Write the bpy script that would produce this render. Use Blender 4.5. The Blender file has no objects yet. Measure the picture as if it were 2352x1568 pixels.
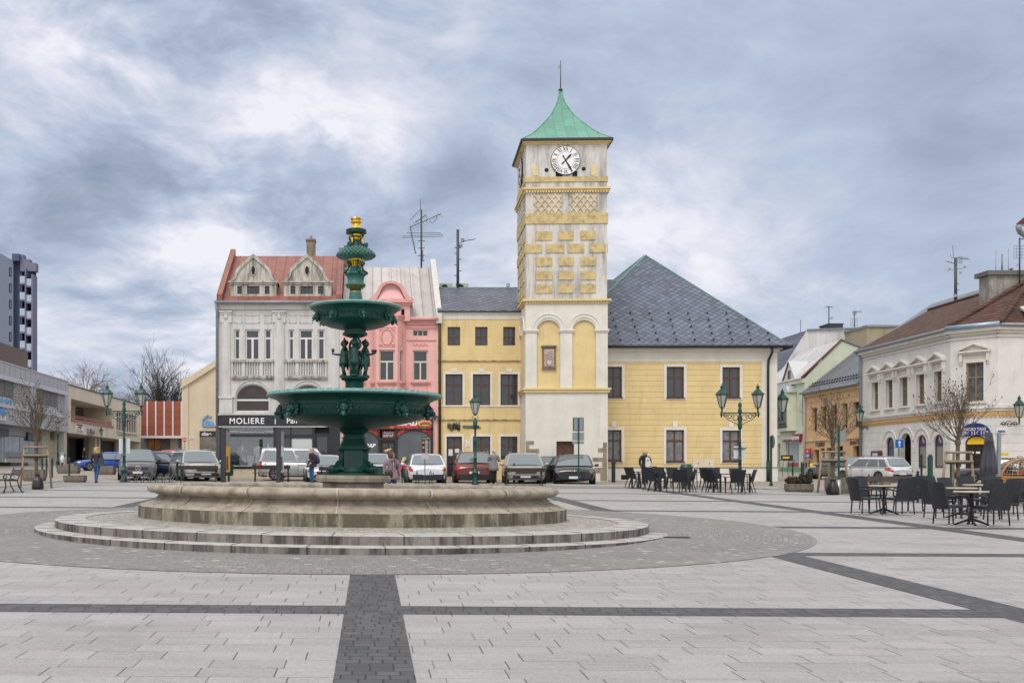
import bpy, bmesh, math, random
from mathutils import Vector, Matrix, noise
R=math.radians; PI=math.pi
random.seed(7)
C=bpy.context.scene.collection
F=2420.0; PX=850.0; PY=1083.0; EYE=1.5          # focal length and principal point in units of a 2352 px wide picture
def gz(X,Y): return .019*Y-.006*X
def at(x,y,Y): return Vector(((x-PX)/F*Y, Y, EYE+(PY-y)/F*Y))
def gY(x,y): return 3630.0/max(y-1037-.006*(x-PX),.5)
def on(x,y):
    Y=gY(x,y); X=(x-PX)/F*Y
    return Vector((X,Y,gz(X,Y)))
def gat(x,Y):
    X=(x-PX)/F*Y
    return Vector((X,Y,gz(X,Y)))
MW={}
def tag(o,label=None,cat=None,group=None,kind=None):
    if label: o['label']=label
    if cat: o['category']=cat
    if group: o['group']=group
    if kind: o['kind']=kind
    return o
def thing(name,label,cat,loc=(0,0,0),rz=0,group=None,rx=0,ry=0):
    o=bpy.data.objects.new(name,None); C.objects.link(o)
    o.location=loc; o.rotation_euler=(rx,ry,rz); o.empty_display_size=.2
    MW[o.name]=Matrix.Translation(Vector(loc))@Matrix.Rotation(rz,4,'Z')@Matrix.Rotation(ry,4,'Y')@Matrix.Rotation(rx,4,'X')
    return tag(o,label,cat,group)
def copy_tree(o,parent=None):
    c=o.copy(); C.objects.link(c)
    if parent is not None: c.parent=parent
    for ch in list(o.children): copy_tree(ch,c)
    return c
def dup(o,loc,rz=0,label=None,s=None,group=None):
    c=copy_tree(o); c.location=loc; c.rotation_euler=(0,0,rz)
    if s: c.scale=(s,s,s)
    if label: c['label']=label
    if group: c['group']=group
    return c
class MB:
    def __init__(s,m=None): s.v=[];s.f=[];s.m=m;s.T=None
    def add(s,p):
        p=Vector(p)
        if s.T is not None: p=s.T@p
        s.v.append(p); return len(s.v)-1
    def poly(s,pts,m=None,sm=False):
        s.f.append(([s.add(p) for p in pts],m or s.m,sm)); return s
    def box(s,x0,x1,y0,y1,z0,z1,m=None):
        c=[(x,y,z) for x in (x0,x1) for y in (y0,y1) for z in (z0,z1)]
        return s.hexa([c[0],c[4],c[6],c[2],c[1],c[5],c[7],c[3]],m)
    def hexa(s,p,m=None):   # bottom 4 then top 4
        i=[s.add(q) for q in p]
        for a in ((3,2,1,0),(4,5,6,7),(0,1,5,4),(1,2,6,5),(2,3,7,6),(3,0,4,7)):
            s.f.append(([i[k] for k in a],m or s.m,False))
        return s
    def bar(s,a,b,w,h=None,m=None,up=(0,0,1)):
        a=Vector(a);b=Vector(b);d=(b-a).normalized();h=h or w
        u=Vector(up)
        if abs(d.dot(u))>.95: u=Vector((0,1,0))
        x=d.cross(u).normalized()*w/2; y=x.cross(d).normalized()*h/2
        return s.hexa([a-x-y,a+x-y,b+x-y,b-x-y,a-x+y,a+x+y,b+x+y,b-x+y],m)
    def tube(s,pts,r,n=8,m=None,cap=True,sm=True,closed=False):
        pts=[Vector(p) for p in pts]; k=len(pts)
        rs=r if isinstance(r,(list,tuple)) else [r]*k
        rings=[];pu=None
        for i,p in enumerate(pts):
            if closed: d=pts[(i+1)%k]-pts[i-1]
            else: d=pts[min(i+1,k-1)]-pts[max(i-1,0)]
            if d.length<1e-9: d=Vector((0,0,1))
            d.normalize()
            if pu is None:
                u=Vector((0,0,1)) if abs(d.z)<.9 else Vector((1,0,0))
            else: u=pu
            x=d.cross(u)
            if x.length<1e-6: x=d.orthogonal()
            x.normalize(); y=x.cross(d).normalized(); pu=y
            rings.append([s.add(p+(x*math.cos(2*PI*j/n)+y*math.sin(2*PI*j/n))*rs[i]) for j in range(n)])
        for i in range(k if closed else k-1):
            a,b=rings[i],rings[(i+1)%k]
            for j in range(n): s.f.append(([a[j],a[(j+1)%n],b[(j+1)%n],b[j]][::-1],m or s.m,sm))
        if cap and not closed:
            s.f.append((rings[0],m or s.m,False)); s.f.append((rings[-1][::-1],m or s.m,False))
        return s
    def lathe(s,prof,n=32,m=None,c=(0,0,0),sm=True,ph=0,mod=None,cap=False):
        c=Vector(c); rings=[]
        for r,z in prof:
            rings.append([s.add(c+Vector(((r*(mod(2*PI*j/n+ph) if mod else 1))*math.cos(2*PI*j/n+ph),(r*(mod(2*PI*j/n+ph) if mod else 1))*math.sin(2*PI*j/n+ph),z))) for j in range(n)])
        for a,b in zip(rings,rings[1:]):
            for j in range(n): s.f.append(([a[j],a[(j+1)%n],b[(j+1)%n],b[j]],m or s.m,sm))
        if cap:
            s.f.append((rings[0][::-1],m or s.m,False)); s.f.append((rings[-1],m or s.m,False))
        return s
    def ball(s,c,r,m=None,n=12,k=8):
        c=Vector(c); r=Vector(r) if hasattr(r,'__len__') else Vector((r,r,r))
        rings=[]
        for i in range(k+1):
            t=PI*i/k
            rings.append([s.add(c+Vector((r.x*math.sin(t)*math.cos(2*PI*j/n),r.y*math.sin(t)*math.sin(2*PI*j/n),-r.z*math.cos(t)))) for j in range(n)])
        for a,b in zip(rings,rings[1:]):
            for j in range(n): s.f.append(([a[j],a[(j+1)%n],b[(j+1)%n],b[j]],m or s.m,True))
        return s
    def prism(s,a,b,m=None):    # two equal outlines (front a, back b)
        ia=[s.add(p) for p in a]; ib=[s.add(p) for p in b]; n=len(ia); m=m or s.m
        s.f.append((ia,m,False)); s.f.append((ib[::-1],m,False))
        for i in range(n):
            j=(i+1)%n; s.f.append(([ia[j],ia[i],ib[i],ib[j]],m,False))
        return s
    def grid(s,rows,m=None,sm=True,closed=False):
        ids=[[s.add(p) for p in r] for r in rows]
        for a,b in zip(ids,ids[1:]):
            n=len(a)
            for j in range(n if closed else n-1): s.f.append(([a[j],a[(j+1)%n],b[(j+1)%n],b[j]],m or s.m,sm))
        return s
    def build(s,name,parent=None,world=False,sharp=None,merge=0,flip=False):
        me=bpy.data.meshes.new(name); v=s.v
        if parent is not None and world and parent.name in MW:
            inv=MW[parent.name].inverted(); v=[inv@p for p in v]
        mats=[];mi=[]
        for f,m,sm in s.f:
            if m not in mats: mats.append(m)
            mi.append(mats.index(m))
        me.from_pydata([tuple(p) for p in v],[],[f for f,_,_ in s.f])
        for m in mats:
            if m is not None: me.materials.append(m)
        me.polygons.foreach_set('material_index',mi)
        me.polygons.foreach_set('use_smooth',[sm for _,_,sm in s.f])
        if merge or flip:
            bm=bmesh.new(); bm.from_mesh(me)
            if merge: bmesh.ops.remove_doubles(bm,verts=bm.verts,dist=merge)
            bmesh.ops.recalc_face_normals(bm,faces=bm.faces)
            bm.to_mesh(me); bm.free()
        me.validate(); me.update()
        if sharp: me.set_sharp_from_angle(angle=R(sharp))
        o=bpy.data.objects.new(name,me); C.objects.link(o)
        if parent is not None: o.parent=parent
        return o
# ---------------------------------------------------------------- materials
MATS={}
def nt(name):
    m=bpy.data.materials.new(name); m.use_nodes=True
    t=m.node_tree; t.nodes.clear()
    out=t.nodes.new('ShaderNodeOutputMaterial'); b=t.nodes.new('ShaderNodeBsdfPrincipled')
    t.links.new(b.outputs[0],out.inputs[0]); return m,t,b
class NX:
    def __init__(s,t): s.t=t
    def n(s,ty,**k):
        q=s.t.nodes.new(ty)
        for a,b in k.items(): setattr(q,a,b)
        return q
    def set(s,i,v):
        if isinstance(v,bpy.types.NodeSocket): s.t.links.new(v,i)
        elif v is not None: i.default_value=v
    def ma(s,op,a,b=None,c=None,clamp=False):
        q=s.n('ShaderNodeMath',operation=op,use_clamp=clamp)
        for i,v in enumerate((a,b,c)):
            if v is not None: s.set(q.inputs[i],v)
        return q.outputs[0]
    def mix(s,f,a,b,mode='MIX'):
        q=s.n('ShaderNodeMix',data_type='RGBA',blend_type=mode)
        s.set(q.inputs[0],f); s.set(q.inputs[6],a if isinstance(a,bpy.types.NodeSocket) else (*a[:3],1)); s.set(q.inputs[7],b if isinstance(b,bpy.types.NodeSocket) else (*b[:3],1))
        return q.outputs[2]
    def noise(s,vec,sc,det=4,ro=.6,dist=0):
        q=s.n('ShaderNodeTexNoise'); s.set(q.inputs['Vector'],vec); s.set(q.inputs['Scale'],sc); s.set(q.inputs['Detail'],det); s.set(q.inputs['Roughness'],ro); s.set(q.inputs['Distortion'],dist)
        return q.outputs['Fac']
    def ramp(s,f,lo,hi):
        q=s.n('ShaderNodeMapRange'); s.set(q.inputs[0],f); q.inputs[1].default_value=lo; q.inputs[2].default_value=hi
        return q.outputs[0]
    def obj(s):
        return s.n('ShaderNodeTexCoord').outputs['Object']
    def xyz(s,v):
        q=s.n('ShaderNodeSeparateXYZ'); s.set(q.inputs[0],v); return q.outputs
    def comb(s,x,y,z):
        q=s.n('ShaderNodeCombineXYZ')
        for i,v in enumerate((x,y,z)): s.set(q.inputs[i],v)
        return q.outputs[0]
    def scale(s,v,k):
        q=s.n('ShaderNodeVectorMath',operation='MULTIPLY'); s.set(q.inputs[0],v); q.inputs[1].default_value=k if hasattr(k,'__len__') else (k,k,k); return q.outputs[0]
    def bump(s,h,st,dist=.02):
        q=s.n('ShaderNodeBump'); s.set(q.inputs['Height'],h); q.inputs['Strength'].default_value=st; q.inputs['Distance'].default_value=dist
        return q.outputs[0]
    def wn(s,vec):
        q=s.n('ShaderNodeTexWhiteNoise'); s.set(q.inputs['Vector'],vec); return q.outputs['Value']
def plain(name,col,rough=.6,metal=0,var=0,sc=6,spec=.5,emit=0,bump=0,bsc=40,coat=0,dirt=None,dsc=1.2,damt=.6,grad=None):
    if name in MATS: return MATS[name]
    m,t,b=nt(name); x=NX(t)
    b.inputs['Roughness'].default_value=rough; b.inputs['Metallic'].default_value=metal
    b.inputs['Specular IOR Level'].default_value=spec
    c=(*col,1); b.inputs['Base Color'].default_value=c
    if var or dirt:
        o=x.obj(); f=x.noise(o,sc,5)
        d=x.mix(x.ramp(f,.25,.75),tuple(k*(1-var) for k in col),tuple(min(1,k*(1+var)) for k in col))
        if dirt:
            st=x.noise(x.scale(o,(dsc,dsc,dsc*.45)),1,7,.7,.3)
            g=x.ma('MULTIPLY',x.ramp(st,.48,.72),damt,clamp=True)
            d=x.mix(g,d,dirt)
        x.set(b.inputs['Base Color'],d)
    if bump:
        x.set(b.inputs['Normal'],x.bump(x.noise(x.obj(),bsc,4),bump))
    if coat: b.inputs['Coat Weight'].default_value=coat
    if emit:
        b.inputs['Emission Color'].default_value=c; b.inputs['Emission Strength'].default_value=emit
    MATS[name]=m; return m
def glassm(name='window_glass',col=(.03,.036,.046),rough=.06,spec=.6):
    return plain(name,col,rough,spec=spec,var=.35,sc=.7)
# ---------------------------------------------------------------- camera, sky, sun
sc=bpy.context.scene
cam=bpy.data.cameras.new('camera'); co=bpy.data.objects.new('camera',cam); C.objects.link(co)
co.location=(0,0,EYE); co.rotation_euler=(R(90),0,0)
cam.sensor_width=36; cam.lens=36*F/2352; cam.shift_x=(1176-PX)/2352; cam.shift_y=(PY-784)/2352
cam.clip_end=3000; cam.clip_start=.1; sc.camera=co
sc.view_settings.view_transform='Standard'; sc.view_settings.look='None'; sc.view_settings.exposure=.28; sc.view_settings.gamma=1
W=bpy.data.worlds.new('World'); sc.world=W; W.use_nodes=True
t=W.node_tree; t.nodes.clear(); x=NX(t)
SUN_EL=R(52); SUN_AZ=R(205)      # compass-like: direction the light comes FROM, measured from +Y clockwise
wo=x.n('ShaderNodeOutputWorld'); bg=x.n('ShaderNodeBackground'); t.links.new(bg.outputs[0],wo.inputs[0])
sky=x.n('ShaderNodeTexSky',sky_type='NISHITA',sun_disc=False,sun_elevation=SUN_EL,sun_rotation=SUN_AZ)
dirv=x.n('ShaderNodeTexCoord').outputs['Generated']
nrm=x.n('ShaderNodeVectorMath',operation='NORMALIZE'); x.set(nrm.inputs[0],dirv); d=nrm.outputs[0]
dx,dy,dz=x.xyz(d)
# cloud deck: directions carried onto a high plane, so cells shrink towards the horizon
den=x.ma('ADD',x.ma('MAXIMUM',dz,0),.42)
cp=x.comb(x.ma('DIVIDE',dx,den),x.ma('DIVIDE',dy,den),x.ma('MULTIPLY',dz,1.3))
warp=x.n('ShaderNodeTexNoise'); x.set(warp.inputs['Vector'],cp); warp.inputs['Scale'].default_value=1.6; warp.inputs['Detail'].default_value=3
wv=x.n('ShaderNodeVectorMath',operation='MULTIPLY_ADD'); x.set(wv.inputs[0],warp.outputs['Color']); wv.inputs[1].default_value=(.30,.30,.30); x.set(wv.inputs[2],cp)
n1=x.noise(wv.outputs[0],4.2,10,.60,.1)
n2=x.noise(wv.outputs[0],11,9,.62,.1)
# broad bright openings and heavy banks, each around its own sky direction
def blob(px,py,size,amp):
    v=Vector(((px-PX)/F,1,(PY-py)/F)).normalized()
    q=x.n('ShaderNodeVectorMath',operation='DOT_PRODUCT'); x.set(q.inputs[0],d); q.inputs[1].default_value=v
    k=1-math.cos(size/F)
    e=x.ma('POWER',2.718,x.ma('DIVIDE',x.ma('SUBTRACT',q.outputs['Value'],1.0),k))
    return x.ma('MULTIPLY',e,amp)
def ss(v,lo,hi):
    q=x.n('ShaderNodeMapRange',interpolation_type='SMOOTHSTEP'); x.set(q.inputs[0],v); q.inputs[1].default_value=lo; q.inputs[2].default_value=hi; return q.outputs[0]
BL=[(280,150,120,.26),(570,215,80,.10),(715,290,100,.24),(640,330,110,.16),(560,400,130,.16),(840,330,110,.20),(900,230,140,.08),(520,500,110,.16),(30,330,80,.14),(110,140,90,.08),
    (110,470,150,-.22),(230,400,130,-.18),(330,300,110,-.14),(420,440,80,-.14),(60,220,80,-.10),(560,60,170,-.12),(820,130,140,-.10),(1090,390,120,-.30),(960,430,70,-.16),(760,480,70,-.08),
    (1500,300,380,.06),(1330,560,230,.14),(1620,600,260,.16),(2000,425,260,-.16),(2250,440,160,-.10),(2280,130,300,-.14),(1700,130,260,-.05),(1950,300,200,.05),(2300,540,150,.10),(2000,620,200,.12),(1300,60,200,-.08),(300,640,200,.10),(420,800,160,.08),(200,780,140,-.10)]
tot=None
for q in BL:
    v=blob(*q); tot=v if tot is None else x.ma('ADD',tot,v)
rough_w=x.ma('ADD',.38,x.ma('MULTIPLY',x.ma('POWER',2.718,x.ma('MULTIPLY',x.ma('POWER',x.ma('ADD',dx,.17),2),-14)),.75))
f=x.ma('ADD',x.ma('ADD',.535,x.ma('MULTIPLY',tot,x.ma('ADD',.5,x.ma('MULTIPLY',ss(n1,.36,.64),1.15)))),x.ma('ADD',x.ma('MULTIPLY',x.ma('MULTIPLY',x.ma('SUBTRACT',ss(n1,.32,.68),.5),.52),rough_w),x.ma('MULTIPLY',x.ma('MULTIPLY',x.ma('SUBTRACT',n2,.5),1.0),rough_w)))
cr=x.n('ShaderNodeValToRGB'); x.set(cr.inputs[0],f); e=cr.color_ramp
e.elements[0].position=.0; e.elements[0].color=(.22,.27,.37,1)
e.elements[1].position=1; e.elements[1].color=(.745,.745,.80,1)
for p,c in ((.25,(.30,.35,.45)),(.5,(.415,.475,.590)),(.75,(.575,.60,.69))):
    q=e.elements.new(p); q.color=(*c,1)
col=cr.outputs[0]
# unseen sky overhead and behind the camera, brightened and neutral as added fill light
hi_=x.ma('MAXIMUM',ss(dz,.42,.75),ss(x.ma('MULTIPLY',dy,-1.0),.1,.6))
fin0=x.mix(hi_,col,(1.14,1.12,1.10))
sk=x.scale(sky.outputs[0],.1)
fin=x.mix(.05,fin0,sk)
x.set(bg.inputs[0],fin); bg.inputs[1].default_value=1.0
sl=bpy.data.lights.new('sun','SUN'); so=bpy.data.objects.new('sun',sl); C.objects.link(so)
sl.energy=1.3; sl.angle=R(25); sl.color=(1,.96,.9)
sd=Vector((math.sin(SUN_AZ)*math.cos(SUN_EL),math.cos(SUN_AZ)*math.cos(SUN_EL),math.sin(SUN_EL)))
so.rotation_euler=sd.to_track_quat('Z','Y').to_euler(); so.location=sd*50
# ---------------------------------------------------------------- ground
def slabmat(name,base,joint,du,dv,jw=.010,rowj=.55,var=.15):
    m,t,b=nt(name); x=NX(t); o=x.obj(); X,Y,Z=x.xyz(o)
    v=x.ma('DIVIDE',Y,dv); row=x.ma('FLOOR',v); h=x.wn(x.comb(row,3.7,0))
    u=x.ma('ADD',x.ma('DIVIDE',X,du),x.ma('MULTIPLY',h,5.0)); ui=x.ma('FLOOR',u)
    cell=x.wn(x.comb(ui,row,1.3)); cell2=x.wn(x.comb(ui,row,7.9))
    fu=x.ma('FRACT',u); fv=x.ma('FRACT',v)
    jm=x.ma('MULTIPLY',x.ma('LESS_THAN',fu,jw*1.0/du),x.ramp(cell2,-.6,.5))
    rm=x.ma('MULTIPLY',x.ma('LESS_THAN',fv,.012/dv),x.ma('MULTIPLY',x.ramp(x.wn(x.comb(ui,row,4.1)),.2,.8),rowj))
    g=x.noise(o,38,6,.85); g2=x.noise(x.scale(o,(.5,1.6,1)),.9,6,.65); g3=x.noise(x.scale(o,(1,6,1)),2.2,4,.6)
    k=x.ma('ADD',x.ma('ADD',x.ma('MULTIPLY',x.ma('SUBTRACT',cell,.5),var),x.ma('MULTIPLY',x.ma('SUBTRACT',g,.5),1.7)),x.ma('ADD',x.ma('MULTIPLY',x.ma('SUBTRACT',g2,.5),.55),x.ma('MULTIPLY',x.ma('SUBTRACT',g3,.5),.25)))
    s=x.n('ShaderNodeVectorMath',operation='SCALE'); s.inputs[0].default_value=base; x.set(s.inputs['Scale'],x.ma('ADD',1,k))
    stain=x.ramp(x.noise(o,.35,7,.7,.6),.56,.74)
    c=x.mix(x.ma('MULTIPLY',stain,.5),s.outputs[0],tuple(q*.55 for q in base))
    c=x.mix(x.ma('MAXIMUM',jm,rm),c,joint)
    x.set(b.inputs['Base Color'],c)
    x.set(b.inputs['Roughness'],x.ma('ADD',.62,x.ma('MULTIPLY',x.ma('SUBTRACT',g2,.5),-.7)))
    x.set(b.inputs['Normal'],x.bump(x.ma('SUBTRACT',x.ma('MULTIPLY',g,.15),x.ma('MAXIMUM',jm,rm)),.5,.01))
    b.inputs['Specular IOR Level'].default_value=.35
    return m
def settmat(name,base,joint,size,var=.35,ring=None,jt=.09):
    m,t,b=nt(name); x=NX(t); o=x.obj(); X,Y,Z=x.xyz(o)
    if ring is not None:     # setts laid in arcs round a centre
        cx,cy=ring; px=x.ma('SUBTRACT',X,cx); py=x.ma('SUBTRACT',Y,cy)
        r=x.ma('SQRT',x.ma('ADD',x.ma('POWER',px,2),x.ma('POWER',py,2)))
        a=x.ma('MULTIPLY',x.ma('ARCTAN2',py,px),7.0)
    else: r,a=Y,X
    v=x.ma('DIVIDE',r,size); row=x.ma('FLOOR',v)
    u=x.ma('ADD',x.ma('DIVIDE',a,size*1.25),x.ma('MULTIPLY',x.wn(x.comb(row,2.2,0)),3)); ui=x.ma('FLOOR',u)
    cell=x.wn(x.comb(ui,row,1))
    fu=x.ma('FRACT',u); fv=x.ma('FRACT',v)
    nn=x.noise(o,14,2)
    jw=x.ma('MULTIPLY',nn,jt*2)
    j=x.ma('MAXIMUM',x.ma('LESS_THAN',fu,jw),x.ma('LESS_THAN',fv,jw))
    g=x.noise(o,60,3,.7); g2=x.noise(o,.7,6,.65)
    k=x.ma('ADD',x.ma('MULTIPLY',x.ma('SUBTRACT',cell,.5),var),x.ma('ADD',x.ma('MULTIPLY',x.ma('SUBTRACT',g,.5),.4),x.ma('MULTIPLY',x.ma('SUBTRACT',g2,.5),.5)))
    s=x.n('ShaderNodeVectorMath',operation='SCALE'); s.inputs[0].default_value=base; x.set(s.inputs['Scale'],x.ma('ADD',1,k))
    wet=x.ma('GREATER_THAN',cell,.975 if ring else 2.0)
    c=x.mix(x.ma('MULTIPLY',wet,.4),s.outputs[0],(.55,.52,.47))
    c=x.mix(j,c,joint); x.set(b.inputs['Base Color'],c)
    b.inputs['Roughness'].default_value=.65; b.inputs['Specular IOR Level'].default_value=.35
    x.set(b.inputs['Normal'],x.bump(x.ma('SUBTRACT',x.ma('MULTIPLY',g,.2),j),.6,.012))
    return m
FCX,FCY=-.35,21.3
M_slab=slabmat('paving_slabs',(.315,.302,.298),(.07,.066,.062),.52,.29)
M_band=settmat('dark_sett_band',(.078,.078,.080),(.028,.028,.03),.13,.45)
M_ring=settmat('fountain_setts',(.215,.208,.198),(.10,.095,.09),.09,.3,(FCX,FCY))
M_cob=settmat('road_cobbles',(.31,.275,.235),(.13,.11,.09),.12,.4)
M_dsett=settmat('edge_setts',(.25,.242,.232),(.09,.088,.085),.12,.4)
M_gran=plain('kerb_granite',(.42,.41,.39),.7,var=.15,sc=40)
def sheet(name,pts,m,dz,lab=None):
    b=MB(m); b.poly([(p[0],p[1],gz(*p)+dz) for p in pts]); o=b.build(name); o['kind']='structure'; return o
def strip(name,y0,y1,x0,x1,m,dz): return sheet(name,[(x0,y0),(x1,y0),(x1,y1),(x0,y1)],m,dz)
b=MB(M_cob)
ys=[-30,0,25,50,75,100,125,160]; xs=[-160,-80,-40,0,40,80,160]
for i in range(len(ys)-1):
    for j in range(len(xs)-1):
        b.poly([(p,q,gz(p,q)) for p,q in ((xs[j],ys[i]),(xs[j+1],ys[i]),(xs[j+1],ys[i+1]),(xs[j],ys[i+1]))])
zf=gz(0,160)
for j in range(len(xs)-1):
    b.poly([(xs[j],160,gz(xs[j],160)),(xs[j+1],160,gz(xs[j+1],160)),(xs[j+1]*6,1600,zf+2),(xs[j]*6,1600,zf+2)])
b.build('ground',merge=.001)['kind']='structure'
plz=[(-12.1,-8),(34,-8),(20,18),(18.4,29.6),(16.6,44.5),(-12.4,47.6)]
sheet('edge_strip',[(-14.2,-8),(-12.1,-8),(-12.4,47.6),(16.6,44.5),(18.4,29.6),(19.6,29.6),(17.9,46.2),(8,48.6),(-14.4,49.6)],M_dsett,.004)
sheet('plaza_paving',plz,M_slab,.008)
bands=[9.95+5.8*k for k in range(-1,7)]
for y in bands:
    w=.26
    x0=-12.2; x1=19 if y>20 else 30
    if y>30: x1=17.4-(y-30)*.03
    strip('paving_band',y-w,y+w,x0,x1,M_band,.010)
for X0 in (-6.5,.03,6.1,11.6):
    sheet('paving_band',[(X0-.27,-6),(X0+.27,-6),(X0+.27-.0*40,46),(X0-.27,46)],M_band,.012)
b=MB(M_ring)
n=96; RR=8.66
pts=[(FCX+RR*math.cos(2*PI*i/n),FCY+RR*.985*math.sin(2*PI*i/n)) for i in range(n)]
b.poly([(p[0],p[1],gz(*p)+.0145) for p in pts]); b.build('fountain_apron')['kind']='structure'
# pale kerb between plaza edge and carriageway
b=MB(M_gran)
for (a,c) in (((-14.45,-8),(-14.65,49.9)),((-14.65,49.9),(8,48.9)),((8,48.9),(18.1,46.4)),((18.1,46.4),(19.8,29.8))):
    A=Vector((a[0],a[1],gz(*a)+.01)); B=Vector((c[0],c[1],gz(*c)+.01)); b.bar(A,B,.16,.10)
b.build('kerb')['kind']='structure'
# ---------------------------------------------------------------- fountain
def stone(name,base,dark,joint=None,sc=3,dm=.8,thr=(.45,.68),streak=1):
    m,t,b=nt(name); x=NX(t); o=x.obj()
    f=x.noise(o,sc,8,.7,.4); f2=x.noise(x.scale(o,(1,1,.25*streak)),sc*1.6,6,.7,.2); g=x.noise(o,55,4,.75)
    c=x.mix(x.ramp(f,.3,.7),tuple(k*.72 for k in base),tuple(min(1,k*1.2) for k in base))
    c=x.mix(x.ma('MULTIPLY',x.ramp(f2,*thr),dm),c,dark)
    c=x.mix(x.ma('MULTIPLY',x.ramp(g,.3,.7),.3),c,tuple(k*.5 for k in base),'MIX')
    x.set(b.inputs['Base Color'],c); b.inputs['Roughness'].default_value=.8; b.inputs['Specular IOR Level'].default_value=.3
    x.set(b.inputs['Normal'],x.bump(g,.45,.015)); return m
M_sand=stone('sandstone',(.385,.335,.27),(.085,.07,.055),sc=2.6,dm=.62,thr=(.45,.66))
M_sandlow=stone('wet_sandstone',(.31,.275,.21),(.085,.075,.052),sc=2.2,dm=.95,thr=(.40,.55))
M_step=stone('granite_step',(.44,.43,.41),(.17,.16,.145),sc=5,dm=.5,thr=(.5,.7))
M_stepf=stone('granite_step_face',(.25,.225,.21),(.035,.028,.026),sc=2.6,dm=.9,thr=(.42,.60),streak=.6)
def irongreen(name,base,hi,rough=.42):
    m,t,b=nt(name); x=NX(t); o=x.obj()
    f=x.noise(o,5,7,.7,.3); f2=x.noise(x.scale(o,(1,1,.3)),9,5,.7)
    c=x.mix(x.ramp(f,.35,.75),tuple(k*.75 for k in base),tuple(k*1.2 for k in base))
    c=x.mix(x.ma('MULTIPLY',x.ramp(f2,.56,.8),.5),c,hi)
    x.set(b.inputs['Base Color'],c); b.inputs['Roughness'].default_value=rough; b.inputs['Specular IOR Level'].default_value=.45
    x.set(b.inputs['Normal'],x.bump(x.noise(o,40,4),.15,.01)); return m
M_iron=irongreen('green_cast_iron',(.005,.056,.042),(.025,.115,.092))
M_patina=irongreen('pale_green_iron',(.03,.135,.12),(.20,.34,.34),.45)
M_rim=irongreen('weathered_rim',(.17,.36,.34),(.42,.60,.60),.5)
M_gold=plain('gilding',(.83,.50,.05),.32,metal=.85,var=.25,sc=14)
M_scale=irongreen('scaled_bell',(.045,.15,.12),(.3,.42,.4),.5)
tilt=R(.62)
ft=thing('fountain','tall green cast iron fountain with two bowls and gilded top over a round stone basin','fountain',(FCX,FCY,0),ry=tilt)
GZ=gz(FCX,FCY)
def cyl_steps():
    # steps: two granite rings with block joints
    for nm,r,z0,z1,ri in (('lower_step',6.14,.0,.418,5.5),('upper_step',5.78,.30,.566,5.22)):
        b=MB(M_stepf); n=144; nb=34
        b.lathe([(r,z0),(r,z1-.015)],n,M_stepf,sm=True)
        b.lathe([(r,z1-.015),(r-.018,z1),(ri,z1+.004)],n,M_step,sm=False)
        b.build(nm,ft)
        j=MB(plain('joint_dark',(.05,.045,.04),.9))
        for i in range(nb):
            a=2*PI*(i+.3*(nm=='upper_step'))/nb; ca,sa=math.cos(a),math.sin(a)
            j.T=Matrix.Rotation(a,4,'Z'); j.box(r-.4,r+.004,-.011,.011,z0,z1-.008); 
            j.box(ri,r-.03,-.008,.008,z1,z1+.006); j.T=None
        j.build('step_joint',ft)['kind']='stuff'
cyl_steps()
M_plat=settmat('platform_setts',(.31,.29,.26),(.11,.10,.09),.10,.5,(0,0))
b=MB(M_plat); b.lathe([(5.24,.562),(4.2,.60),(3.0,.60)],96,sm=True); b.build('platform_setts',ft)
# basin: sixteen moulded stones, each a touch flatter than the circle
NB=16
def mod(a):
    k=(a+.05)/(2*PI)*NB; fr=abs(k-round(k))      # 0 at a joint, .5 mid stone
    s=.0 if fr>.06 else (1-fr/.06)
    return 1-.0022*(1-math.cos(2*PI*k))*.5-.013*s
bp=[(4.25,.55),(4.25,.82),(4.22,.835),(4.16,.845),(4.13,.87),(4.02,.90),(3.93,.95),(3.88,1.00),(3.86,1.03),(3.92,1.038),(3.93,1.055),(4.03,1.07),(4.085,1.11),(4.09,1.15),(4.06,1.20),(3.98,1.225),(3.84,1.23),(3.72,1.215),(3.66,1.16),(3.66,.62)]
b=MB(M_sand); n=NB*24
b.lathe(bp[:2],n,M_sandlow,mod=mod,sm=True); b.lathe(bp[1:],n,M_sand,mod=mod,sm=True)
b.build('basin',ft,sharp=50,merge=.0005)
j=MB(plain('mortar_joint',(.42,.39,.33),.9,var=.3))
for i in range(NB):
    a=2*PI*i/NB-.05
    j.T=Matrix.Rotation(a,4,'Z')
    q=[((r+.004)*.995,z) for r,z in bp[1:17]]
    w=.014
    for (r0,z0),(r1,z1) in zip(q,q[1:]): j.poly([(r0,-w,z0),(r0,w,z0),(r1,w,z1),(r1,-w,z1)])
    j.T=None
j.build('basin_joint',ft)['kind']='stuff'
b=MB(plain('basin_water',(.03,.05,.045),.08)); b.lathe([(3.7,.98),(.3,.98)],64,sm=True); b.build('water',ft)
# stone pedestal
b=MB(M_sand); k=PI/8
b.lathe([(.66,.6),(.66,1.27),(.70,1.285),(.80,1.30),(.815,1.37),(.79,1.43),(.3,1.435)],8,ph=k,sm=False); b.build('stone_pedestal',ft)
b=MB(plain('carved_plaque',(.30,.32,.27),.8,var=.4,sc=30,bump=.6))
for s in (-1,1):
    b.prism([(s*.0,-.625,1.02),(s*.06,-.625,1.25),(s*.16,-.625,1.25),(s*.17,-.625,1.14),(s*.10,-.625,1.02)][::s],[(s*.0,-.56,1.02),(s*.06,-.56,1.25),(s*.16,-.56,1.25),(s*.17,-.56,1.14),(s*.10,-.56,1.02)][::s])
b.build('plaque',ft)
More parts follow.
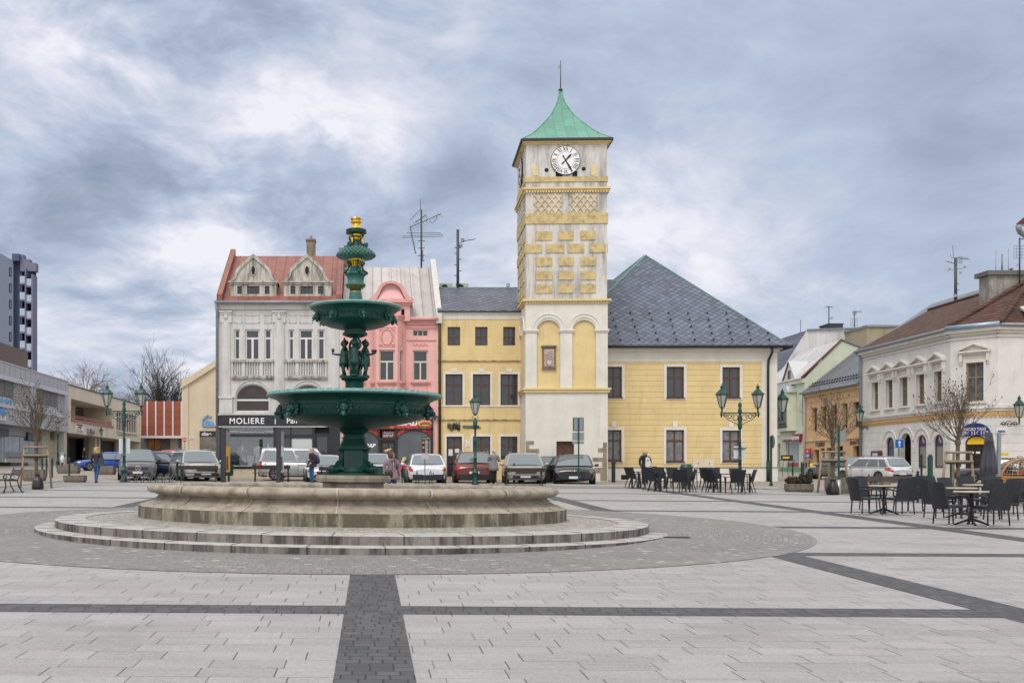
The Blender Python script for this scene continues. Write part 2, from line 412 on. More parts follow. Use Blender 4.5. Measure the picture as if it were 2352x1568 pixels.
# iron base with dolphins
b=MB(M_iron)
b.lathe([(.60,1.435),(.60,1.47),(.50,1.50),(.34,1.51)],8,ph=k,sm=False)
b.box(-.19,.19,-.3,.3,1.5,1.92); b.box(-.3,.3,-.19,.19,1.5,1.92)
b.lathe([(.33,1.50),(.26,1.7),(.25,1.9),(.27,1.915),(.33,1.93),(.345,1.97),(.345,1.995),(.30,2.0),(.285,2.04),(.25,2.10),(.225,2.16),(.245,2.17),(.245,2.19),(.22,2.2),(.21,2.24),(.24,2.28),(.285,2.30),(.30,2.32),(.285,2.345),(.22,2.36)],32)
b.build('column_base',ft,sharp=40)
for i in range(4):
    a=R(45+90*i-3); dv=Vector((math.cos(a),math.sin(a),0))
    b=MB(M_iron)
    pts=[(.62,1.50),(.56,1.53),(.50,1.545),(.43,1.57),(.36,1.64),(.31,1.74),(.285,1.83),(.30,1.90)]
    b.tube([dv*r+Vector((0,0,z)) for r,z in pts],[.035,.075,.088,.085,.068,.05,.04,.05],10)
    b.ball(dv*.56+Vector((0,0,1.56)),(.085,.085,.075))
    s=dv.cross(Vector((0,0,1)))
    for q in (-1,1):
        b.ball(dv*.58+s*q*.06+Vector((0,0,1.585)),.022,n=8,k=5)
        b.poly([dv*.47+s*q*.07+Vector((0,0,1.55)),dv*.40+s*q*.17+Vector((0,0,1.53)),dv*.36+s*q*.15+Vector((0,0,1.60)),dv*.42+s*q*.06+Vector((0,0,1.62))])
        b.poly([dv*.29+Vector((0,0,1.86)),dv*.33+s*q*.10+Vector((0,0,1.95)),dv*.37+s*q*.05+Vector((0,0,1.93)),dv*.31+Vector((0,0,1.9))])
    b.poly([dv*.52+Vector((0,0,1.62)),dv*.44+Vector((0,0,1.72)),dv*.38+Vector((0,0,1.72)),dv*.42+Vector((0,0,1.62))])
    b.tube([dv*.64+Vector((0,0,1.50)),dv*.70+Vector((0,0,1.495))],[.04,.03],8)
    b.build('dolphin',ft)
def lion(R0,z,a,s,nm='lion_head'):
    b=MB(M_iron); T=Matrix.Rotation(a,4,'Z')@Matrix.Translation((R0,0,z)); b.T=T
    b.ball((0,0,.02*s),(.08*s,.13*s,.14*s)); b.ball((.07*s,0,0),(.08*s,.09*s,.10*s)); b.ball((.13*s,0,-.045*s),(.06*s,.055*s,.05*s))
    for i in range(11):
        t=PI*2*i/11+.3
        b.ball((.02*s,.125*s*math.cos(t),.13*s*math.sin(t)),(.05*s,.045*s,.05*s),n=7,k=5)
    for q in (-1,1): b.ball((.125*s,q*.04*s,.035*s),.018*s,n=6,k=4); b.ball((.06*s,q*.085*s,.10*s),.03*s,n=6,k=4)
    b.box(.10*s,.175*s,-.03*s,.03*s,-.125*s,-.085*s,M_patina)
    b.tube([(.16*s,0,-.10*s),(.18*s,0,-.17*s)],.018*s,6,M_patina)
    b.T=None; return b.build(nm,ft)
def bowl(R0,z,kind):
    if kind=='lower':
        pr=[(.22,2.335),(.35,2.36),(.56,2.405),(.85,2.445),(1.10,2.495),(1.28,2.545),(1.37,2.58),(1.40,2.585),(1.415,2.60),(1.44,2.70),(1.46,2.79),(1.485,2.80),(1.485,2.82),(1.50,2.86),(1.55,2.91),(1.63,2.955),(1.69,2.975)]
        rim=[(1.69,2.975),(1.735,2.985),(1.765,3.005),(1.765,3.02),(1.74,3.045),(1.68,3.06),(1.60,3.06)]
        ins=[(1.60,3.06),(1.4,2.95),(.9,2.8),(.25,2.74)]; fr=(1.42,1.455,2.61,2.78)
    else:
        pr=[(.2,4.365),(.35,4.385),(.55,4.43),(.66,4.475),(.72,4.515),(.735,4.525),(.745,4.57),(.765,4.65),(.78,4.66),(.785,4.68),(.80,4.70),(.85,4.745),(.895,4.775)]
        rim=[(.895,4.775),(.925,4.79),(.94,4.81),(.93,4.83),(.89,4.84),(.84,4.84)]; ins=[(.84,4.84),(.6,4.75),(.2,4.7)]; fr=(.742,.768,4.54,4.645)
    b=MB(M_iron); b.lathe(pr,96); b.lathe(ins,48); bw=b.build(kind+'_bowl',ft,sharp=45)
    b=MB(M_rim); b.lathe(rim,96)
    if kind=='lower':
        for i in range(72):
            a=2*PI*i/72; b.T=Matrix.Rotation(a,4,'Z'); b.box(1.745,1.775,-.045,.045,3.0,3.022); b.box(1.69,1.752,-.045,.045,3.036,3.058); b.T=None
    b.build('rim',bw,sharp=60)
    # scrolled frieze in relief
    b=MB(M_iron); r0,r1,z0,z1=fr; N=64 if kind=='lower' else 40; h=z1-z0
    for i in range(N):
        a=2*PI*i/N; d=1 if (i//4)%2 else -1
        pts=[]
        for k in range(15):
            t=k/14*2.4*PI; q=h*.36*(1-k/18)
            zz=(z0+z1)/2+math.sin(t*d)*q; rr=r0+(r1-r0)*(zz-z0)/h+.006
            aa=a+math.cos(t)*q/rr; pts.append((rr*math.cos(aa),rr*math.sin(aa),zz))
        b.tube(pts,.011 if kind=='lower' else .006,4,cap=False)
    b.build('frieze',bw)['kind']='stuff'
bowl(0,0,'lower'); bowl(0,0,'upper')
for i in range(8):
    lion(1.46,2.72,R(-90-6.3+45*i),1.0); lion(.765,4.60,R(-90+12+45*i),.62)
# plinth and drum between the bowls
b=MB(M_iron)
b.lathe([(.19,2.74),(.185,3.3),(.20,3.33),(.26,3.35),(.275,3.37),(.28,3.41),(.26,3.42),(.20,3.425),(.05,3.43)],24)
for i in range(4):
    a=R(-90+45*2*i); b.ball((.215*math.cos(a),.215*math.sin(a),3.42),(.10,.10,.035),n=12,k=4)
b.tube([(0,0,3.42),(0,0,4.3)],.045,10)
b.lathe([(.05,4.21),(.15,4.215),(.24,4.25),(.255,4.27),(.25,4.30),(.22,4.315),(.22,4.36),(.21,4.40)],32)
b.build('middle_column',ft,sharp=50)
def cherub(a,pose):
    b=MB(M_iron); b.T=Matrix.Rotation(a,4,'Z')@Matrix.Translation((.205,0,3.44))@Matrix.Rotation(R(90),4,'Z')
    # local: faces -y ; x to its left
    def L(pts,rad,n=9): b.tube(pts,rad,n)
    L([(.045,-.01,.0),(.05,-.02,.10),(.048,-.03,.20),(.035,-.005,.31)],[.026,.034,.045,.058])
    L([(-.05,.02 if pose!=0 else -.01,.0),(-.055,-.02,.10),(-.052,-.045 if pose==1 else -.02,.20),(-.035,0,.31)],[.026,.034,.045,.058])
    for s in (-1,1): b.ball((s*.05,-.03,.012),(.024,.045,.016),n=8,k=5)
    L([(0,0,.26),(0,-.01,.33),(0,-.012,.41),(0,-.005,.50),(0,0,.55),(0,0,.59)],[.075,.088,.085,.078,.06,.03],12)
    b.ball((0,-.015,.64),(.062,.066,.072)); b.ball((0,-.08,.635),(.012,.012,.014),n=6,k=4); b.ball((0,.005,.665),(.072,.07,.06),n=10,k=6)
    for i in range(9):
        t=2*PI*i/9; b.ball((.06*math.cos(t),.055*math.sin(t),.67),.026,n=6,k=4)
    # drapery
    L([(.02,-.005,.20),(0,-.01,.27),(0,-.01,.34),(-.01,-.01,.37)],[.10,.098,.095,.088],12)
    L([(-.07,.03,.36),(-.085,.05,.24),(-.08,.06,.12)],[.03,.04,.012],7)
    # arms: one steadies the drum overhead, the other stretches out
    L([(.075,0,.52),(.12,.0,.58),(.115,-.01,.68),(.06,0,.745)],[.034,.03,.026,.02])
    if pose==1:
        L([(-.075,0,.50),(-.105,-.09,.43),(-.07,-.22,.44)],[.033,.027,.018]); 
        for q in range(4): L([(-.07,-.22,.44),(-.065,-.265,.435+.008*q)],[.01,.006],5)
        b.lathe([(.012,.45),(.012,.47),(.03,.49),(.032,.54),(.026,.55)],8,c=(-.065,-.245,0))
    elif pose==2:
        L([(-.075,0,.50),(-.10,-.06,.42),(-.06,-.17,.43)],[.033,.027,.02]); b.ball((-.06,-.19,.475),(.05,.05,.045),n=8,k=5)
        for q in range(7):
            t=q*.9; b.ball((-.06+.04*math.cos(t),-.19+.04*math.sin(t),.50),.022,n=6,k=4)
    else: L([(-.075,0,.50),(-.105,-.02,.42),(-.085,-.07,.35),(-.03,-.10,.36)],[.033,.027,.022,.018])
    b.lathe([(.085,-.03),(.09,.0),(.06,.004)],10,c=(0,-.01,0))
    b.T=None; b.build('cherub',ft)
for i,p in enumerate((0,2,1,1)): cherub(R(-93+90*i),p)
# upper column, bell and crown, radii and heights read off the silhouette
k=.00129
def Z(yz): return EYE+(PY-(488+yz/6.827))*.0088
def prof(l): return [(h*k,Z(y)) for y,h in l]
b=MB(M_patina)
b.lathe(prof([(1375,105),(1340,104),(1290,97),(1240,92)]),32,M_patina)
b.lathe(prof([(1240,92),(1228,86),(1222,92),(1212,92),(1205,84)]),32,M_iron)
b.lathe(prof([(1150,158),(1140,162),(1128,158),(1110,132),(1060,126),(1000,140),(985,160),(972,172),(960,166),(950,132),(900,96),(850,80)]),32,M_patina)
uc=b.build('upper_column',ft,sharp=50)
b=MB(plain('dull_gilding',(.30,.26,.07),.5,metal=.3,var=.3)); b.lathe(prof([(1205,84),(1180,110),(1150,156)]),32,sm=True)
b.lathe(prof([(1262,94),(1240,97),(1238,93)]),32)
b.build('gilt_leaf_cup',uc)
b=MB(M_iron)
for i in range(10):
    a=2*PI*(i+.5)/10
    p0=Z(1203);p1=Z(1150)
    for q,(r,z) in enumerate(((88,1203),(112,1182),(140,1165))): 
        b.ball((r*k*math.cos(a),r*k*math.sin(a),Z(z)),(.012,.012,.022),n=6,k=4)
b.build('leaf_gap',uc)['kind']='stuff'
b=MB(M_gold); b.lathe(prof([(850,80),(842,84),(790,98),(770,112)]),24); b.lathe(prof([(770,112),(760,128),(735,132),(728,120)]),24); b.build('gilt_capital',uc)
b=MB(M_iron)
for i in range(16):
    a=2*PI*i/16; b.tube([(85*k*math.cos(a),85*k*math.sin(a),Z(842)),(112*k*math.cos(a),112*k*math.sin(a),Z(768))],.008,5)
b.build('capital_flute',uc)
b=MB(M_scale); b.lathe(prof([(745,130),(735,150),(715,270),(700,292),(690,290),(650,270),(600,220),(565,160),(552,110),(545,90)]),40,M_scale)
bell=b.build('bell',uc,sharp=50)
b=MB(M_scale)
for row,(y,h) in enumerate(((675,284),(650,272),(622,244),(596,214),(574,176))):
    nn=26
    for i in range(nn):
        a=2*PI*(i+.5*(row%2))/nn; b.ball((h*k*math.cos(a),h*k*math.sin(a),Z(y)),(.036*h/280+.006,.036*h/280+.006,.03),n=7,k=4)
b.build('bell_scale',bell)
b=MB(M_iron); b.lathe(prof([(552,110),(545,86),(530,72),(480,58),(440,50),(400,52),(345,90)]),24)
b.lathe(prof([(350,98),(345,125),(330,158),(318,163),(305,150),(298,150),(290,163),(275,160),(262,130),(252,98),(246,60)]),32,M_iron)
b.build('spire',uc,sharp=50)
b=MB(M_gold); b.lathe(prof([(430,52),(428,56),(390,58),(385,54)]),20); b.lathe(prof([(392,70),(385,100),(365,112),(348,104),(345,90)]),24)
b.lathe(prof([(250,96),(240,92),(215,66),(200,58),(185,56),(172,66),(160,86),(150,88),(140,80),(132,50)]),20)
for i in range(6):
    a=2*PI*i/6+.3; ca,sa=math.cos(a),math.sin(a)
    l=[(45,150),(55,120),(70,100),(88,92),(102,100),(106,112)]
    pp=[(r*k*ca,r*k*sa,Z(z)) for r,z in l]
    for q in range(5):
        w0=(.02,.045,.05,.04,.025,.008); A=Vector(pp[q]);B2=Vector(pp[q+1]); sd_=Vector((-sa,ca,0))
        b.poly([A-sd_*w0[q],A+sd_*w0[q],B2+sd_*w0[q+1],B2-sd_*w0[q+1]],sm=True)
b.build('gilt_crown',uc)
for i in range(4):
    a=R(-90-32+90*i); ca,sa=math.cos(a),math.sin(a)
    b=MB(M_iron)
    b.tube([(r*k*ca,r*k*sa,Z(z)) for r,z in ((110,360),(128,385),(105,430),(95,470),(110,510),(150,530))],[.02,.02,.024,.024,.028,.035],7)
    b.tube([(150*k*ca,150*k*sa,Z(530)),(205*k*ca,205*k*sa,Z(528))],[.04,.046],10,M_iron)
    b.tube([(r*k*ca,r*k*sa,Z(z)) for r,z in ((118,385),(118,430),(108,470),(120,500))],[.014,.02,.018,.012],6,M_gold)
    b.build('spout_bracket',uc)
    a+=R(50); ca,sa=math.cos(a),math.sin(a); b=MB(M_iron)
    b.tube([(r*k*ca,r*k*sa,Z(z)) for r,z in ((128,765),(140,790),(118,815),(105,850),(125,900),(165,930))],[.02,.022,.02,.02,.022,.026],7)
    b.ball((172*k*ca,172*k*sa,Z(940)),(.04,.04,.04),n=8,k=6); b.ball((150*k*ca,150*k*sa,Z(968)),(.025,.025,.025),M_gold,n=8,k=6)
    b.build('scroll_bracket',uc)
# ---------------------------------------------------------------- building tools
class Fac:
    """a facade plane: p0 -> p1 are its ends (ground plan), left to right as seen from outside"""
    def __init__(s,p0,p1):
        s.o=Vector(p0).to_2d() if len(p0)>2 else Vector(p0); q=Vector(p1).to_2d() if len(p1)>2 else Vector(p1)
        s.L=(q-s.o).length; s.U=(q-s.o).normalized(); s.N=Vector((s.U.y,-s.U.x))
    def p(s,u,z,d=0):
        q=s.o+s.U*u+s.N*d; return Vector((q.x,q.y,z))
    def u(s,x,d=0):     # where the line of sight in column x meets the plane
        k=(x-PX)/F; o=s.o+s.N*d
        return (k*o.y-o.x)/(s.U.x-k*s.U.y)
    def Y(s,u,d=0): return (s.o+s.U*u+s.N*d).y
    def z(s,x,y,d=0): return EYE+(PY-y)/F*s.Y(s.u(x,d),d)
    def rc(s,x0,y0,x1,y1,d=0):
        xm=(x0+x1)/2; return s.u(x0,d),s.u(x1,d),s.z(xm,y1,d),s.z(xm,y0,d)
    def box(s,mb,u0,u1,z0,z1,d0,d1,m=None):
        P=s.p; return mb.hexa([P(u0,z0,d1),P(u1,z0,d1),P(u1,z0,d0),P(u0,z0,d0),P(u0,z1,d1),P(u1,z1,d1),P(u1,z1,d0),P(u0,z1,d0)],m)
    def pbox(s,mb,x0,y0,x1,y1,d0,d1,m=None): return s.box(mb,*s.rc(x0,y0,x1,y1),d0,d1,m)
    def rel(s,mb,pts,d0,d1,m=None):     # raised outline, pts=(u,z)
        return mb.prism([s.p(u,z,d1) for u,z in pts][::-1],[s.p(u,z,d0) for u,z in pts][::-1],m)
    def wall(s,mb,u0,u1,z0,z1,holes=(),m=None,rv=.22,d=0,rm=None):
        """wall sheet with openings (u0,u1,z0,z1[,rise]); rise = height of a round head inside the opening"""
        us=sorted({u0,u1,*[q for h in holes for q in h[:2]]}); zs=sorted({z0,z1,*[q for h in holes for q in h[2:4]]})
        us=[q for q in us if u0-1e-6<=q<=u1+1e-6]; zs=[q for q in zs if z0-1e-6<=q<=z1+1e-6]
        P=s.p
        for a,b in zip(us,us[1:]):
            run=None
            for c,e in zip(zs,zs[1:]):
                mu,mz=(a+b)/2,(c+e)/2
                if any(h[0]<mu<h[1] and h[2]<mz<h[3] for h in holes): continue
                mb.poly([P(a,c,d),P(b,c,d),P(b,e,d),P(a,e,d)],m)
        for h in holes:
            a,b,c,e=h[:4]; r=h[4] if len(h)>4 else 0; q=d-rv; rr=rm or m
            if r:
                n=12; pts=[((a+b)/2-(b-a)/2*math.cos(PI*i/n),e-r+r*math.sin(PI*i/n)) for i in range(n+1)]
                for (ua,za),(ub,zb) in zip(pts,pts[1:]):
                    mb.poly([P(ua,za,d),P(ub,zb,d),P(ub,e,d),P(ua,e,d)],m)
                    mb.poly([P(ua,za,d),P(ua,za,q),P(ub,zb,q),P(ub,zb,d)],rr)
                e2=e-r
            else:
                e2=e; mb.poly([P(a,e,d),P(a,e,q),P(b,e,q),P(b,e,d)],rr)
            mb.poly([P(a,c,d),P(b,c,d),P(b,c,q),P(a,c,q)],rr)
            mb.poly([P(a,c,d),P(a,c,q),P(a,e2,q),P(a,e2,d)],rr); mb.poly([P(b,c,d),P(b,e2,d),P(b,e2,q),P(b,c,q)],rr)
        return mb
    def win(s,par,u0,u1,z0,z1,fm,cols=(.5,),rows=(),d=-.14,fw=.06,gm=None,name='window',rise=0,bar=.04,pane='pane',back=None):
        fm=fm or M_wwhite; gm=gm or glassm(); b=MB(fm)
        s.box(b,u0,u0+fw,z0,z1-rise,d-.05,d); s.box(b,u1-fw,u1,z0,z1-rise,d-.05,d); s.box(b,u0+fw,u1-fw,z0,z0+fw,d-.05,d)
        if not rise: s.box(b,u0+fw,u1-fw,z1-fw,z1,d-.05,d)
        else:
            n=12;c=(u0+u1)/2;w=(u1-u0)/2
            o=[(c-w*math.cos(PI*i/n),z1-rise+rise*math.sin(PI*i/n)) for i in range(n+1)]; ii=[(c-(w-fw)*math.cos(PI*i/n),z1-rise+(rise-fw)*math.sin(PI*i/n)) for i in range(n+1)]
            for k in range(n): s.rel(b,[o[k],o[k+1],ii[k+1],ii[k]],d-.05,d)
        w,h=u1-u0,z1-z0
        zr=[z0]+[z0+h*r for r in rows]+[z1]
        for r in rows: s.box(b,u0+fw,u1-fw,z0+h*r-bar,z0+h*r+bar,d-.05,d+.012)
        if not rise or rows:
            for ccol in cols: s.box(b,u0+w*ccol-bar,u0+w*ccol+bar,z0+fw,(z1-fw) if not rise else z0+h*rows[-1]-bar,d-.05,d+.008)
        o=b.build(name,par,True)
        g=MB(gm)
        if rise:
            n=12;c=(u0+u1)/2;wq=(u1-u0)/2-.01
            g.poly([s.p(c-wq,z0,d-.03),s.p(c+wq,z0,d-.03)]+[s.p(c+wq*math.cos(PI*i/n),z1-rise+(rise-.01)*math.sin(PI*i/n),d-.03) for i in range(n+1)])
        else: g.poly([s.p(u0+.01,z0+.01,d-.03),s.p(u1-.01,z0+.01,d-.03),s.p(u1-.01,z1-.01,d-.03),s.p(u0+.01,z1-.01,d-.03)])
        p=g.build(pane,par,True); p.parent=o
        return o
    def text(s,par,txt,u,z,h,m,d=.02,name='lettering',align='LEFT',bold=0,shear=0,w=None,ext=.008,sp=1,z_is='base'):
        cu=bpy.data.curves.new(name,'FONT'); cu.body=txt; cu.size=h*1.38; cu.align_x=align; cu.extrude=ext; cu.offset=bold; cu.shear=shear; cu.space_character=sp
        o=bpy.data.objects.new(name,cu); C.objects.link(o)
        bpy.context.view_layer.update()
        dg=bpy.context.evaluated_depsgraph_get(); me=bpy.data.meshes.new_from_object(o.evaluated_get(dg))
        bpy.data.objects.remove(o)
        Mx=Matrix(((s.U.x,0,s.N.x,0),(s.U.y,0,s.N.y,0),(0,1,0,0),(0,0,0,1)))
        if w:
            xs=[v.co.x for v in me.vertices]
            if xs:
                k=w/(max(xs)-min(xs)); 
                for v in me.vertices: v.co.x*=k
        for v in me.vertices: v.co=Mx@v.co+s.p(u,z,d)
        inv=MW[par.name].inverted() if par is not None and par.name in MW else Matrix()
        me.transform(inv); me.materials.clear(); me.materials.append(m)
        q=bpy.data.objects.new(name,me); C.objects.link(q)
        if par is not None: q.parent=par
        return q
def sub(o,par):      # hang an object built in its building's space under one of that building's parts
    o.parent=par; return o
def house(name,label,cat,p,group=None):
    return thing(name,label,cat,p,group=group)
def arcband(s,mb,uc,zs,r0,r1,d0,d1,m=None,n=16,a0=0,a1=PI):
    for i in range(n):
        t0=a0+(a1-a0)*i/n;t1=a0+(a1-a0)*(i+1)/n
        s.rel(mb,[(uc-r0*math.cos(t0),zs+r0*math.sin(t0)),(uc-r1*math.cos(t0),zs+r1*math.sin(t0)),(uc-r1*math.cos(t1),zs+r1*math.sin(t1)),(uc-r0*math.cos(t1),zs+r0*math.sin(t1))],d0,d1,m)
# render / plaster with rain streaks and soot
def plaster(name,col,dark=(.12,.11,.10),amt=.35,sc=1.0,thr=(.52,.78),groove=None,gcol=None,zs=.32):
    if name in MATS: return MATS[name]
    m,t,b=nt(name); x=NX(t); o=x.obj(); X,Y,Zc=x.xyz(o)
    f=x.noise(o,1.1*sc,6,.6); st=x.noise(x.scale(o,(2.2*sc,2.2*sc,zs*sc)),1.0,8,.72,.35); g=x.noise(o,38,4,.7)
    c=x.mix(x.ramp(f,.3,.7),tuple(k*.9 for k in col),tuple(min(1,k*1.06) for k in col))
    c=x.mix(x.ma('MULTIPLY',x.ramp(st,*thr),amt),c,dark)
    c=x.mix(x.ma('MULTIPLY',x.ramp(g,.35,.7),.12),c,tuple(k*.6 for k in col))
    if groove:
        fr=x.ma('FRACT',x.ma('DIVIDE',x.ma('ADD',Zc,groove[1]),groove[0])); ln=x.ma('LESS_THAN',fr,groove[2]/groove[0])
        c=x.mix(x.ma('MULTIPLY',ln,.8),c,gcol)
        h=x.ma('SUBTRACT',x.ma('MULTIPLY',g,.25),ln)
    else: h=g
    x.set(b.inputs['Base Color'],c); b.inputs['Roughness'].default_value=.85; b.inputs['Specular IOR Level'].default_value=.25
    x.set(b.inputs['Normal'],x.bump(h,.25,.015)); MATS[name]=m; return m
def slate(name,col,kx,kz,line,lw=.10,axis='x',var=.45,rough=.5,sx=0):
    m,t,b=nt(name); x=NX(t); o=x.obj(); X,Y,Zc=x.xyz(o); H=X if axis=='x' else Y
    a=x.ma('MULTIPLY',H,kx); c=x.ma('MULTIPLY',Zc,kz)
    p=x.ma('ADD',a,c); q=x.ma('SUBTRACT',a,c)
    l=x.ma('MAXIMUM',x.ma('LESS_THAN',x.ma('FRACT',p),lw),x.ma('LESS_THAN',x.ma('FRACT',q),lw))
    cell=x.wn(x.comb(x.ma('FLOOR',p),x.ma('FLOOR',q),2.0)); f=x.noise(o,.6,5)
    s=x.n('ShaderNodeVectorMath',operation='SCALE'); s.inputs[0].default_value=col
    x.set(s.inputs['Scale'],x.ma('ADD',1,x.ma('ADD',x.ma('MULTIPLY',x.ma('SUBTRACT',cell,.5),var),x.ma('MULTIPLY',x.ma('SUBTRACT',f,.5),.6))))
    x.set(b.inputs['Base Color'],x.mix(l,s.outputs[0],line)); b.inputs['Roughness'].default_value=rough
    b.inputs['Specular IOR Level'].default_value=.4
    x.set(b.inputs['Normal'],x.bump(x.ma('SUBTRACT',1,l),.4,.02)); return m
def seamed(name,col,sp,stain,lw=.05,axis='x',row=0,amt=.6,thr=(.5,.75),rough=.5,slant=0,line=None):
    m,t,b=nt(name); x=NX(t); o=x.obj(); X,Y,Zc=x.xyz(o); H=X if axis=='x' else Y
    if slant: H=x.ma('ADD',H,x.ma('MULTIPLY',Zc,slant))
    u=x.ma('DIVIDE',H,sp); ui=x.ma('FLOOR',u); l=x.ma('LESS_THAN',x.ma('FRACT',u),lw/sp)
    if row:
        v=x.ma('ADD',x.ma('DIVIDE',Zc,row),x.wn(x.comb(ui,0,0))); l=x.ma('MAXIMUM',l,x.ma('LESS_THAN',x.ma('FRACT',v),.035/row)); cell=x.wn(x.comb(ui,x.ma('FLOOR',v),3))
    else: cell=x.wn(x.comb(ui,1,3))
    f=x.noise(x.scale(o,(2,2,.5)),1.2,8,.75,.3); f2=x.noise(o,.8,4)
    s=x.n('ShaderNodeVectorMath',operation='SCALE'); s.inputs[0].default_value=col
    x.set(s.inputs['Scale'],x.ma('ADD',1,x.ma('ADD',x.ma('MULTIPLY',x.ma('SUBTRACT',cell,.5),.25),x.ma('MULTIPLY',x.ma('SUBTRACT',f2,.5),.5))))
    c=x.mix(x.ma('MULTIPLY',x.ramp(f,*thr),amt),s.outputs[0],stain)
    x.set(b.inputs['Base Color'],x.mix(x.ma('MULTIPLY',l,.75),c,line or tuple(k*.35 for k in col))); b.inputs['Roughness'].default_value=rough
    x.set(b.inputs['Normal'],x.bump(l,.5,.03)); return m
M_wwhite=plain('white_window_frame',(.62,.62,.62),.5)
M_brown=plain('brown_timber',(.085,.035,.022),.5,var=.3,sc=5,dirt=(.04,.02,.015),dsc=4)
M_pipe=plain('brown_downpipe',(.05,.022,.016),.45)
M_zinc=plain('zinc_gutter',(.22,.24,.26),.45,metal=.3,var=.2)
M_dark=plain('dark_interior',(.012,.012,.014),.9)
M_black=plain('black_metal',(.014,.015,.017),.5)
M_yel=plaster('yellow_render',(.68,.53,.27),(.33,.26,.15),.5)
M_yelg=plaster('grooved_yellow_render',(.68,.53,.27),(.33,.26,.15),.45,groove=(.305,.0,.022),gcol=(.30,.21,.09))
M_white=plaster('white_render',(.66,.63,.57),(.33,.31,.28),.35)
M_trim=plaster('white_trim',(.68,.65,.60),(.30,.28,.25),.4)
M_ybl=plaster('soiled_yellow_block',(.575,.45,.225),(.13,.115,.085),.7,1.5,(.46,.70),zs=1.7)
M_soil=plaster('soiled_white_render',(.60,.58,.55),(.20,.19,.18),.8,1.1,(.43,.66))
M_cop=seamed('verdigris_copper',(.105,.285,.215),.55,(.15,.26,.19),.035,row=.62,amt=.75,thr=(.42,.75),line=(.06,.19,.14))
M_text=plain('white_letters',(.75,.75,.75),.5)
M_stoneq=stone('quoin_stone',(.33,.27,.20),(.10,.09,.08),sc=4)
M_slate=slate('diamond_slate',(.115,.135,.185),2.25,3.8,(.015,.017,.022),.11)
M_slate2=slate('scale_slate',(.105,.122,.165),1.75,4.6,(.012,.013,.017),.16)
M_vgreen=plain('green_copper_trim',(.14,.30,.25),.6,var=.2)
YF=58.0
# ---------------------------------------------------------------- clock tower
a2=R(2.0); TW=4.31
p0=at(1207,1105,55.6); q0=Vector((p0.x,p0.y)); q1=q0+Vector((math.cos(a2),-math.sin(a2)))*TW
fr=Fac(q0,q1); n2=-fr.N
lf=Fac(q0+n2*TW,q0); rt=Fac(q1,q1+n2*TW); bk=Fac(q1+n2*TW,q0+n2*TW)
tb=gz(q0.x,q0.y)-.3
tower=house('clock_tower','tall square clock tower with green copper roof, yellow blocks and two blind arches','clock tower',(q0.x,q0.y,tb))
Zf=lambda y,x=1300: fr.z(x,y)
def ring(b,z0,z1,d,m,dd=0,dl=None):     # band round all four faces
    o=d; pts=[fr.p(-o,0,o),fr.p(TW+o,0,o),bk.p(-o,0,o),bk.p(TW+o,0,o)]
    b.hexa([Vector((p.x,p.y,z0)) for p in pts]+[Vector((p.x,p.y,z1)) for p in pts],m)
zb1,zb2=Zf(893),Zf(694); zt=Zf(331)
ua,ub=fr.u(1233),fr.u(1287); uc_,ud=fr.u(1314.6),fr.u(1369); zar=Zf(734.5); zsp=Zf(757)
b=MB(M_white)
ho=[(fr.u(1278),fr.u(1319),tb+.2,Zf(1013))]
fr.wall(b,0,TW,tb,zb1,ho,M_white,.3)
fr.wall(b,0,TW,zb1,zb2,[(ua,ub,zb1+.0,zar,(ub-ua)/2),(uc_,ud,zb1+.0,zar,(ud-uc_)/2)],M_white,.12)
for s in (lf,rt,bk): s.wall(b,0,TW,tb,zb2,(),M_white)
b.build('tower_base',tower,True)
b=MB(M_yel); fr.box(b,ua-.05,ud+.05,zb1,zar+.05,-.16,-.12); b.build('arch_panel',tower,True)
sh=.03
b=MB(M_soil)
for s in (fr,lf,rt,bk): s.wall(b,sh,TW-sh,zb2,zt+.1,(),M_soil,d=-sh)
b.build('tower_shaft',tower,True)
b=MB(M_yel); ring(b,Zf(901),zb1,.10,M_yel); ring(b,Zf(895),zb1+.05,.16,M_yel); b.build('lower_cornice',tower,True)
b=MB(M_yel); ring(b,Zf(693),zb2+.05,.08,M_yel); ring(b,zb2+.05,Zf(687),.16,M_yel); b.build('middle_cornice',tower,True)
b=MB(M_yel); ring(b,Zf(439),Zf(435),.06,M_yel); ring(b,Zf(435),Zf(431),.14,M_yel); b.build('upper_cornice',tower,True)
b=MB(M_yel)
for s in (fr,lf,rt):
    for i in range(30):
        u=TW*(i+.5)/30
        s.box(b,u-.045,u+.045,Zf(697),Zf(693.2),-.1,.10); s.box(b,u-.045,u+.045,Zf(442.5),Zf(439.2),-.1,.08)
b.build('dentils',tower,True)['kind']='stuff'
b=MB(M_ybl); ring(b,Zf(513.6),Zf(489),.02,M_ybl); b.build('wide_band',tower,True)
b=MB(M_ybl); ring(b,Zf(417.4),Zf(405.8),.02,M_ybl); b.build('clock_band',tower,True)
rows=[(541,0),(570,1),(600.5,0),(632,0),(662.5,0)]
c3=[(1231,1268),(1283,1317),(1333,1368)]; c4=[(1208.5,1245),(1254.5,1295),(1305,1341),(1353.5,1391)]
for s in (fr,lf,rt):
    for y,k in rows:
        for xa,xb in (c4 if k else c3):
            b=MB(M_ybl); A,B2=fr.u(xa),fr.u(xb); z0,z1=Zf(y+10.2),Zf(y-10.2)
            if k: A=max(A,.02); B2=min(B2,TW-.02)
            ww=.03
            s.rel(b,[(A,z0),(B2,z0),(B2,z1),(A,z1)],-sh,.015)
            b.build('yellow_block',tower,True)
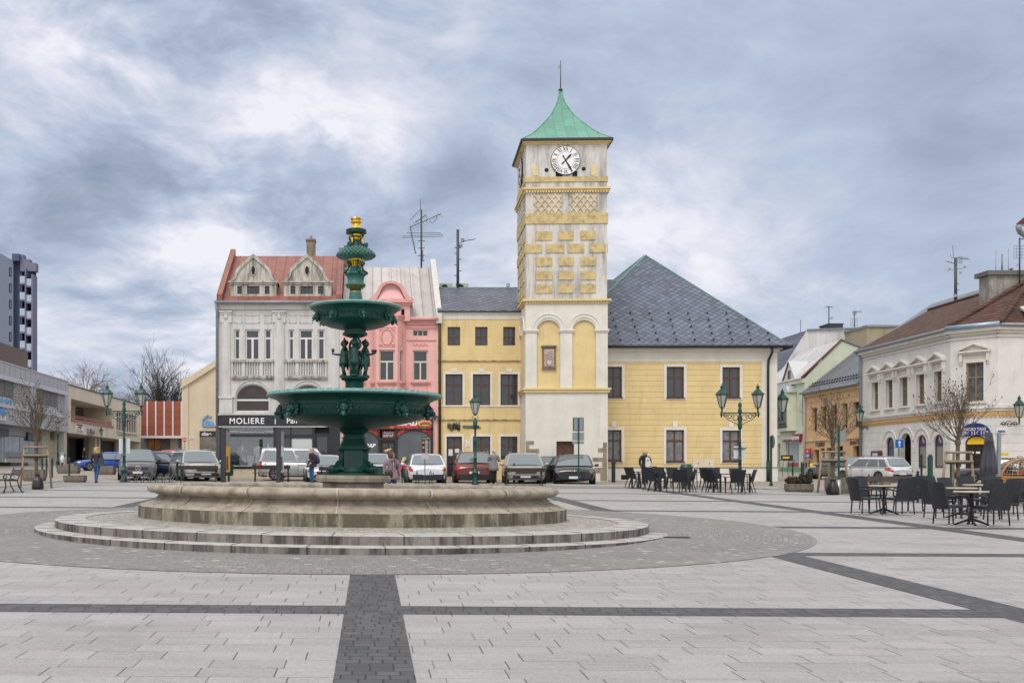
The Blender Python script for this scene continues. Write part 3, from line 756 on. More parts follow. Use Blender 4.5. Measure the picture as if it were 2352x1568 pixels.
# trellis panels
for s in (fr,lf,rt):
    for xa,xb in ((1225.9,1289.5),(1307.6,1370.9)):
        A,B2=fr.u(xa),fr.u(xb); z0,z1=Zf(489),Zf(446)
        b=MB(M_yel); s.box(b,A,B2,z0,z1,-sh,-sh+.012)
        w=B2-A; h=z1-z0; nx=4
        def clip(u0,z0_,u1,z1_):
            t0,t1=0,1
            for p,q,lo,hi in ((u0,u1-u0,A,B2),(z0_,z1_-z0_,z0,z1)):
                if abs(q)<1e-9: continue
                ta,tb_=(lo-p)/q,(hi-p)/q
                if ta>tb_: ta,tb_=tb_,ta
                t0=max(t0,ta);t1=min(t1,tb_)
            return None if t1<=t0+.02 else ((u0+(u1-u0)*t0,z0_+(z1_-z0_)*t0),(u0+(u1-u0)*t1,z0_+(z1_-z0_)*t1))
        st=w/nx; sl=h/2.2/ (st) 
        for i in range(-5,10):
            for dgn in (1,-1):
                u=A+st*i
                c=clip(u,z0 if dgn>0 else z1,u+h/sl,z1 if dgn>0 else z0)
                if c: b.bar(s.p(*c[0],-sh+.04),s.p(*c[1],-sh+.04+.002*dgn),.055,.075,M_soil)
        for q in ((A,B2,z0-.03,z0),(A,B2,z1,z1+.03),(A-.03,A,z0-.03,z1+.03),(B2,B2+.03,z0-.03,z1+.03)): s.box(b,*q,-sh,.0,M_soil)
        b.build('trellis_panel',tower,True)
# arches
for s in (fr,lf):
    b=MB(M_trim)
    for A,B2 in ((ua,ub),(uc_,ud)):
        c=(A+B2)/2; r=(B2-A)/2; arcband(s,b,c,zsp,r+.02,r+.19,-.02,.04); arcband(s,b,c,zsp,r+.19,r+.25,-.02,.075)
    for A,B2 in ((0.02,ua),(ub,uc_),(ud,TW-.02)):
        s.box(b,A-.06,B2+.06,Zf(763),Zf(760),-.02,.05); s.box(b,A-.09,B2+.09,Zf(760),Zf(756),-.02,.09)
    b.build('arch_moulding',tower,True)
b=MB(M_yel); 
for A,B2 in ((ua,ub),(uc_,ud)): lf.box(b,A,B2,zb1+.1,zsp,-.02,.006)
b.build('arch_panel',tower,True)
# coat of arms
b=MB(plain('carved_brown_stone',(.17,.125,.085),.8,var=.3,sc=10,bump=.4)); A,B2,z0,z1=fr.rc(1246,797,1276.5,846)
fr.box(b,A,B2,z0,z1,-.12,-.02); fr.box(b,A-.05,B2+.05,z1,z1+.09,-.12,.06); fr.box(b,A-.03,B2+.03,z0-.04,z0,-.12,.0)
ca=b.build('coat_of_arms',tower,True)
b=MB(plain('pinkish_relief',(.42,.33,.28),.8,var=.35,sc=18)); fr.box(b,A+.09,B2-.09,z0+.1,z1-.1,-.02,-.01)
uc2=(A+B2)/2
for i in range(46):
    t=i*2.4; r=.03+.0052*i; u=uc2+math.cos(t)*r*1.0; z=(z0+z1)/2-.05+math.sin(t)*r*1.5
    p=fr.p(u,z,-.005); b.ball(p,(.04,.035,.045),n=6,k=4)
fr.rel(b,[(uc2-.12,z0+.42),(uc2+.12,z0+.42),(uc2+.12,z0+.25),(uc2,z0+.14),(uc2-.12,z0+.25)],-.02,.05,plain('shield_stone',(.5,.44,.38),.8))
sub(b.build('relief',tower,True),ca)
# door and quoins
fr.win(tower,*ho[0],M_brown,(.5,),(),-.2,.06,gm=plain('brown_door_board',(.095,.035,.022),.55,var=.3,sc=8),name='door',pane='door_leaf')
qs=[(1208,1012,1226.5,1021),(1208,1021,1215.5,1030),(1208,1030,1238.5,1040.5),(1208,1040.5,1222,1052)]
qr=[(1385,1015,1394.6,1028),(1373.5,1028,1394.6,1038.5),(1385,1038.5,1394.6,1050),(1361,1050,1394.6,1060),(1383,1060,1394.6,1073),(1366,1073,1394.6,1086),(1379,1086,1394.6,1104)]
for q in qs+qr:
    b=MB(M_stoneq); A,B2,z0,z1=fr.rc(*q); fr.box(b,max(A,.0)+.0,min(B2,TW)-.012,z0+.012,z1-.008,-.1,.018); b.build('quoin',tower,True)
# clock stage
for s in (fr,lf,rt):
    b=MB(M_yel)
    for xa,xb in ((1224.9,1235.7),(1358,1370)):
        A,B2=fr.u(xa),fr.u(xb); z0,z1=Zf(402.6),Zf(385); r=(B2-A)/2
        s.rel(b,[(A,z0),(B2,z0)]+[((A+B2)/2+r*math.cos(PI*i/8),z1+r*math.sin(PI*i/8)) for i in range(9)],-sh,-sh+.02)
    b.build('niche',tower,True)
    b=MB(M_dark)
    for x0,y0 in ((1255.5,390),(1341,388)):
        u,z=fr.u(x0),Zf(y0); s.rel(b,[(u+.11*math.cos(2*PI*i/14),z+.11*math.sin(2*PI*i/14)) for i in range(14)],-sh,-sh+.006)
    for xa,xb in ((1276.5,1292.5),(1315,1326.5)): s.box(b,fr.u(xa),fr.u(xb),Zf(405.5),Zf(393),-sh,-sh+.006)
    b.build('vent_hole',tower,True)
    cu_,cz,cr_=fr.u(1298.7),Zf(369),33.4/2420*55.6
    def disc(b,r,d0,d1,m,n=48): s.rel(b,[(cu_+r*math.cos(2*PI*i/n),cz+r*math.sin(2*PI*i/n)) for i in range(n)],d0,d1,m)
    b=MB(); mw=plain('clock_face_white',(.72,.72,.73),.4); mk=plain('clock_black',(.012,.012,.014),.5)
    disc(b,cr_,-sh-.02,.05,mk); disc(b,cr_*.965,.0,.056,mw); disc(b,cr_*.595,.0,.060,mk); disc(b,cr_*.575,.0,.064,mw)
    cl=b.build('clock_face',tower,True)
    nums=['XII','I','II','III','IIII','V','VI','VII','VIII','IX','X','XI']
    b=MB(mk)
    def stroke(a,p,q,w):   # p,q in local (tangent, radial)
        er=Vector((math.sin(a),math.cos(a))); et=Vector((math.cos(a),-math.sin(a)))
        P=lambda v: Vector((cu_,cz))+et*v[0]+er*v[1]
        p1,q1_=P(p),P(q); dd=(q1_-p1).normalized(); nn=Vector((-dd.y,dd.x))*w/2
        s.rel(b,[tuple(p1-nn),tuple(q1_-nn),tuple(q1_+nn),tuple(p1+nn)][::-1],.05,.062)
    ri,ro=cr_*.66,cr_*.92
    for i,nm in enumerate(nums):
        a=2*PI*i/12; ws={'I':.075,'V':.13,'X':.13}; tot_=sum(ws[c] for c in nm); xx=-tot_/2
        for ch in nm:
            w=ws[ch]; m0=xx+w/2
            if ch=='I': stroke(a,(m0,ri),(m0,ro),.034)
            elif ch=='V': stroke(a,(m0-w*.36,ro),(m0,ri),.036); stroke(a,(m0+w*.36,ro),(m0,ri),.018)
            else: stroke(a,(m0-w*.38,ro),(m0+w*.38,ri),.036); stroke(a,(m0+w*.38,ro),(m0-w*.38,ri),.018)
            xx+=w
    sub(b.build('numerals',tower,True),cl)
    b=MB(mk)
    def hand(a,l,w,tail):
        dr=Vector((math.sin(a),math.cos(a))); nn=Vector((dr.y,-dr.x)); c0=Vector((cu_,cz))
        pts=[c0-dr*tail-nn*w*.5,c0-dr*tail*.5-nn*w*.35,c0-nn*w*.3,c0+dr*l*.7-nn*w*.75,c0+dr*l,c0+dr*l*.7+nn*w*.75,c0+nn*w*.3,c0-dr*tail*.5+nn*w*.35,c0-dr*tail+nn*w*.5]
        s.rel(b,[tuple(p) for p in pts],.07,.085)
    hand(R(44),cr_*.60,.085,cr_*.36); hand(R(150),cr_*.90,.08,cr_*.38)
    sub(b.build('clock_hands',tower,True),cl)
# roof
b=MB(M_yel); ring(b,zt-.02,zt+.06,.04,M_yel); ring(b,zt+.06,zt+.16,.16,M_yel); b.build('eave_cornice',tower,True)
prof_=[(1.16,322),(1.0,316.5),(.86,309.5),(.72,301),(.62,293.5),(.53,286),(.42,277.5),(.315,267.5),(.245,259.5),(.185,250.5),(.135,243),(.095,236.5),(.06,226.5),(.03,211)]
ctr=(fr.p(TW/2,0,-TW/2)).to_2d(); hw=TW/2
zr0=Zf(322)
b=MB(M_cop)
rowsr=[]
for k_,y in prof_:
    kk=k_ if k_<1 else 1.0+(.10 if k_>1.1 else .02)
    yy=ctr.y-hw*kk; z=EYE+(PY-y)/F*(55.6 if k_>.95 else 55.6+hw*(1-kk))
    pr=[]
    for sx,sy in ((-1,-1),(1,-1),(1,1),(-1,1)):
        q=ctr+fr.U*sx*hw*kk+(-fr.N)*sy*hw*kk; pr.append((q.x,q.y,z))
    rowsr.append(pr)
b.grid(rowsr,M_cop,sm=False,closed=True); apex=rowsr[-1][0][2]
b.poly(rowsr[0][::-1],M_black); b.poly(rowsr[-1],M_cop)
rf=b.build('roof',tower,True)
b=MB(M_black)
for i in range(4):
    a_=Vector(rowsr[0][i]);c_=Vector(rowsr[0][(i+1)%4]); b.bar(a_+Vector((0,0,-.04)),c_+Vector((0,0,-.04)),.09,.12)
sub(b.build('gutter',tower,True),rf)
b=MB(M_cop)
for i in range(4):
    b.tube([rowsr[j][i] for j in range(len(rowsr))],.035,6)
sub(b.build('hip_seam',tower,True),rf)
b=MB(plain('rod_dark',(.03,.04,.04),.5)); yv=ctr.y
zz=lambda y: EYE+(PY-y)/F*yv
b.tube([(ctr.x,ctr.y,apex-.1),(ctr.x,ctr.y,zz(139.5))],[.035,.018],6); b.lathe([(.02,zz(212)),(.13,zz(209)),(.10,zz(205)),(.02,zz(202))],12,c=(ctr.x,ctr.y,0))
b.hexa([(ctr.x-.02-.14,yv-.01,zz(157)),(ctr.x-.02,yv-.01,zz(157)),(ctr.x-.02,yv+.01,zz(157)),(ctr.x-.16,yv+.01,zz(157)),(ctr.x-.12,yv-.01,zz(152)),(ctr.x,yv-.01,zz(150)),(ctr.x,yv+.01,zz(150)),(ctr.x-.12,yv+.01,zz(152))],M_vgreen)
sub(b.build('weathervane',tower,True),rf)
# ---------------------------------------------------------------- yellow coworking house
yr=Fac(at(1000,0,YF),at(1215,0,YF)); yr=Fac((yr.o.x,YF),(yr.o.x+5.2,YF))
G=gz(yr.o.x+2,YF)-.15
cow=house('yellow_house','narrow three storey yellow house with dark slate roof and brown windows beside the clock tower','house',(yr.o.x,YF,G))
Q=lambda x0,y0,x1,y1:yr.rc(x0,y0,x1,y1)
top=[Q(1028,750.5,1057,793.3),Q(1091.5,750.5,1120,793.3),Q(1155.8,750.5,1183.8,793.3)]
mid=[Q(1023,859,1062.5,930),Q(1086,859,1126,930),Q(1149.5,859,1189.4,930)]
low=[Q(1086,1002,1126,1055),Q(1150,1002,1188.7,1055)]; door=Q(1025.6,1002,1061.2,1096)
zE=yr.z(1100,733)
u0=yr.u(1004)
b=MB(M_yel); yr.wall(b,u0,5.2,G,zE,top+mid+low+[door],M_yel,.2); b.build('front_wall',cow,True)
b=MB(M_trim); yr.box(b,u0-.02,5.2,zE,yr.z(1100,716.5),-.1,.03); yr.box(b,u0-.02,5.2,yr.z(1100,719),yr.z(1100,715.5),.0,.12); b.build('frieze_board',cow,True)
for h in mid+low+[door]:
    b=MB(M_trim); A,B2,z0,z1=h; w=.125
    if h in mid: z0b=z0-.05
    else: z0b=z0-(.0 if h is door else .06)
    yr.box(b,A-w,A,z0b,z1+w,-.02,.03); yr.box(b,B2,B2+w,z0b,z1+w,-.02,.03); yr.box(b,A,B2,z1,z1+w,-.02,.03)
    if h in mid: yr.box(b,(A+B2)/2-.17,(A+B2)/2+.17,z1+w,z1+w+.17,-.02,.045)
    b.build('window_surround',cow,True)
b=MB(M_trim); yr.box(b,u0,5.2,yr.z(1100,934),yr.z(1100,930.6),-.02,.04); b.build('sill_band',cow,True)
for y in (828.6,963.7): b=MB(plaster('soiled_ledge',(.5,.38,.2),(.07,.065,.055),.9,2,(.4,.6))); yr.box(b,u0,5.2,yr.z(1100,y+1.4),yr.z(1100,y-1.2),-.02,.07); b.build('string_course',cow,True)
for h in top: yr.win(cow,*h,M_brown,(.5,),(.47,),-.12,.06,bar=.028)
for h in mid: yr.win(cow,*h,M_brown,(.5,),(.655,),-.12,.07,bar=.035)
for h in low: yr.win(cow,*h,M_brown,(.5,),(.6,),-.12,.06,bar=.035)
dr=yr.win(cow,*door,M_brown,(.5,),(.02,.36,.73),-.16,.10,name='door',bar=.05)
b=MB(plain('paper_notice',(.62,.63,.64),.6))
for x0,y0,x1,y1 in ((1030.5,1031,1040,1046),(1044.5,1030,1055.5,1039)): yr.pbox(b,x0,y0,x1,y1,-.17,-.155)
b.build('notice',cow,True)
A,B2,z0,z1=door; b=MB(plain('door_step',(.3,.27,.22),.8)); yr.box(b,A-.1,B2+.1,G,z0+.03,-.1,.3); b.build('door_step',cow,True)
b=MB(M_slate2); ze=yr.z(1100,715); zr=EYE+(PY-661)/F*62.3
pl=[yr.p(u0+.02,ze,.18),yr.p(5.6,ze,.18),yr.p(5.6,zr,-4.3),yr.p(u0+.02,zr,-4.3)]
b.poly(pl); b.poly([pl[3],pl[2],yr.p(5.6,ze,-8.8),yr.p(u0,ze,-8.8)]); rf=b.build('roof',cow,True)
b=MB(M_vgreen); b.bar(pl[3],pl[2],.14,.07); sub(b.build('ridge_cap',cow,True),rf)
b=MB(M_dark); yr.box(b,u0+.02,5.2,ze-.06,ze-.0,.1,.2); b.build('gutter',cow,True)
b=MB(M_pipe); up=yr.u(1009.6); b.tube([yr.p(up,yr.z(1009,737),.06),yr.p(up,yr.z(1009,741),.12),yr.p(up,G+.1,.12)],.075,8)
for y in (800,880,960,1040): b.lathe([(.095,0),(.095,.06)],8,c=yr.p(up,yr.z(1009,y),.12))
b.build('downpipe',cow,True)
mk=plain('sign_black',(.015,.015,.016),.5)
# the shop's condensed lettering, drawn stroke by stroke
b=MB(mk)
def st(pts,r=.028): b.tube([yr.p(yr.u(x),yr.z(1040,y),.06) for x,y in pts],r,6)
st([(1028.6,985),(1028.6,972.5),(1031.5,971.5),(1033,974),(1031.5,978),(1029,978.5)]); st([(1031,978.5),(1033.6,985)])
st([(1035.4,973),(1035.4,987),(1037,989.5),(1039,987),(1039,973)])
st([(1041,985),(1041,971),(1043.5,970.5),(1044.5,973),(1043,977),(1041,977.5),(1044,978),(1045,981.5),(1043.5,984.5),(1041,985)])
st([(1046.4,985),(1046.8,975),(1048,973),(1049.4,975),(1049.6,985)]); st([(1046.6,980.5),(1049.6,980.5)]); st([(1046.3,971.4),(1049.8,971.4)])
st([(1051,988),(1051,975),(1052.3,973.5),(1053.4,976),(1053.4,986),(1054.2,989),(1055.6,987),(1055.6,974)]); st([(1052.8,970.6),(1056.3,970.6)])
b.build('shop_lettering',cow,True)
b=MB(mk); yr.pbox(b,1062.5,976.9,1099.8,981.2,.02,.09); yr.pbox(b,1072,981.2,1104,982.6,.02,.06); pn=b.build('sign_plate',cow,True)
sub(yr.text(cow,'COWORKING',yr.u(1064),yr.z(1080,980.6),.05,M_text,.091,sp=1.6,w=.74),pn)
for y0,y1,tx,m in ((1009,1017,'71',mk),(1018,1025,'26',plain('sign_red',(.55,.02,.02),.5))):
    b=MB(plain('enamel_white',(.75,.75,.74),.35)); yr.pbox(b,1069.5,y0,1079.5,y1,.0,.03); pn=b.build('number_plate',cow,True)
    sub(yr.text(cow,tx,yr.u(1074.5),yr.z(1074,y0+5.2),.10,m,.032,align='CENTER'),pn)
# ---------------------------------------------------------------- town hall wing
th=Fac((at(1380,0,YF).x,YF),(at(1785,0,YF).x,YF))
G2=gz(th.o.x+5,YF)-.3
hall=house('town_hall','long two storey yellow town hall under a steep hipped slate roof','town hall',(th.o.x,YF,G2))
H=lambda *a: th.rc(*a)
up=[H(1392,842,1428.5,912),H(1531,842,1571,913),H(1659,843,1699.5,913)]
lo=[H(1392,987,1427.5,1058),H(1530,987,1571.3,1060),H(1659,988,1699,1059)]
zy0,zy1,zc=th.z(1550,1073),th.z(1550,831),th.z(1550,800)
uy=th.u(1749)
b=MB(M_yelg); th.wall(b,0,uy,zy0,zy1,up+lo,M_yelg,.2); b.build('front_wall',hall,True)
b=MB(M_white); th.box(b,uy,th.L,zy0,zy1,-.3,.02); th.box(b,0,th.L,zy1,zc,-.3,.03); b.poly([th.p(th.L,G2,0),th.p(th.L,G2,-14),th.p(th.L,zc,-14),th.p(th.L,zc,0)]); b.build('white_pilaster',hall,True)
b=MB(M_trim); th.box(b,0,th.L+.02,G2,zy0-.02,-.3,.05); b.build('plinth',hall,True)
b=MB(plain('grey_plinth_line',(.2,.2,.2),.7)); th.box(b,0,th.L+.04,zy0-.03,zy0+.02,-.3,.08); b.build('plinth_moulding',hall,True)
b=MB(M_trim); th.box(b,0,th.L+.1,th.z(1550,808),th.z(1550,803),-.2,.12); th.box(b,0,th.L+.2,th.z(1550,803),zc+.05,-.2,.28); b.build('eave_moulding',hall,True)
for h in up+lo:
    b=MB(M_trim); A,B2,z0,z1=h; w=.14
    th.box(b,A-w,A,z0-.13,z1+w,-.02,.03); th.box(b,B2,B2+w,z0-.13,z1+w,-.02,.03); th.box(b,A,B2,z1,z1+w,-.02,.03); th.box(b,A,B2,z0-.13,z0-.05,-.02,.03)
    if h in lo: th.rel(b,[((A+B2)/2-.11,z1+w),((A+B2)/2+.11,z1+w),((A+B2)/2+.14,z1+w+.3),((A+B2)/2-.14,z1+w+.3)],-.02,.05)
    b.build('window_surround',hall,True)
    b=MB(M_brown); th.box(b,h[0]-.03,h[1]+.05,h[2]-.05,h[2]+.0,-.12,.09); b.build('sill',hall,True)
for h in up: th.win(hall,*h,M_brown,(.5,),(.66,),-.12,.07,bar=.04)
gcur=plain('curtained_glass',(.15,.15,.16),.15,var=.5,sc=5)
for h in lo: th.win(hall,*h,M_brown,(.5,),(.66,),-.12,.07,bar=.04,gm=gcur)
b=MB(M_slate); ze=th.z(1550,796)
eL,eR=th.u(1267),th.u(1810); yr_=EYE; ap=at(1483,586,63.0); dep=63.0-YF
A=th.p(eL,ze,.45);B2=th.p(eR,ze,.45)
bl=th.p(eL,ze,-14);br=th.p(eR,ze,-14); ar=Vector((ap.x,YF+14,ap.z))
b.poly([A,B2,ap]); 
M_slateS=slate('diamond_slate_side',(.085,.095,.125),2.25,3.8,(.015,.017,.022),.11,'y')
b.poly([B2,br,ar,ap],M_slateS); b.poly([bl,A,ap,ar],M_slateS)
rf=b.build('roof',hall,True)
b=MB(M_vgreen); b.bar(A,ap,.09,.05); b.bar(ap,B2,.09,.05); b.bar(ap,ar,.11,.07); sub(b.build('hip_flashing',hall,True),rf)
b=MB(M_black)
nrm=(B2-A).cross(ap-A).normalized()
for r_ in range(5):
    z=ze+.35+.42*r_; t_=(z-ze)/(ap.z-ze); l_=A.lerp(ap,t_); r2=B2.lerp(ap,t_); n_=int((r2.x-l_.x)/.98)
    for i in range(n_):
        p=l_.lerp(r2,(i+.5*(r_%2)+.3)/n_); q=p-nrm*.0+Vector((0,-.02,.02)); b.box(q.x-.035,q.x+.035,q.y-.08,q.y+.03,q.z-.02,q.z+.05)
sub(b.build('snow_guard',hall,True),rf)['kind']='stuff'
b=MB(M_black); b.tube([A+Vector((0,-.06,-.04)),B2+Vector((.05,-.06,-.04))],.085,8); b.tube([B2+Vector((.0,-.06,-.04)),B2+Vector((0,6,-.04))],.085,8)
ux=th.u(1767); b.tube([th.p(ux,ze-.1,.45),th.p(ux,ze-.35,.42),th.p(ux-.08,ze-.75,.12),th.p(ux-.1,ze-1.1,.1),th.p(ux-.1,G2+.3,.1)],.07,8); b.tube([th.p(ux-.1,G2+.2,.1),th.p(ux-.1,G2+1.4,.1)],.10,8)
b.build('gutter',hall,True)
# lower ridge behind the tower
b=MB(M_slate2); c0=at(1215,662,62.5); c1=at(1425,642,64.5); 
b.poly([(c1.x-5,YF+.5,ze),(c1.x+2.5,YF+.5,ze),(c1.x+2.5,64.5,c1.z),(c1.x-5,64.5,c1.z)]); 
sub(b.build('rear_roof',hall,True),rf)
b=MB(plain('meter_box',(.60,.54,.43),.5,var=.08)); th.pbox(b,1590.7,1054,1615.4,1073,.0,.10); th.pbox(b,1616,1054,1640,1073,.0,.10)
for x_ in (1603,1628): th.pbox(b,x_-.8,1062,x_+.8,1065,.1,.115,M_black)
b.build('meter_cabinet',hall,True)
b=MB(M_dark); th.pbox(b,1426,1090,1444,1101,.05,.056); b.build('cellar_vent',hall,True)
# ---------------------------------------------------------------- ornate grey house
gh=Fac((at(500,0,YF).x,YF),(at(784.5,0,YF).x,YF)); G3=gz(gh.o.x+3,YF)-.2
M_grey=plaster('grey_stucco',(.56,.55,.535),(.17,.165,.16),.55,1.1,(.5,.74)); M_greyd=plaster('soiled_grey_stucco',(.50,.475,.43),(.08,.075,.065),.85,1.8,(.44,.64))
gry=house('grey_stucco_house','grey stucco house with red metal roof, two curved dormers and a dark clothes shop','house',(gh.o.x,YF,G3))
g=lambda *a: gh.rc(*a)
w1=[g(538,756,551.7,826),g(563,756,596.5,827),g(607.5,756,623.6,826)]; w2=[g(663,756,675.5,826),g(687,756,719.4,827),g(730,756,746,826)]
def arch(x0,x1,yt,yb):
    A,B2,z0,z1=g(x0,yt,x1,yb); return (A,B2,z0,z1,min((B2-A)/2,(z1-z0)*.5))
ar_=[arch(541,619,881,945),arch(668,746,882,946)]
zt3=gh.z(640,711); zs=gh.z(640,952)
b=MB(M_grey); gh.wall(b,0,gh.L,zs,zt3,w1+w2+ar_,M_grey,.22)
gh.box(b,0,gh.L,G3,gh.z(640,1073),-.3,.0,plaster('cream_plinth',(.50,.44,.33),(.2,.17,.12),.6))
gh.box(b,0,gh.u(507.5),G3,zs,-.3,.0); gh.box(b,gh.u(780),gh.L,G3,zs,-.3,.0)
b.poly([gh.p(0,G3,0),gh.p(0,zt3,0),gh.p(0,zt3,-10.5),gh.p(0,G3,-10.5)])
b.build('front_wall',gry,True)
b=MB(M_grey); gh.box(b,-.05,gh.L,zt3,gh.z(640,700),-.2,.10); gh.box(b,-.08,gh.L+.03,gh.z(640,700),gh.z(640,696),-.2,.26); b.build('cornice',gry,True); b=MB(M_grey)
gh.box(b,0,gh.L,gh.z(640,954),gh.z(640,949.5),-.1,.14); b.build('cornice',gry,True)
for xa,xb in ((508.5,530),(629,653.5),(752,779)):
    b=MB(M_grey); A,B2=gh.u(xa),gh.u(xb); zc0,zc1,zb_=gh.z(640,741),gh.z(640,714),gh.z(640,913)
    n=6; pts=[(A+(B2-A)*i/n, .13*math.sin(PI*(i+.6)/(n+1.2))) for i in range(n+1)]
    b.grid([[gh.p(u,zb_,d) for u,d in pts],[gh.p(u,zc0,d) for u,d in pts]],sm=True)
    gh.box(b,A-.06,B2+.06,zc0,zc1,-.02,.10); gh.box(b,A-.10,B2+.10,zc1-.09,zc1,-.02,.19)
    gh.box(b,A-.10,B2+.10,gh.z(640,949),zb_,-.02,.15); gh.box(b,A-.14,B2+.14,zb_-.05,zb_+.05,-.02,.2)
    um=(A+B2)/2
    for s in (-1,1): arcband(gh,b,um+s*.2,zc1-.16,.03,.085,.1,.15,n=10,a1=2*PI)
    b.ball(gh.p(um,zc0+.32,.12),(.12,.06,.17),n=10,k=7); b.ball(gh.p(um,zc0+.48,.13),(.15,.06,.06),n=10,k=5)
    b.build('pilaster',gry,True)
for bx in ((538,556),(563,596),(607,623.5),(664,681),(688,719),(730,747)):
    b=MB(M_grey); A,B2,z0,z1=g(bx[0],723,bx[1],742)
    for q in ((A,B2,z0,z0+.035),(A,B2,z1-.035,z1),(A,A+.035,z0,z1),(B2-.035,B2,z0,z1)): gh.box(b,*q,-.01,.035)
    b.build('panel_moulding',gry,True)
for h in (w1[0],w1[2],w2[0],w2[2]): gh.win(gry,*h,M_wwhite,(),(.71,),-.10,.075,bar=.05)
for h in (w1[1],w2[1]): gh.win(gry,*h,M_wwhite,(),(.71,),-.10,.085,bar=.05)
for h in (w1[1],w2[1]):
    b=MB(M_wwhite); um=(h[0]+h[1])/2; gh.box(b,um-.06,um+.06,h[2]+.08,h[2]+(h[3]-h[2])*.71,-.14,-.085); b.build('mullion',gry,True)
for h in ar_: gh.win(gry,*h[:4],M_wwhite,(),(.42,),-.14,.06,rise=h[4],bar=.05,gm=plain('brown_tinted_glass',(.03,.018,.018),.1,var=.6,sc=3))
for xa,xb in ((531,628.5),(654,751.5)):
    b=MB(M_greyd); A,B2=gh.u(xa),gh.u(xb); gh.box(b,A,B2,gh.z(600,832),gh.z(600,826.5),-.02,.17); gh.box(b,A,B2,gh.z(600,868.5),gh.z(600,863),-.02,.16); gh.box(b,A+.03,B2-.03,gh.z(600,872),gh.z(600,868.5),-.02,.09)
    b.build('balcony_ledge',gry,True)
for xa,xb in ((531,628.5),(654,751.5)):
    b=MB(M_grey); A,B2=gh.u(xa),gh.u(xb); zA,zB=gh.z(600,863),gh.z(600,832)
    for fr_ in ((0,.06),(.24,.34),(.66,.76),(.94,1)): gh.box(b,A+(B2-A)*fr_[0]+.03,A+(B2-A)*fr_[1]-.02,zA,zB,-.02,.10)
    for seg,nn in (((.07,.23),3),((.35,.65),5),((.77,.93),3)):
        for i in range(nn):
            u=A+(B2-A)*(seg[0]+(seg[1]-seg[0])*(i+.5)/nn); h=zB-zA
            b.lathe([(.045,0),(.045,.06*h),(.032,.1*h),(.055,.3*h),(.03,.75*h),(.045,.9*h),(.045,h)],8,c=gh.p(u,zA,.05))
    b.build('balustrade',gry,True)
b=MB(M_grey)
for h in ar_:
    um=(h[0]+h[1])/2; r=(h[1]-h[0])/2; arcband(gh,b,um,h[3]-h[4],r+.01,r+.11,-.02,.05)
    for s in (-1,1):
        for y_ in (884,898,912,926,940):
            pass
b.build('arch_moulding',gry,True)
# roof: red metal, two gabled dormers
M_red=seamed('red_metal_roof',(.22,.075,.055),.56,(.40,.22,.17),.04,row=1.9,amt=.5,thr=(.56,.74),line=(.10,.025,.02))
ez=gh.z(640,693.5); rz_=EYE+(PY-588)/F*63.6; rd=-(63.6-YF)
b=MB(M_red); E0,E1=gh.p(-.03,ez,.25),gh.p(gh.L+.0,ez,.25); R0,R1=gh.p(-.03,rz_,rd),gh.p(gh.L,rz_,rd)
b.poly([E0,E1,R1,R0]); b.poly([R0,R1,gh.p(gh.L,ez,2*rd-.2),gh.p(0,ez,2*rd-.2)]); b.poly([E0,R0,gh.p(-.03,ez,2*rd)],M_grey)
rf=b.build('roof',gry,True)
b=MB(M_red)
for ua_ in (-.02,gh.L-.28):
    k0=[gh.p(ua_,ez-.05,.28),gh.p(ua_+.30,ez-.05,.28),gh.p(ua_+.30,rz_,rd),gh.p(ua_,rz_,rd)]
    b=MB(M_red); b.hexa(k0+[p+Vector((0,0,.42)) for p in k0]); sub(b.build('parapet',gry,True),rf)
b=MB(M_zinc); b.tube([gh.p(-.12,ez-.06,.34),gh.p(gh.L,ez-.06,.34)],.09,8); ux=gh.u(501)
b.tube([gh.p(-.05,ez-.1,.34),gh.p(-.02,ez-.6,.1),gh.p(-.02,G3+.1,.1)],.075,8); b.build('gutter',gry,True)
dz=(rz_-ez)/(abs(rd)+.25)
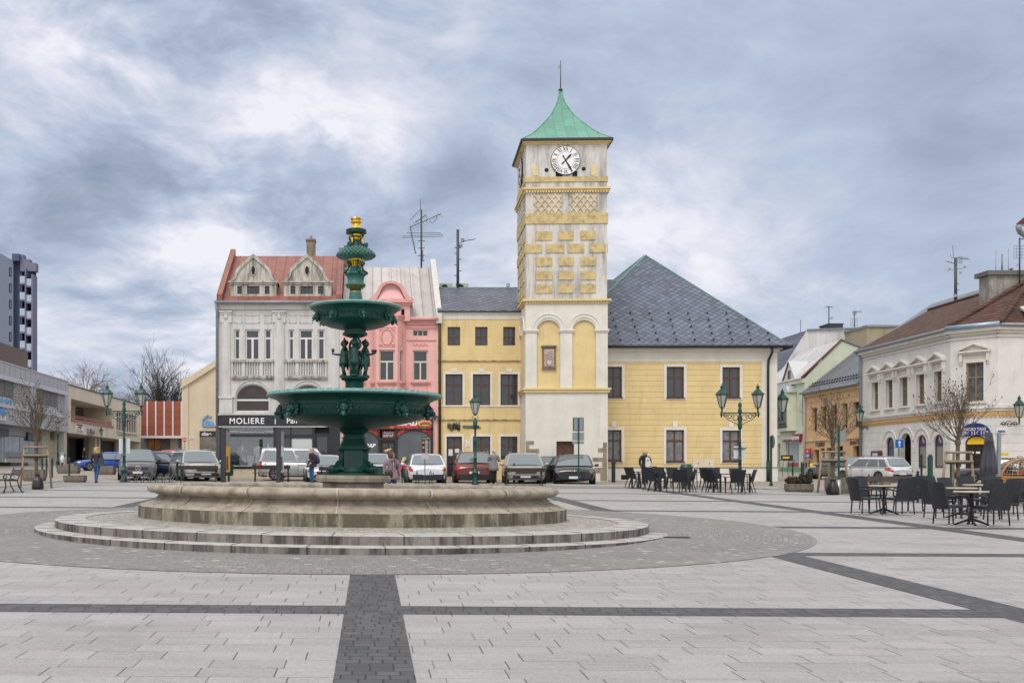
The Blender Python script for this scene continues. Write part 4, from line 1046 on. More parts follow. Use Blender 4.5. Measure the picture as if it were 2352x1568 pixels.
for apx,(xl,xr),(x0,x1),wins in ((581.7,(524,640),(529.4,634.4),((545,555.6),(567.9,596),(608,619))),(704.8,(646,762),(651.7,761.3),((667,678.6),(690,719),(730.6,742.9)))):
    d0=-.35; fd=Fac((gh.o.x,YF-d0),(gh.o.x+1,YF-d0))
    q=lambda x,y: (fd.u(x),fd.z(600,y))
    A,B2=fd.u(x0),fd.u(x1); zb_=fd.z(600,684); zcn=fd.z(600,648.5)
    b=MB(M_greyd); ho=[(fd.u(a_),fd.u(c_),fd.z(600,675),fd.z(600,657)) for a_,c_ in wins]
    fd.wall(b,A,B2,zb_,zcn,ho,M_greyd,.12)
    P=lambda dx,y: q(apx+dx,y)
    half=[(0,583),(-20,600),(-38,617.5),(-42,626),(-45,636),(-50,643),(-56,646.5)]
    out=[P(x_,y_) for x_,y_ in half[::-1]]+[P(-x_,y_) for x_,y_ in half[1:]]
    z6=fd.z(600,646.5); 
    b.poly([fd.p(u,z,0) for u,z in out][::-1])
    # sides and roof run back to the main slope
    def back(z): return -((z-ez)/dz)-.2-d0+.0
    for u_ in (A,B2):
        b.poly([fd.p(u_,zb_,0),fd.p(u_,zcn,0),fd.p(u_,zcn,min(back(zcn),-.05))])
    dm=b.build('dormer',gry,True)
    b=MB(M_red)
    for (ua_,za),(ub_,zb2) in zip(out,out[1:]):
        b.poly([fd.p(ua_,za,.08),fd.p(ub_,zb2,.08),fd.p(ub_,zb2,back(zb2)),fd.p(ua_,za,back(za))])
    sub(b.build('dormer_roof',gry,True),dm)
    b=MB(M_greyd)
    inn=[((u-fd.u(apx))*.86+fd.u(apx),(z-z6)*.86+z6) for u,z in out]
    for i in range(len(out)-1): fd.rel(b,[out[i],out[i+1],inn[i+1],inn[i]],-.02,.08)
    fd.box(b,A-.12,B2+.12,zcn-.02,z6,-.1,.14); fd.box(b,A-.05,B2+.05,zcn-.12,zcn-.02,-.1,.06)
    sub(b.build('dormer_moulding',gry,True),dm)
    for i,h in enumerate(ho): sub(fd.win(gry,*h,plain('dark_sash',(.03,.03,.03),.5),(.5,) if i!=1 else (.33,.67),(.5,) if i!=1 else (),-.08,.03,bar=.015),dm)
    b=MB(M_dark); uo,zo=q(apx+.2,621.4); fd.rel(b,[(uo+.10*math.cos(2*PI*i/16),zo+.235*math.sin(2*PI*i/16)) for i in range(16)],-.01,.012)
    fd_=b.build('oval_window',gry,True); sub(fd_,dm)
    b=MB(M_greyd); 
    for i in range(16):
        t0,t1=2*PI*i/16,2*PI*(i+1)/16; fd.rel(b,[(uo+.10*math.cos(t0),zo+.235*math.sin(t0)),(uo+.15*math.cos(t0),zo+.29*math.sin(t0)),(uo+.15*math.cos(t1),zo+.29*math.sin(t1)),(uo+.10*math.cos(t1),zo+.235*math.sin(t1))],-.01,.05)
    sub(b.build('oval_surround',gry,True),fd_); fd_.parent=dm
b=MB(stone('chimney_brick',(.25,.21,.16),(.06,.055,.05),sc=4)); c=at(714.5,590,64.5); hh=(590-551)/F*64.5
b.box(c.x-.26,c.x+.26,64.2,64.9,c.z-.6,c.z+hh); b.box(c.x-.3,c.x+.3,64.15,64.95,c.z+hh-.12,c.z+hh); b.lathe([(.07,c.z+hh),(.07,c.z+hh+.25)],8,M_zinc,c=(c.x,64.5,0))
sub(b.build('chimney',gry,True),rf)
b=MB(stone('chimney_brick2',(.25,.21,.16),(.06,.055,.05),sc=4)); c=at(792,600,64.5); b.box(c.x-.35,c.x+.35,64.2,65,c.z-.8,EYE+(PY-569)/F*64.2); sub(b.build('chimney',gry,True),rf)
# shop front
M_navy=plain('shopfront_navy',(.010,.012,.018),.35)
sz0,sz1=gh.z(640,979),gh.z(640,953)
b=MB(M_navy); gh.box(b,gh.u(503.5),gh.u(782),sz0,sz1,-.05,.20); sg=b.build('shop_sign',gry,True)
sub(gh.text(gry,'MOLIERE',gh.u(527.5),gh.z(560,973),.33,M_text,.21,w=gh.u(606.7)-gh.u(527.5),sp=1.15,bold=.006),sg)
sub(gh.text(gry,'Pan',gh.u(658.6),gh.z(660,972),.30,M_text,.21,bold=.006),sg)
b=MB(M_text); gh.pbox(b,632,960.5,634,974,.2,.215); sub(b.build('sign_bar',gry,True),sg)
b=MB(plain('pale_trim',(.6,.6,.6),.4)); gh.pbox(b,503,980.8,782,979,.0,.22); b.build('sign_trim',gry,True)
yb=1072
cols_=[(504,511.5),(552.5,556.5) if 0 else (511.5,511.6),(628,637),(666,669.5),(717,723.5),(755.5,758)]
b=MB(M_navy)
for a_,c_ in cols_: gh.pbox(b,a_,980.8,c_,yb,-.1,.06)
gh.pbox(b,504,996,637,1003,-.1,.05); gh.pbox(b,637,997,717,1006,-.1,.05); gh.pbox(b,504,yb-1.5,717,yb+1.5,-.1,.08); gh.pbox(b,758,980.8,781,yb+20,-.1,.05)
b.build('shopfront_frame',gry,True)
b=MB(M_dark); gh.pbox(b,504,980,782,1094,-2.2,-2.1); gh.pbox(b,504,1073,782,1076,-2.1,0)
gh.pbox(b,504,980,782,981,-2.1,-.02)
b.build('shop_interior',gry,True)
gsh,tq,bq=nt('shop_glass'); 
tr=tq.nodes.new('ShaderNodeBsdfTransparent'); gl=tq.nodes.new('ShaderNodeBsdfGlossy'); gl.inputs['Roughness'].default_value=.03; gl.inputs['Color'].default_value=(.8,.85,.9,1); mx=tq.nodes.new('ShaderNodeMixShader'); mx.inputs[0].default_value=.10
tr.inputs[0].default_value=(.8,.83,.85,1); out_=[n_ for n_ in tq.nodes if n_.type=='OUTPUT_MATERIAL'][0]
tq.links.new(tr.outputs[0],mx.inputs[1]); tq.links.new(gl.outputs[0],mx.inputs[2]); tq.links.new(mx.outputs[0],out_.inputs[0])
b=MB(gsh)
for a_,y0,c_,y1 in ((511.5,981,628,996),(511.5,1003,628,1070.5)): gh.pbox(b,a_,y0,c_,y1,-.02,-.01)
b.build('shop_window',gry,True)
b=MB(glassm()); gh.pbox(b,637,981,717,997,-.02,.0); gh.pbox(b,637,1006,666,1070.5,-.02,.0); b.build('side_window',gry,True)
b=MB(plain('pale_blind',(.50,.54,.53),.5)); gh.pbox(b,669.5,1006,717,1070,-.03,-.0); b.build('white_panel',gry,True)
b=MB(plain('blue_door',(.012,.022,.035),.4)); gh.pbox(b,723.5,994,755.5,1094,-.15,-.08); gh.pbox(b,729,1003,751.5,1040,-.1,-.06,glassm()); gh.pbox(b,723.5,981,755.5,994,-.1,-.05,M_dark); b.build('door',gry,True)
sub(gh.text(gry,'Gentlemen club of the new age',gh.u(550),gh.z(570,993),.085,M_text,.02,w=gh.u(606)-gh.u(550),name='window_lettering'),gry)
sub(gh.text(gry,'VYSTUP Z DAVU. BUD ORIGINAL',gh.u(551),gh.z(570,1071),.06,M_text,.09,w=gh.u(606)-gh.u(551),name='window_lettering'),gry)
b=MB(M_text)
for a_,c_,y in ((526,547.5,990.5),(608,630,990.5),(528,549,1069.5),(607,629,1069.5)): gh.pbox(b,a_,y-.5,c_,y+.5,.01,.02)
b.build('lettering_rule',gry,True)
# display: jackets on plinths
mp=plain('grey_plinth',(.30,.30,.28),.7)
for i,(xa,xb,y0) in enumerate(((549,564,1050.5),(567,582,1046),(586,601.5,1051),(607,621.5,1046))):
    b=MB(mp); A,B2,z0,z1=g(xa,y0,xb,1074); gh.box(b,A,B2,z0,z1,-.45,-.12); b.build('display_plinth',gry,True)
for (xc,y1,y0,col) in ((556,1050,1022,(.13,.14,.17)),(592.5,1050,1022,(.42,.40,.37)),(615,1046,1014,(.03,.035,.05))):
    b=MB(plain('jacket_%d'%xc,col,.8,var=.3,sc=20)); u=gh.u(xc); z0,z1=gh.z(xc,y1),gh.z(xc,y0); h=z1-z0
    P0=gh.p(u,0,-.32)
    b.T=Matrix.Translation((P0.x,P0.y,0))@Matrix.Scale(.62,4,(0,1,0))
    b.lathe([(.17,z0),(.18,z0+.25*h),(.165,z0+.5*h),(.20,z0+.78*h),(.19,z0+.86*h),(.07,z0+.93*h),(.05,z1)],12)
    for s in (-1,1): b.tube([(s*.2,0,z0+.82*h),(s*.24,0,z0+.45*h),(s*.22,-.03,z0+.1*h)],[.055,.05,.04],7)
    b.T=None; gh.box(b,u-.03,u+.03,z0+.55*h,z0+.9*h,-.235,-.20,M_text)
    b.build('mannequin_jacket',gry,True)
b=MB(plain('yellow_backdrop',(.35,.30,.17),.8,var=.5,sc=4)); gh.pbox(b,545,1004,626,1044,-1.9,-1.85); b.build('display_backdrop',gry,True)
for y0,tx in ((958,'67'),(966,'25')):
    b=MB(plain('enamel_white',(.75,.75,.74),.35)); gh.pbox(b,635.5,y0-30,644,y0-24,.0,.03); pn=b.build('number_plate',gry,True)
    sub(gh.text(gry,tx,gh.u(639.8),gh.z(640,y0-25),.09,mk,.032,align='CENTER'),pn)
# ---------------------------------------------------------------- pink house with kebab shop
ph=Fac((at(784.8,0,YF).x,YF),(at(1003.5,0,YF).x,YF)); G4=gz(ph.o.x+3,YF)-.2
M_pink=plaster('pink_render',(.73,.41,.385),(.40,.20,.19),.35); M_pinkd=plaster('pink_moulding',(.69,.35,.33),(.28,.12,.11),.5)
pk=house('pink_house','pink house with grey metal roof above a red kebab shop','house',(ph.o.x,YF,G4))
g=lambda *a: ph.rc(*a)
flat=[g(948.5,804,982.8,874),g(948.5,758,982.8,772)]; lft=[g(800,804,834,874)]
zE=ph.z(900,737); zK=ph.z(900,960)
u9=ph.L
b=MB(M_pink); ph.wall(b,0,u9,zK,zE,flat+lft,M_pink,.2); ph.box(b,ph.u(994),u9,G4,zK,-.2,.05); ph.box(b,0,ph.u(832),G4,zK,-.2,.0); b.build('front_wall',pk,True)
for h in (flat[0],lft[0]):
    ph.win(pk,*h,plain('cream_sash',(.55,.52,.45),.5),(),(.62,),-.12,.07,bar=.045)
    b=MB(plain('cream_sash',(.55,.52,.45),.5)); um=(h[0]+h[1])/2; ph.box(b,um-.04,um+.04,h[2],h[2]+(h[3]-h[2])*.62,-.16,-.10); b.build('mullion',pk,True)
ph.win(pk,*flat[1],plain('cream_sash',(.55,.52,.45),.5),(.33,.66),(),-.12,.04,bar=.02)
# canted bay
pj=.75; uL,uA,uB,uR=ph.u(851),ph.u(864),ph.u(912.5),ph.u(933)
fc=Fac(ph.p(uA,0,pj),ph.p(uB,0,pj)); fR=Fac(ph.p(uB,0,pj),ph.p(uR,0,0)); fL=Fac(ph.p(uL,0,0),ph.p(uA,0,pj))
zbt=ph.z(900,951); ztp=ph.z(900,731)
hc=(.16+.0,fc.L-.16,fc.z(890,874),fc.z(890,803)); hr=(.28,fR.L-.30,hc[2],hc[3]); hl=(.28,fL.L-.25,hc[2],hc[3])
b=MB(M_pink); fc.wall(b,0,fc.L,zbt,ztp,[hc],M_pink,.2); fR.wall(b,0,fR.L,zbt,ztp,[hr],M_pink,.2); fL.wall(b,0,fL.L,zbt,ztp,[hl],M_pink,.2)
b.poly([fc.p(0,zbt,0),fc.p(fc.L,zbt,0),ph.p(uR,zbt,0),ph.p(uL,zbt,0)])
bay=b.build('bay',pk,True)
ms=plain('cream_sash',(.55,.52,.45),.5)
sub(fc.win(pk,*hc,ms,(),(.62,),-.12,.07,bar=.045),bay); sub(fR.win(pk,*hr,ms,(),(.62,),-.1,.05),bay); sub(fL.win(pk,*hl,ms,(),(.62,),-.1,.05),bay)
b=MB(ms); um=(hc[0]+hc[1])/2; fc.box(b,um-.04,um+.04,hc[2],hc[2]+(hc[3]-hc[2])*.62,-.16,-.10); sub(b.build('mullion',pk,True),bay)
b=MB(M_pinkd)
for s,h in ((fc,hc),(fR,hr),(fL,hl),(ph,flat[0]),(ph,lft[0])): s.box(b,h[0]-.12,h[1]+.12,h[2]-.13,h[2]-.02,-.05,.16); s.box(b,h[0]-.06,h[1]+.06,h[2]-.22,h[2]-.13,-.05,.08)
b.build('sill',pk,True)
b=MB(M_pinkd)
for s in (fc,fR,fL):
    s.box(b,-.05,s.L+.05,ph.z(900,731),ph.z(900,727),-.1,.14); s.box(b,-.03,s.L+.03,ph.z(900,737),ph.z(900,731),-.1,.07)
ph.box(b,uR,u9,ph.z(900,741),ph.z(900,737),-.05,.16); ph.box(b,0,uL,ph.z(900,741),ph.z(900,737),-.05,.16); ph.box(b,uR,u9,ph.z(900,746),ph.z(900,741),-.05,.09)
for y in (780,752): ph.box(b,uR+.05,u9-.05,ph.z(900,y+1.5),ph.z(900,y-1),-.05,.07)
ph.box(b,0,u9,ph.z(900,959),ph.z(900,952),-.05,.13)
b.build('cornice',pk,True)
b=MB(M_pinkd); ph.box(b,ph.u(957),u9+.02,ph.z(980,958),ph.z(980,955),-.05,.32,M_pipe); b.build('canopy_strip',pk,True)
# stucco ornament
b=MB(M_pinkd)
A,B2=hc[0],hc[1]; z0,z1=fc.z(890,796),fc.z(890,751); um=(A+B2)/2; zm=(z0+z1)/2
for q in ((A,B2,z0,z0+.03),(A,B2,z1-.03,z1),(A,A+.03,z0,z1),(B2-.03,B2,z0,z1)): fc.box(b,*q,-.01,.03)
for i in range(28):
    t=2*PI*i/28; b.ball(fc.p(um+.30*math.cos(t),zm+.42*math.sin(t),.02),(.05,.04,.05),n=6,k=4)
for sx in (-1,1):
    for sy in (-1,1):
        for q in range(4): b.ball(fc.p(um+sx*(.28+.04*q),zm+sy*(.44-.02*q),.02),(.05,.035,.05),n=6,k=4)
for i in range(9): b.ball(fR.p(fR.L/2+.06*(-1)**i,z0+.05+.115*i,.02),(.045,.045,.06),n=6,k=4); b.ball(fL.p(fL.L/2+.06*(-1)**i,z0+.05+.115*i,.02),(.045,.045,.06),n=6,k=4)
h=flat[0]; um=(h[0]+h[1])/2; zz_=ph.z(965,792)
for i in range(13): b.ball(ph.p(um+(i-6)*.065,zz_+.05*math.cos(i*1.9),.01),(.045,.03,.045),n=6,k=4)
b.build('stucco_ornament',pk,True)['kind']='stuff'
b=MB(M_pinkd)
for s,a_,c_ in ((fc,hc[0]+.05,hc[1]-.05),(ph,flat[0][0]+.05,flat[0][1]-.05)):
    zA,zB=ph.z(900,900),ph.z(900,884)
    for q in ((a_,c_,zB-.025,zB),(a_,a_+.025,zA,zB),(c_-.025,c_,zA,zB)): s.box(b,*q,-.01,.03)
b.build('panel_moulding',pk,True)
# turret over the bay with its curved gable
tf=Fac(ph.p(ph.u(858),0,.35),ph.p(ph.u(941),0,.35)); T=lambda x,y:(tf.u(x),tf.z(900,y))
zt0=ph.z(900,731); zt1=tf.z(900,695)
b=MB(M_pink); aw=[(tf.u(921.5),tf.u(929),tf.z(900,734),tf.z(900,709),.08),(tf.u(880),tf.u(904),tf.z(900,734),tf.z(900,707),.2)]
tf.wall(b,0,tf.L,zt0-.2,zt1,aw,M_pink,.15); b.poly([tf.p(tf.L,zt0-.2,0),tf.p(tf.L,zt1,0),tf.p(tf.L,zt1,-1.6),tf.p(tf.L,zt0-.2,-.6)]); b.poly([tf.p(0,zt0-.2,0),tf.p(0,zt0-.2,-.6),tf.p(0,zt1,-1.6),tf.p(0,zt1,0)])
tu=b.build('turret',pk,True)
b=MB(M_dark)
for h in aw: tf.box(b,h[0],h[1],h[2],h[3],-.17,-.14)
sub(b.build('turret_opening',pk,True),tu)
half=[(0,647.5),(-12,649.5),(-22,655),(-29,664),(-34,675),(-41,684),(-49,688.5)]
cx_=897.5
out=[T(cx_+a_,y_) for a_,y_ in half[::-1]]+[T(cx_-a_*1.06,y_+(y_>683)) for a_,y_ in half[1:]]
inn=[T(cx_+a_*.80,y_+5) for a_,y_ in half[::-1]]+[T(cx_-a_*1.06*.80,y_+5) for a_,y_ in half[1:]]
b=MB(M_pinkd)
for i in range(len(out)-1): tf.rel(b,[out[i],out[i+1],inn[i+1],inn[i]],-.1,.30)
tf.box(b,-.14,tf.L+.16,zt1-.02,tf.z(900,688),-.3,.28); tf.box(b,-.08,tf.L+.08,zt1-.14,zt1-.02,-.3,.14)
sub(b.build('gable_moulding',pk,True),tu)
b=MB(plain('pink_metal',(.66,.36,.36),.4,var=.12)); pi=[tf.p(u,z,.0) for u,z in inn]
b.poly(pi[::-1]); 
i0=T(876,683);i1=T(925,683)
mid_=[(T(880,662)),(T(912,662))]
b.poly([tf.p(*T(868,688),.24),tf.p(*T(928,688),.24),tf.p(*T(914,661),.02),tf.p(*T(882,661),.02)])
sub(b.build('gable_apron',pk,True),tu)
rzp=EYE+(PY-614)/F*63.6; ezp=ph.z(900,731); rdp=-(63.6-YF); dzp=(rzp-ezp)/(abs(rdp)+.15)
def backp(z): return -(z-ezp)/dzp-.35
b=MB(M_red if 0 else seamed('grey_metal_roof',(.42,.385,.375),.56,(.23,.20,.19),.035,amt=.55,thr=(.52,.72),line=(.16,.14,.14)))
mgr=b.m
for i in range(len(out)-1):
    (ua_,za),(ub_,zb2)=out[i],out[i+1]; b.poly([tf.p(ua_,za,.31),tf.p(ub_,zb2,.31),tf.p(ub_,zb2,backp(zb2)),tf.p(ua_,za,backp(za))],plain('pink_metal',(.66,.36,.36)))
sub(b.build('gable_roof',pk,True),tu)
b=MB(mgr); a0=ph.u(786);a1=ph.L
ra=Fac((ph.o.x,63.6),(ph.o.x+1,63.6)); uu0=ra.u(800); uu1=ra.u(999)+.02
b.poly([ph.p(a0,ezp,.15),ph.p(a1,ezp,.15),ph.p(a1,rzp,rdp),ph.p(a0,rzp,rdp)]); b.poly([ph.p(a0,rzp,rdp),ph.p(a1,rzp,rdp),ph.p(a1,ezp,2*rdp),ph.p(a0,ezp,2*rdp)])
rfp=b.build('roof',pk,True)
b=MB(mgr)
for i in range(12):
    u=a0+.3+i*.47; b.bar(ph.p(u,ezp+.02,.14),ph.p(u,rzp+.02,rdp),.035,.04)
sub(b.build('standing_seam',pk,True),rfp)
b=MB(plain('pale_parapet',(.55,.53,.51),.6,var=.2)); k0=[ph.p(a1-.05,ezp-.3,.25),ph.p(a1+.27,ezp-.3,.25),ph.p(a1+.27,rzp,rdp),ph.p(a1-.05,rzp,rdp)]
b.hexa(k0+[p+Vector((0,0,.5)) for p in k0]); sub(b.build('parapet',pk,True),rfp)
b=MB(M_pinkd); b.tube([ph.p(uR+.2,ezp-.06,.25),ph.p(a1+.05,ezp-.06,.25)],.10,8); b.build('gutter',pk,True)
# kebab shop
M_kb=plain('dark_brown_joinery',(.018,.010,.010),.4)
def flame(name):
    m,t,b_=nt(name); x=NX(t); o=x.obj(); 
    f=x.noise(x.scale(o,(3.2,3.2,.9)),1.6,6,.6,1.2)
    c=x.n('ShaderNodeValToRGB'); x.set(c.inputs[0],f); e=c.color_ramp
    e.elements[0].position=.36; e.elements[0].color=(.03,.004,.006,1); e.elements[1].position=.72; e.elements[1].color=(.85,.40,.10,1)
    for p_,cc in ((.44,(.30,.01,.012)),(.55,(.60,.03,.02)),(.64,(.72,.12,.04))): q=e.elements.new(p_); q.color=(*cc,1)
    x.set(b_.inputs['Base Color'],c.outputs[0]); b_.inputs['Roughness'].default_value=.35; return m
M_fl=flame('flame_print')
A,B2=ph.u(832),ph.u(993)
b=MB(M_fl); ph.pbox(b,832,961,993,983.5,-.05,.14); kb=b.build('shop_sign',pk,True)
sub(ph.text(pk,'KEBAB',ph.u(893),ph.z(930,977),.34,M_text,.15,w=ph.u(957)-ph.u(893),bold=.012,shear=.2),kb)
b=MB(plain('flatbread',(.52,.36,.16),.6,var=.3,sc=12)); c=ph.p(ph.u(975),ph.z(975,972.5),.16); b.ball(c,(.40,.04,.21),n=16,k=8); b.ball(c+Vector((.04,-.03,-.03)),(.30,.04,.12),plain('filling',(.30,.05,.03),.6,var=.6,sc=20),n=14,k=7); b.ball(c+Vector((.06,-.05,-.11)),(.28,.03,.04),plain('salad',(.45,.42,.12),.6),n=12,k=6)
sub(b.build('food_picture',pk,True),kb)
b=MB(M_kb); 
for a_,y0,c_,y1,d in ((831,983.5,994,986.5,.16),(868,985,873,1098,.10),(907,985,913,1098,.10),(990.5,961,994.5,1080,.16),(831,985,834,1098,.1),(873,1005,907,1012,.08)): ph.pbox(b,a_,y0,c_,y1,-.1,d)
b.build('shopfront_frame',pk,True)
b=MB(M_dark); ph.pbox(b,831,983,994,1096,-.5,-.45); b.build('shop_interior',pk,True)
for xa,xb in ((834,868),(913,990.5)):
    b=MB(glassm('kebab_glass',(.07,.085,.10),.08)); A,B2,z0,z1=ph.rc(xa,986.5,xb,1077); ph.box(b,A,B2,z0,z1,-.06,-.02); kw=b.build('shop_window',pk,True)
    b=MB(M_fl); um=(A+B2)/2; zt_=z1; zs_=ph.z(900,1010)
    n=14; w=(B2-A)/2; rise=ph.z(900,988.5)-zs_
    if xa<860: um=A-(.3); w=B2-um
    ar=[(um-w*math.cos(PI*i/n),zs_+rise*math.sin(PI*i/n)) for i in range(n+1)]
    for (u0_,q0_),(u1_,q1_) in zip(ar,ar[1:]):
        if u1_<=A: continue
        u0_=max(u0_,A); ph.rel(b,[(u0_,q0_),(u1_,q1_),(u1_,zt_),(u0_,zt_)],-.02,.0)
    sub(b.build('flame_transom',pk,True),kw)
    b=MB(M_kb); 
    for (u0_,q0_),(u1_,q1_) in zip(ar,ar[1:]):
        if u1_<=A: continue
        b.bar(ph.p(max(u0_,A),q0_,.01),ph.p(u1_,q1_,.01),.05,.06)
    sub(b.build('window_arch',pk,True),kw)
    if xa>900:
        b=MB(M_fl); ph.pbox(b,915,1064,950,1077,-.02,-.005); sub(b.build('flame_strip',pk,True),kw)
        b=MB(plain('menu_black',(.012,.012,.013),.4)); ph.pbox(b,969,1003,990,1046,-.02,.01); mn=b.build('menu_board',pk,True); mn.parent=kw
        b=MB(plain('menu_print',(.6,.6,.58),.5))
        for i in range(12): ph.pbox(b,976.5,1011+i*2.7,982+(i%3),1012.2+i*2.7,.01,.014); ph.pbox(b,986,1011+i*2.7,988.5,1012.2+i*2.7,.01,.014)
        o_=b.build('menu_lines',pk,True); o_.parent=mn; o_['kind']='stuff'
        b=MB(plain('menu_red',(.5,.03,.03),.5))
        for y_ in (1011,1024,1035): ph.pbox(b,970,y_,975,y_+1.2,.01,.014)
        for y_ in (1016,1028): c=ph.p(ph.u(972.5),ph.z(972,y_),.014); b.ball(c,(.07,.012,.05),plain('flatbread',(.52,.36,.16)),n=8,k=5)
        o_=b.build('menu_pictures',pk,True); o_.parent=mn; o_['kind']='stuff'
        o_=ph.text(pk,'Antalya KEBAB',ph.u(970.5),ph.z(975,1007.5),.07,M_text,.012,w=.42); o_.parent=mn
        b=MB(plain('wrap_print',(.55,.42,.25),.6)); c0=ph.p(ph.u(920),ph.z(920,1067),.0); c1=ph.p(ph.u(929),ph.z(929,1053),.0); b.tube([c0,c1],[.05,.11],8); b.ball(c1,(.12,.04,.10),plain('salad',(.45,.42,.12)),n=8,k=5); sub(b.build('food_picture',pk,True),kw)
sub(ph.text(pk,'KEBAB',ph.u(826),ph.z(850,1027),.20,plain('letter_white',(.8,.8,.8),.4),.0,w=ph.u(863)-ph.u(826),bold=.014,shear=.15,name='window_lettering'),pk)
b=MB(plain('maroon_panel',(.10,.012,.012),.4)); ph.pbox(b,877.5,989.5,907,1005,-.05,.06); sp_=b.build('door_sign',pk,True)
sub(ph.text(pk,'Antalya',ph.u(892),ph.z(892,995.5),.12,plain('letter_grey',(.5,.5,.5),.5),.062,align='CENTER',w=.55,shear=.15),sp_); sub(ph.text(pk,'KEBAB',ph.u(892),ph.z(892,1003),.14,plain('letter_grey',(.5,.5,.5)),.062,align='CENTER',w=.57,bold=.006,shear=.1),sp_)
b=MB(M_kb); A,B2,z0,z1=ph.rc(873,1012,907,1096); ph.box(b,A,B2,z0,z1,-.12,-.06); dd=b.build('door',pk,True)
b=MB(glassm()); ph.pbox(b,880,1018,890,1027,-.07,-.05); ph.pbox(b,893.5,1018,903,1027,-.07,-.05); ph.pbox(b,880,1030,903,1052,-.07,-.05); o_=b.build('door_glass',pk,True); o_.parent=dd
b=MB(plain('wrap_print',(.55,.42,.25),.6)); b.tube([ph.p(ph.u(884),ph.z(884,1037),-.04),ph.p(ph.u(899),ph.z(899,1030),-.04)],[.11,.05],8); b.ball(ph.p(ph.u(884),ph.z(884,1037),-.04),(.12,.04,.09),plain('filling',(.30,.05,.03)),n=8,k=5); o_=b.build('food_picture',pk,True); o_.parent=dd
# ---------------------------------------------------------------- left side of the square
XL=-32.5
def yx(x): return XL*F/(x-PX)          # depth at which column x meets the left hand building line
lf_=Fac((XL,70),(XL,yx(157)))           # seen from the square, left to right = near to far
M_clad=plain('grey_cladding',(.33,.345,.375),.45,var=.06)
G=1.2
bank=thing('bank_building','two storey grey clad bank building with external blinds at the left edge','bank',(XL,92,G))
Lz=lambda x,y: lf_.z(x,y)
zt,zsl=11.15,5.75
uE=lf_.L
bl1=(lf_.u(-75),lf_.u(68),7.35,9.75); bl2=(lf_.u(84),lf_.u(148),7.35,9.75)
b=MB(M_clad); lf_.wall(b,0,uE,zsl,zt,[bl1,bl2],M_clad,.25)
b.poly([lf_.p(uE,zsl,0),lf_.p(uE,zsl,-9),lf_.p(uE,zt,-9),lf_.p(uE,zt,0)]); b.poly([lf_.p(0,zsl,0),lf_.p(uE,zsl,0),lf_.p(uE,zsl,-3),lf_.p(0,zsl,-3)][::-1])
b.poly([lf_.p(0,zt,0),lf_.p(uE,zt,0),lf_.p(uE,zt,-9),lf_.p(0,zt,-9)])
b.build('clad_wall',bank,True)
b=MB(plain('cladding_joint',(.10,.105,.12),.6)); u=.4
while u<uE: lf_.box(b,u-.02,u+.02,9.95,zt,-.02,.006); lf_.box(b,u-.02,u+.02,zsl,7.2,-.02,.006); u+=1.45
b.build('cladding_joint',bank,True)['kind']='stuff'
b=MB(plain('pale_lintel',(.45,.46,.50),.4)); lf_.box(b,bl1[0],bl1[1]+.4,9.6,9.98,-.1,.35); lf_.box(b,bl2[0]-.3,bl2[1]+.3,9.6,9.98,-.1,.35); lf_.box(b,bl1[0],bl1[1]+.3,7.2,7.36,-.1,.12); lf_.box(b,bl2[0]-.2,bl2[1]+.2,7.2,7.36,-.1,.12); b.build('blind_box',bank,True)
b=MB(plain('coping',(.4,.41,.44),.5)); lf_.box(b,0,uE,zt,zt+.12,-.3,.06); b.build('coping',bank,True)
def blindm():
    m,t,bq=nt('slat_blind'); x=NX(t); X,Y,Z=x.xyz(x.obj()); l=x.ma('LESS_THAN',x.ma('FRACT',x.ma('DIVIDE',Z,.22)),.35)
    x.set(bq.inputs['Base Color'],x.mix(l,(.14,.14,.145),(.03,.03,.032))); bq.inputs['Roughness'].default_value=.5; return m
M_bl=blindm(); M_bl2=plain('white_slat',(.42,.43,.46),.5)
for A,B2,z0,z1 in (bl1,bl2):
    n=4 if A==bl2[0] else 7
    for i in range(n):
        a_=A+(B2-A)*i/n; c_=A+(B2-A)*(i+1)/n; last=(i==n-1) or (A!=bl2[0] and i==n-2)
        b=MB(M_wwhite)
        for q in ((a_,a_+.09),(c_-.09,c_),((a_+c_)/2-.05,(a_+c_)/2+.05)): lf_.box(b,*q,z0,z1,-.24,-.14)
        lf_.box(b,a_,c_,z0,z0+.1,-.24,-.14)
        w=b.build('window',bank,True)
        b=MB(plain('office_glass',(.34,.36,.36) ,.2,var=.4,sc=.8)); lf_.box(b,a_+.05,c_-.05,z0+.05,z1,-.22,-.19); sub(b.build('pane',bank,True),w)
        zb_=z0+(z1-z0)*(.36 if not last else .25)
        b=MB(M_bl)
        if last:
            k=0; zz_=zb_
            while zz_<z1: lf_.box(b,a_+.05,c_-.05,zz_,zz_+.12,-.10,-.03,M_bl2); zz_+=.2
        else: lf_.box(b,a_+.06,c_-.06,zb_,z1,-.12,-.08)
        sub(b.build('slat_blind',bank,True),w)
        if A==bl1[0] and not last:
            b=MB(plain('blue_sticker',(.03,.30,.62),.4)); lf_.box(b,a_+.1,c_-.1,z0+.35,z0+.62,-.14,-.12); sub(b.build('blue_strip',bank,True),w)
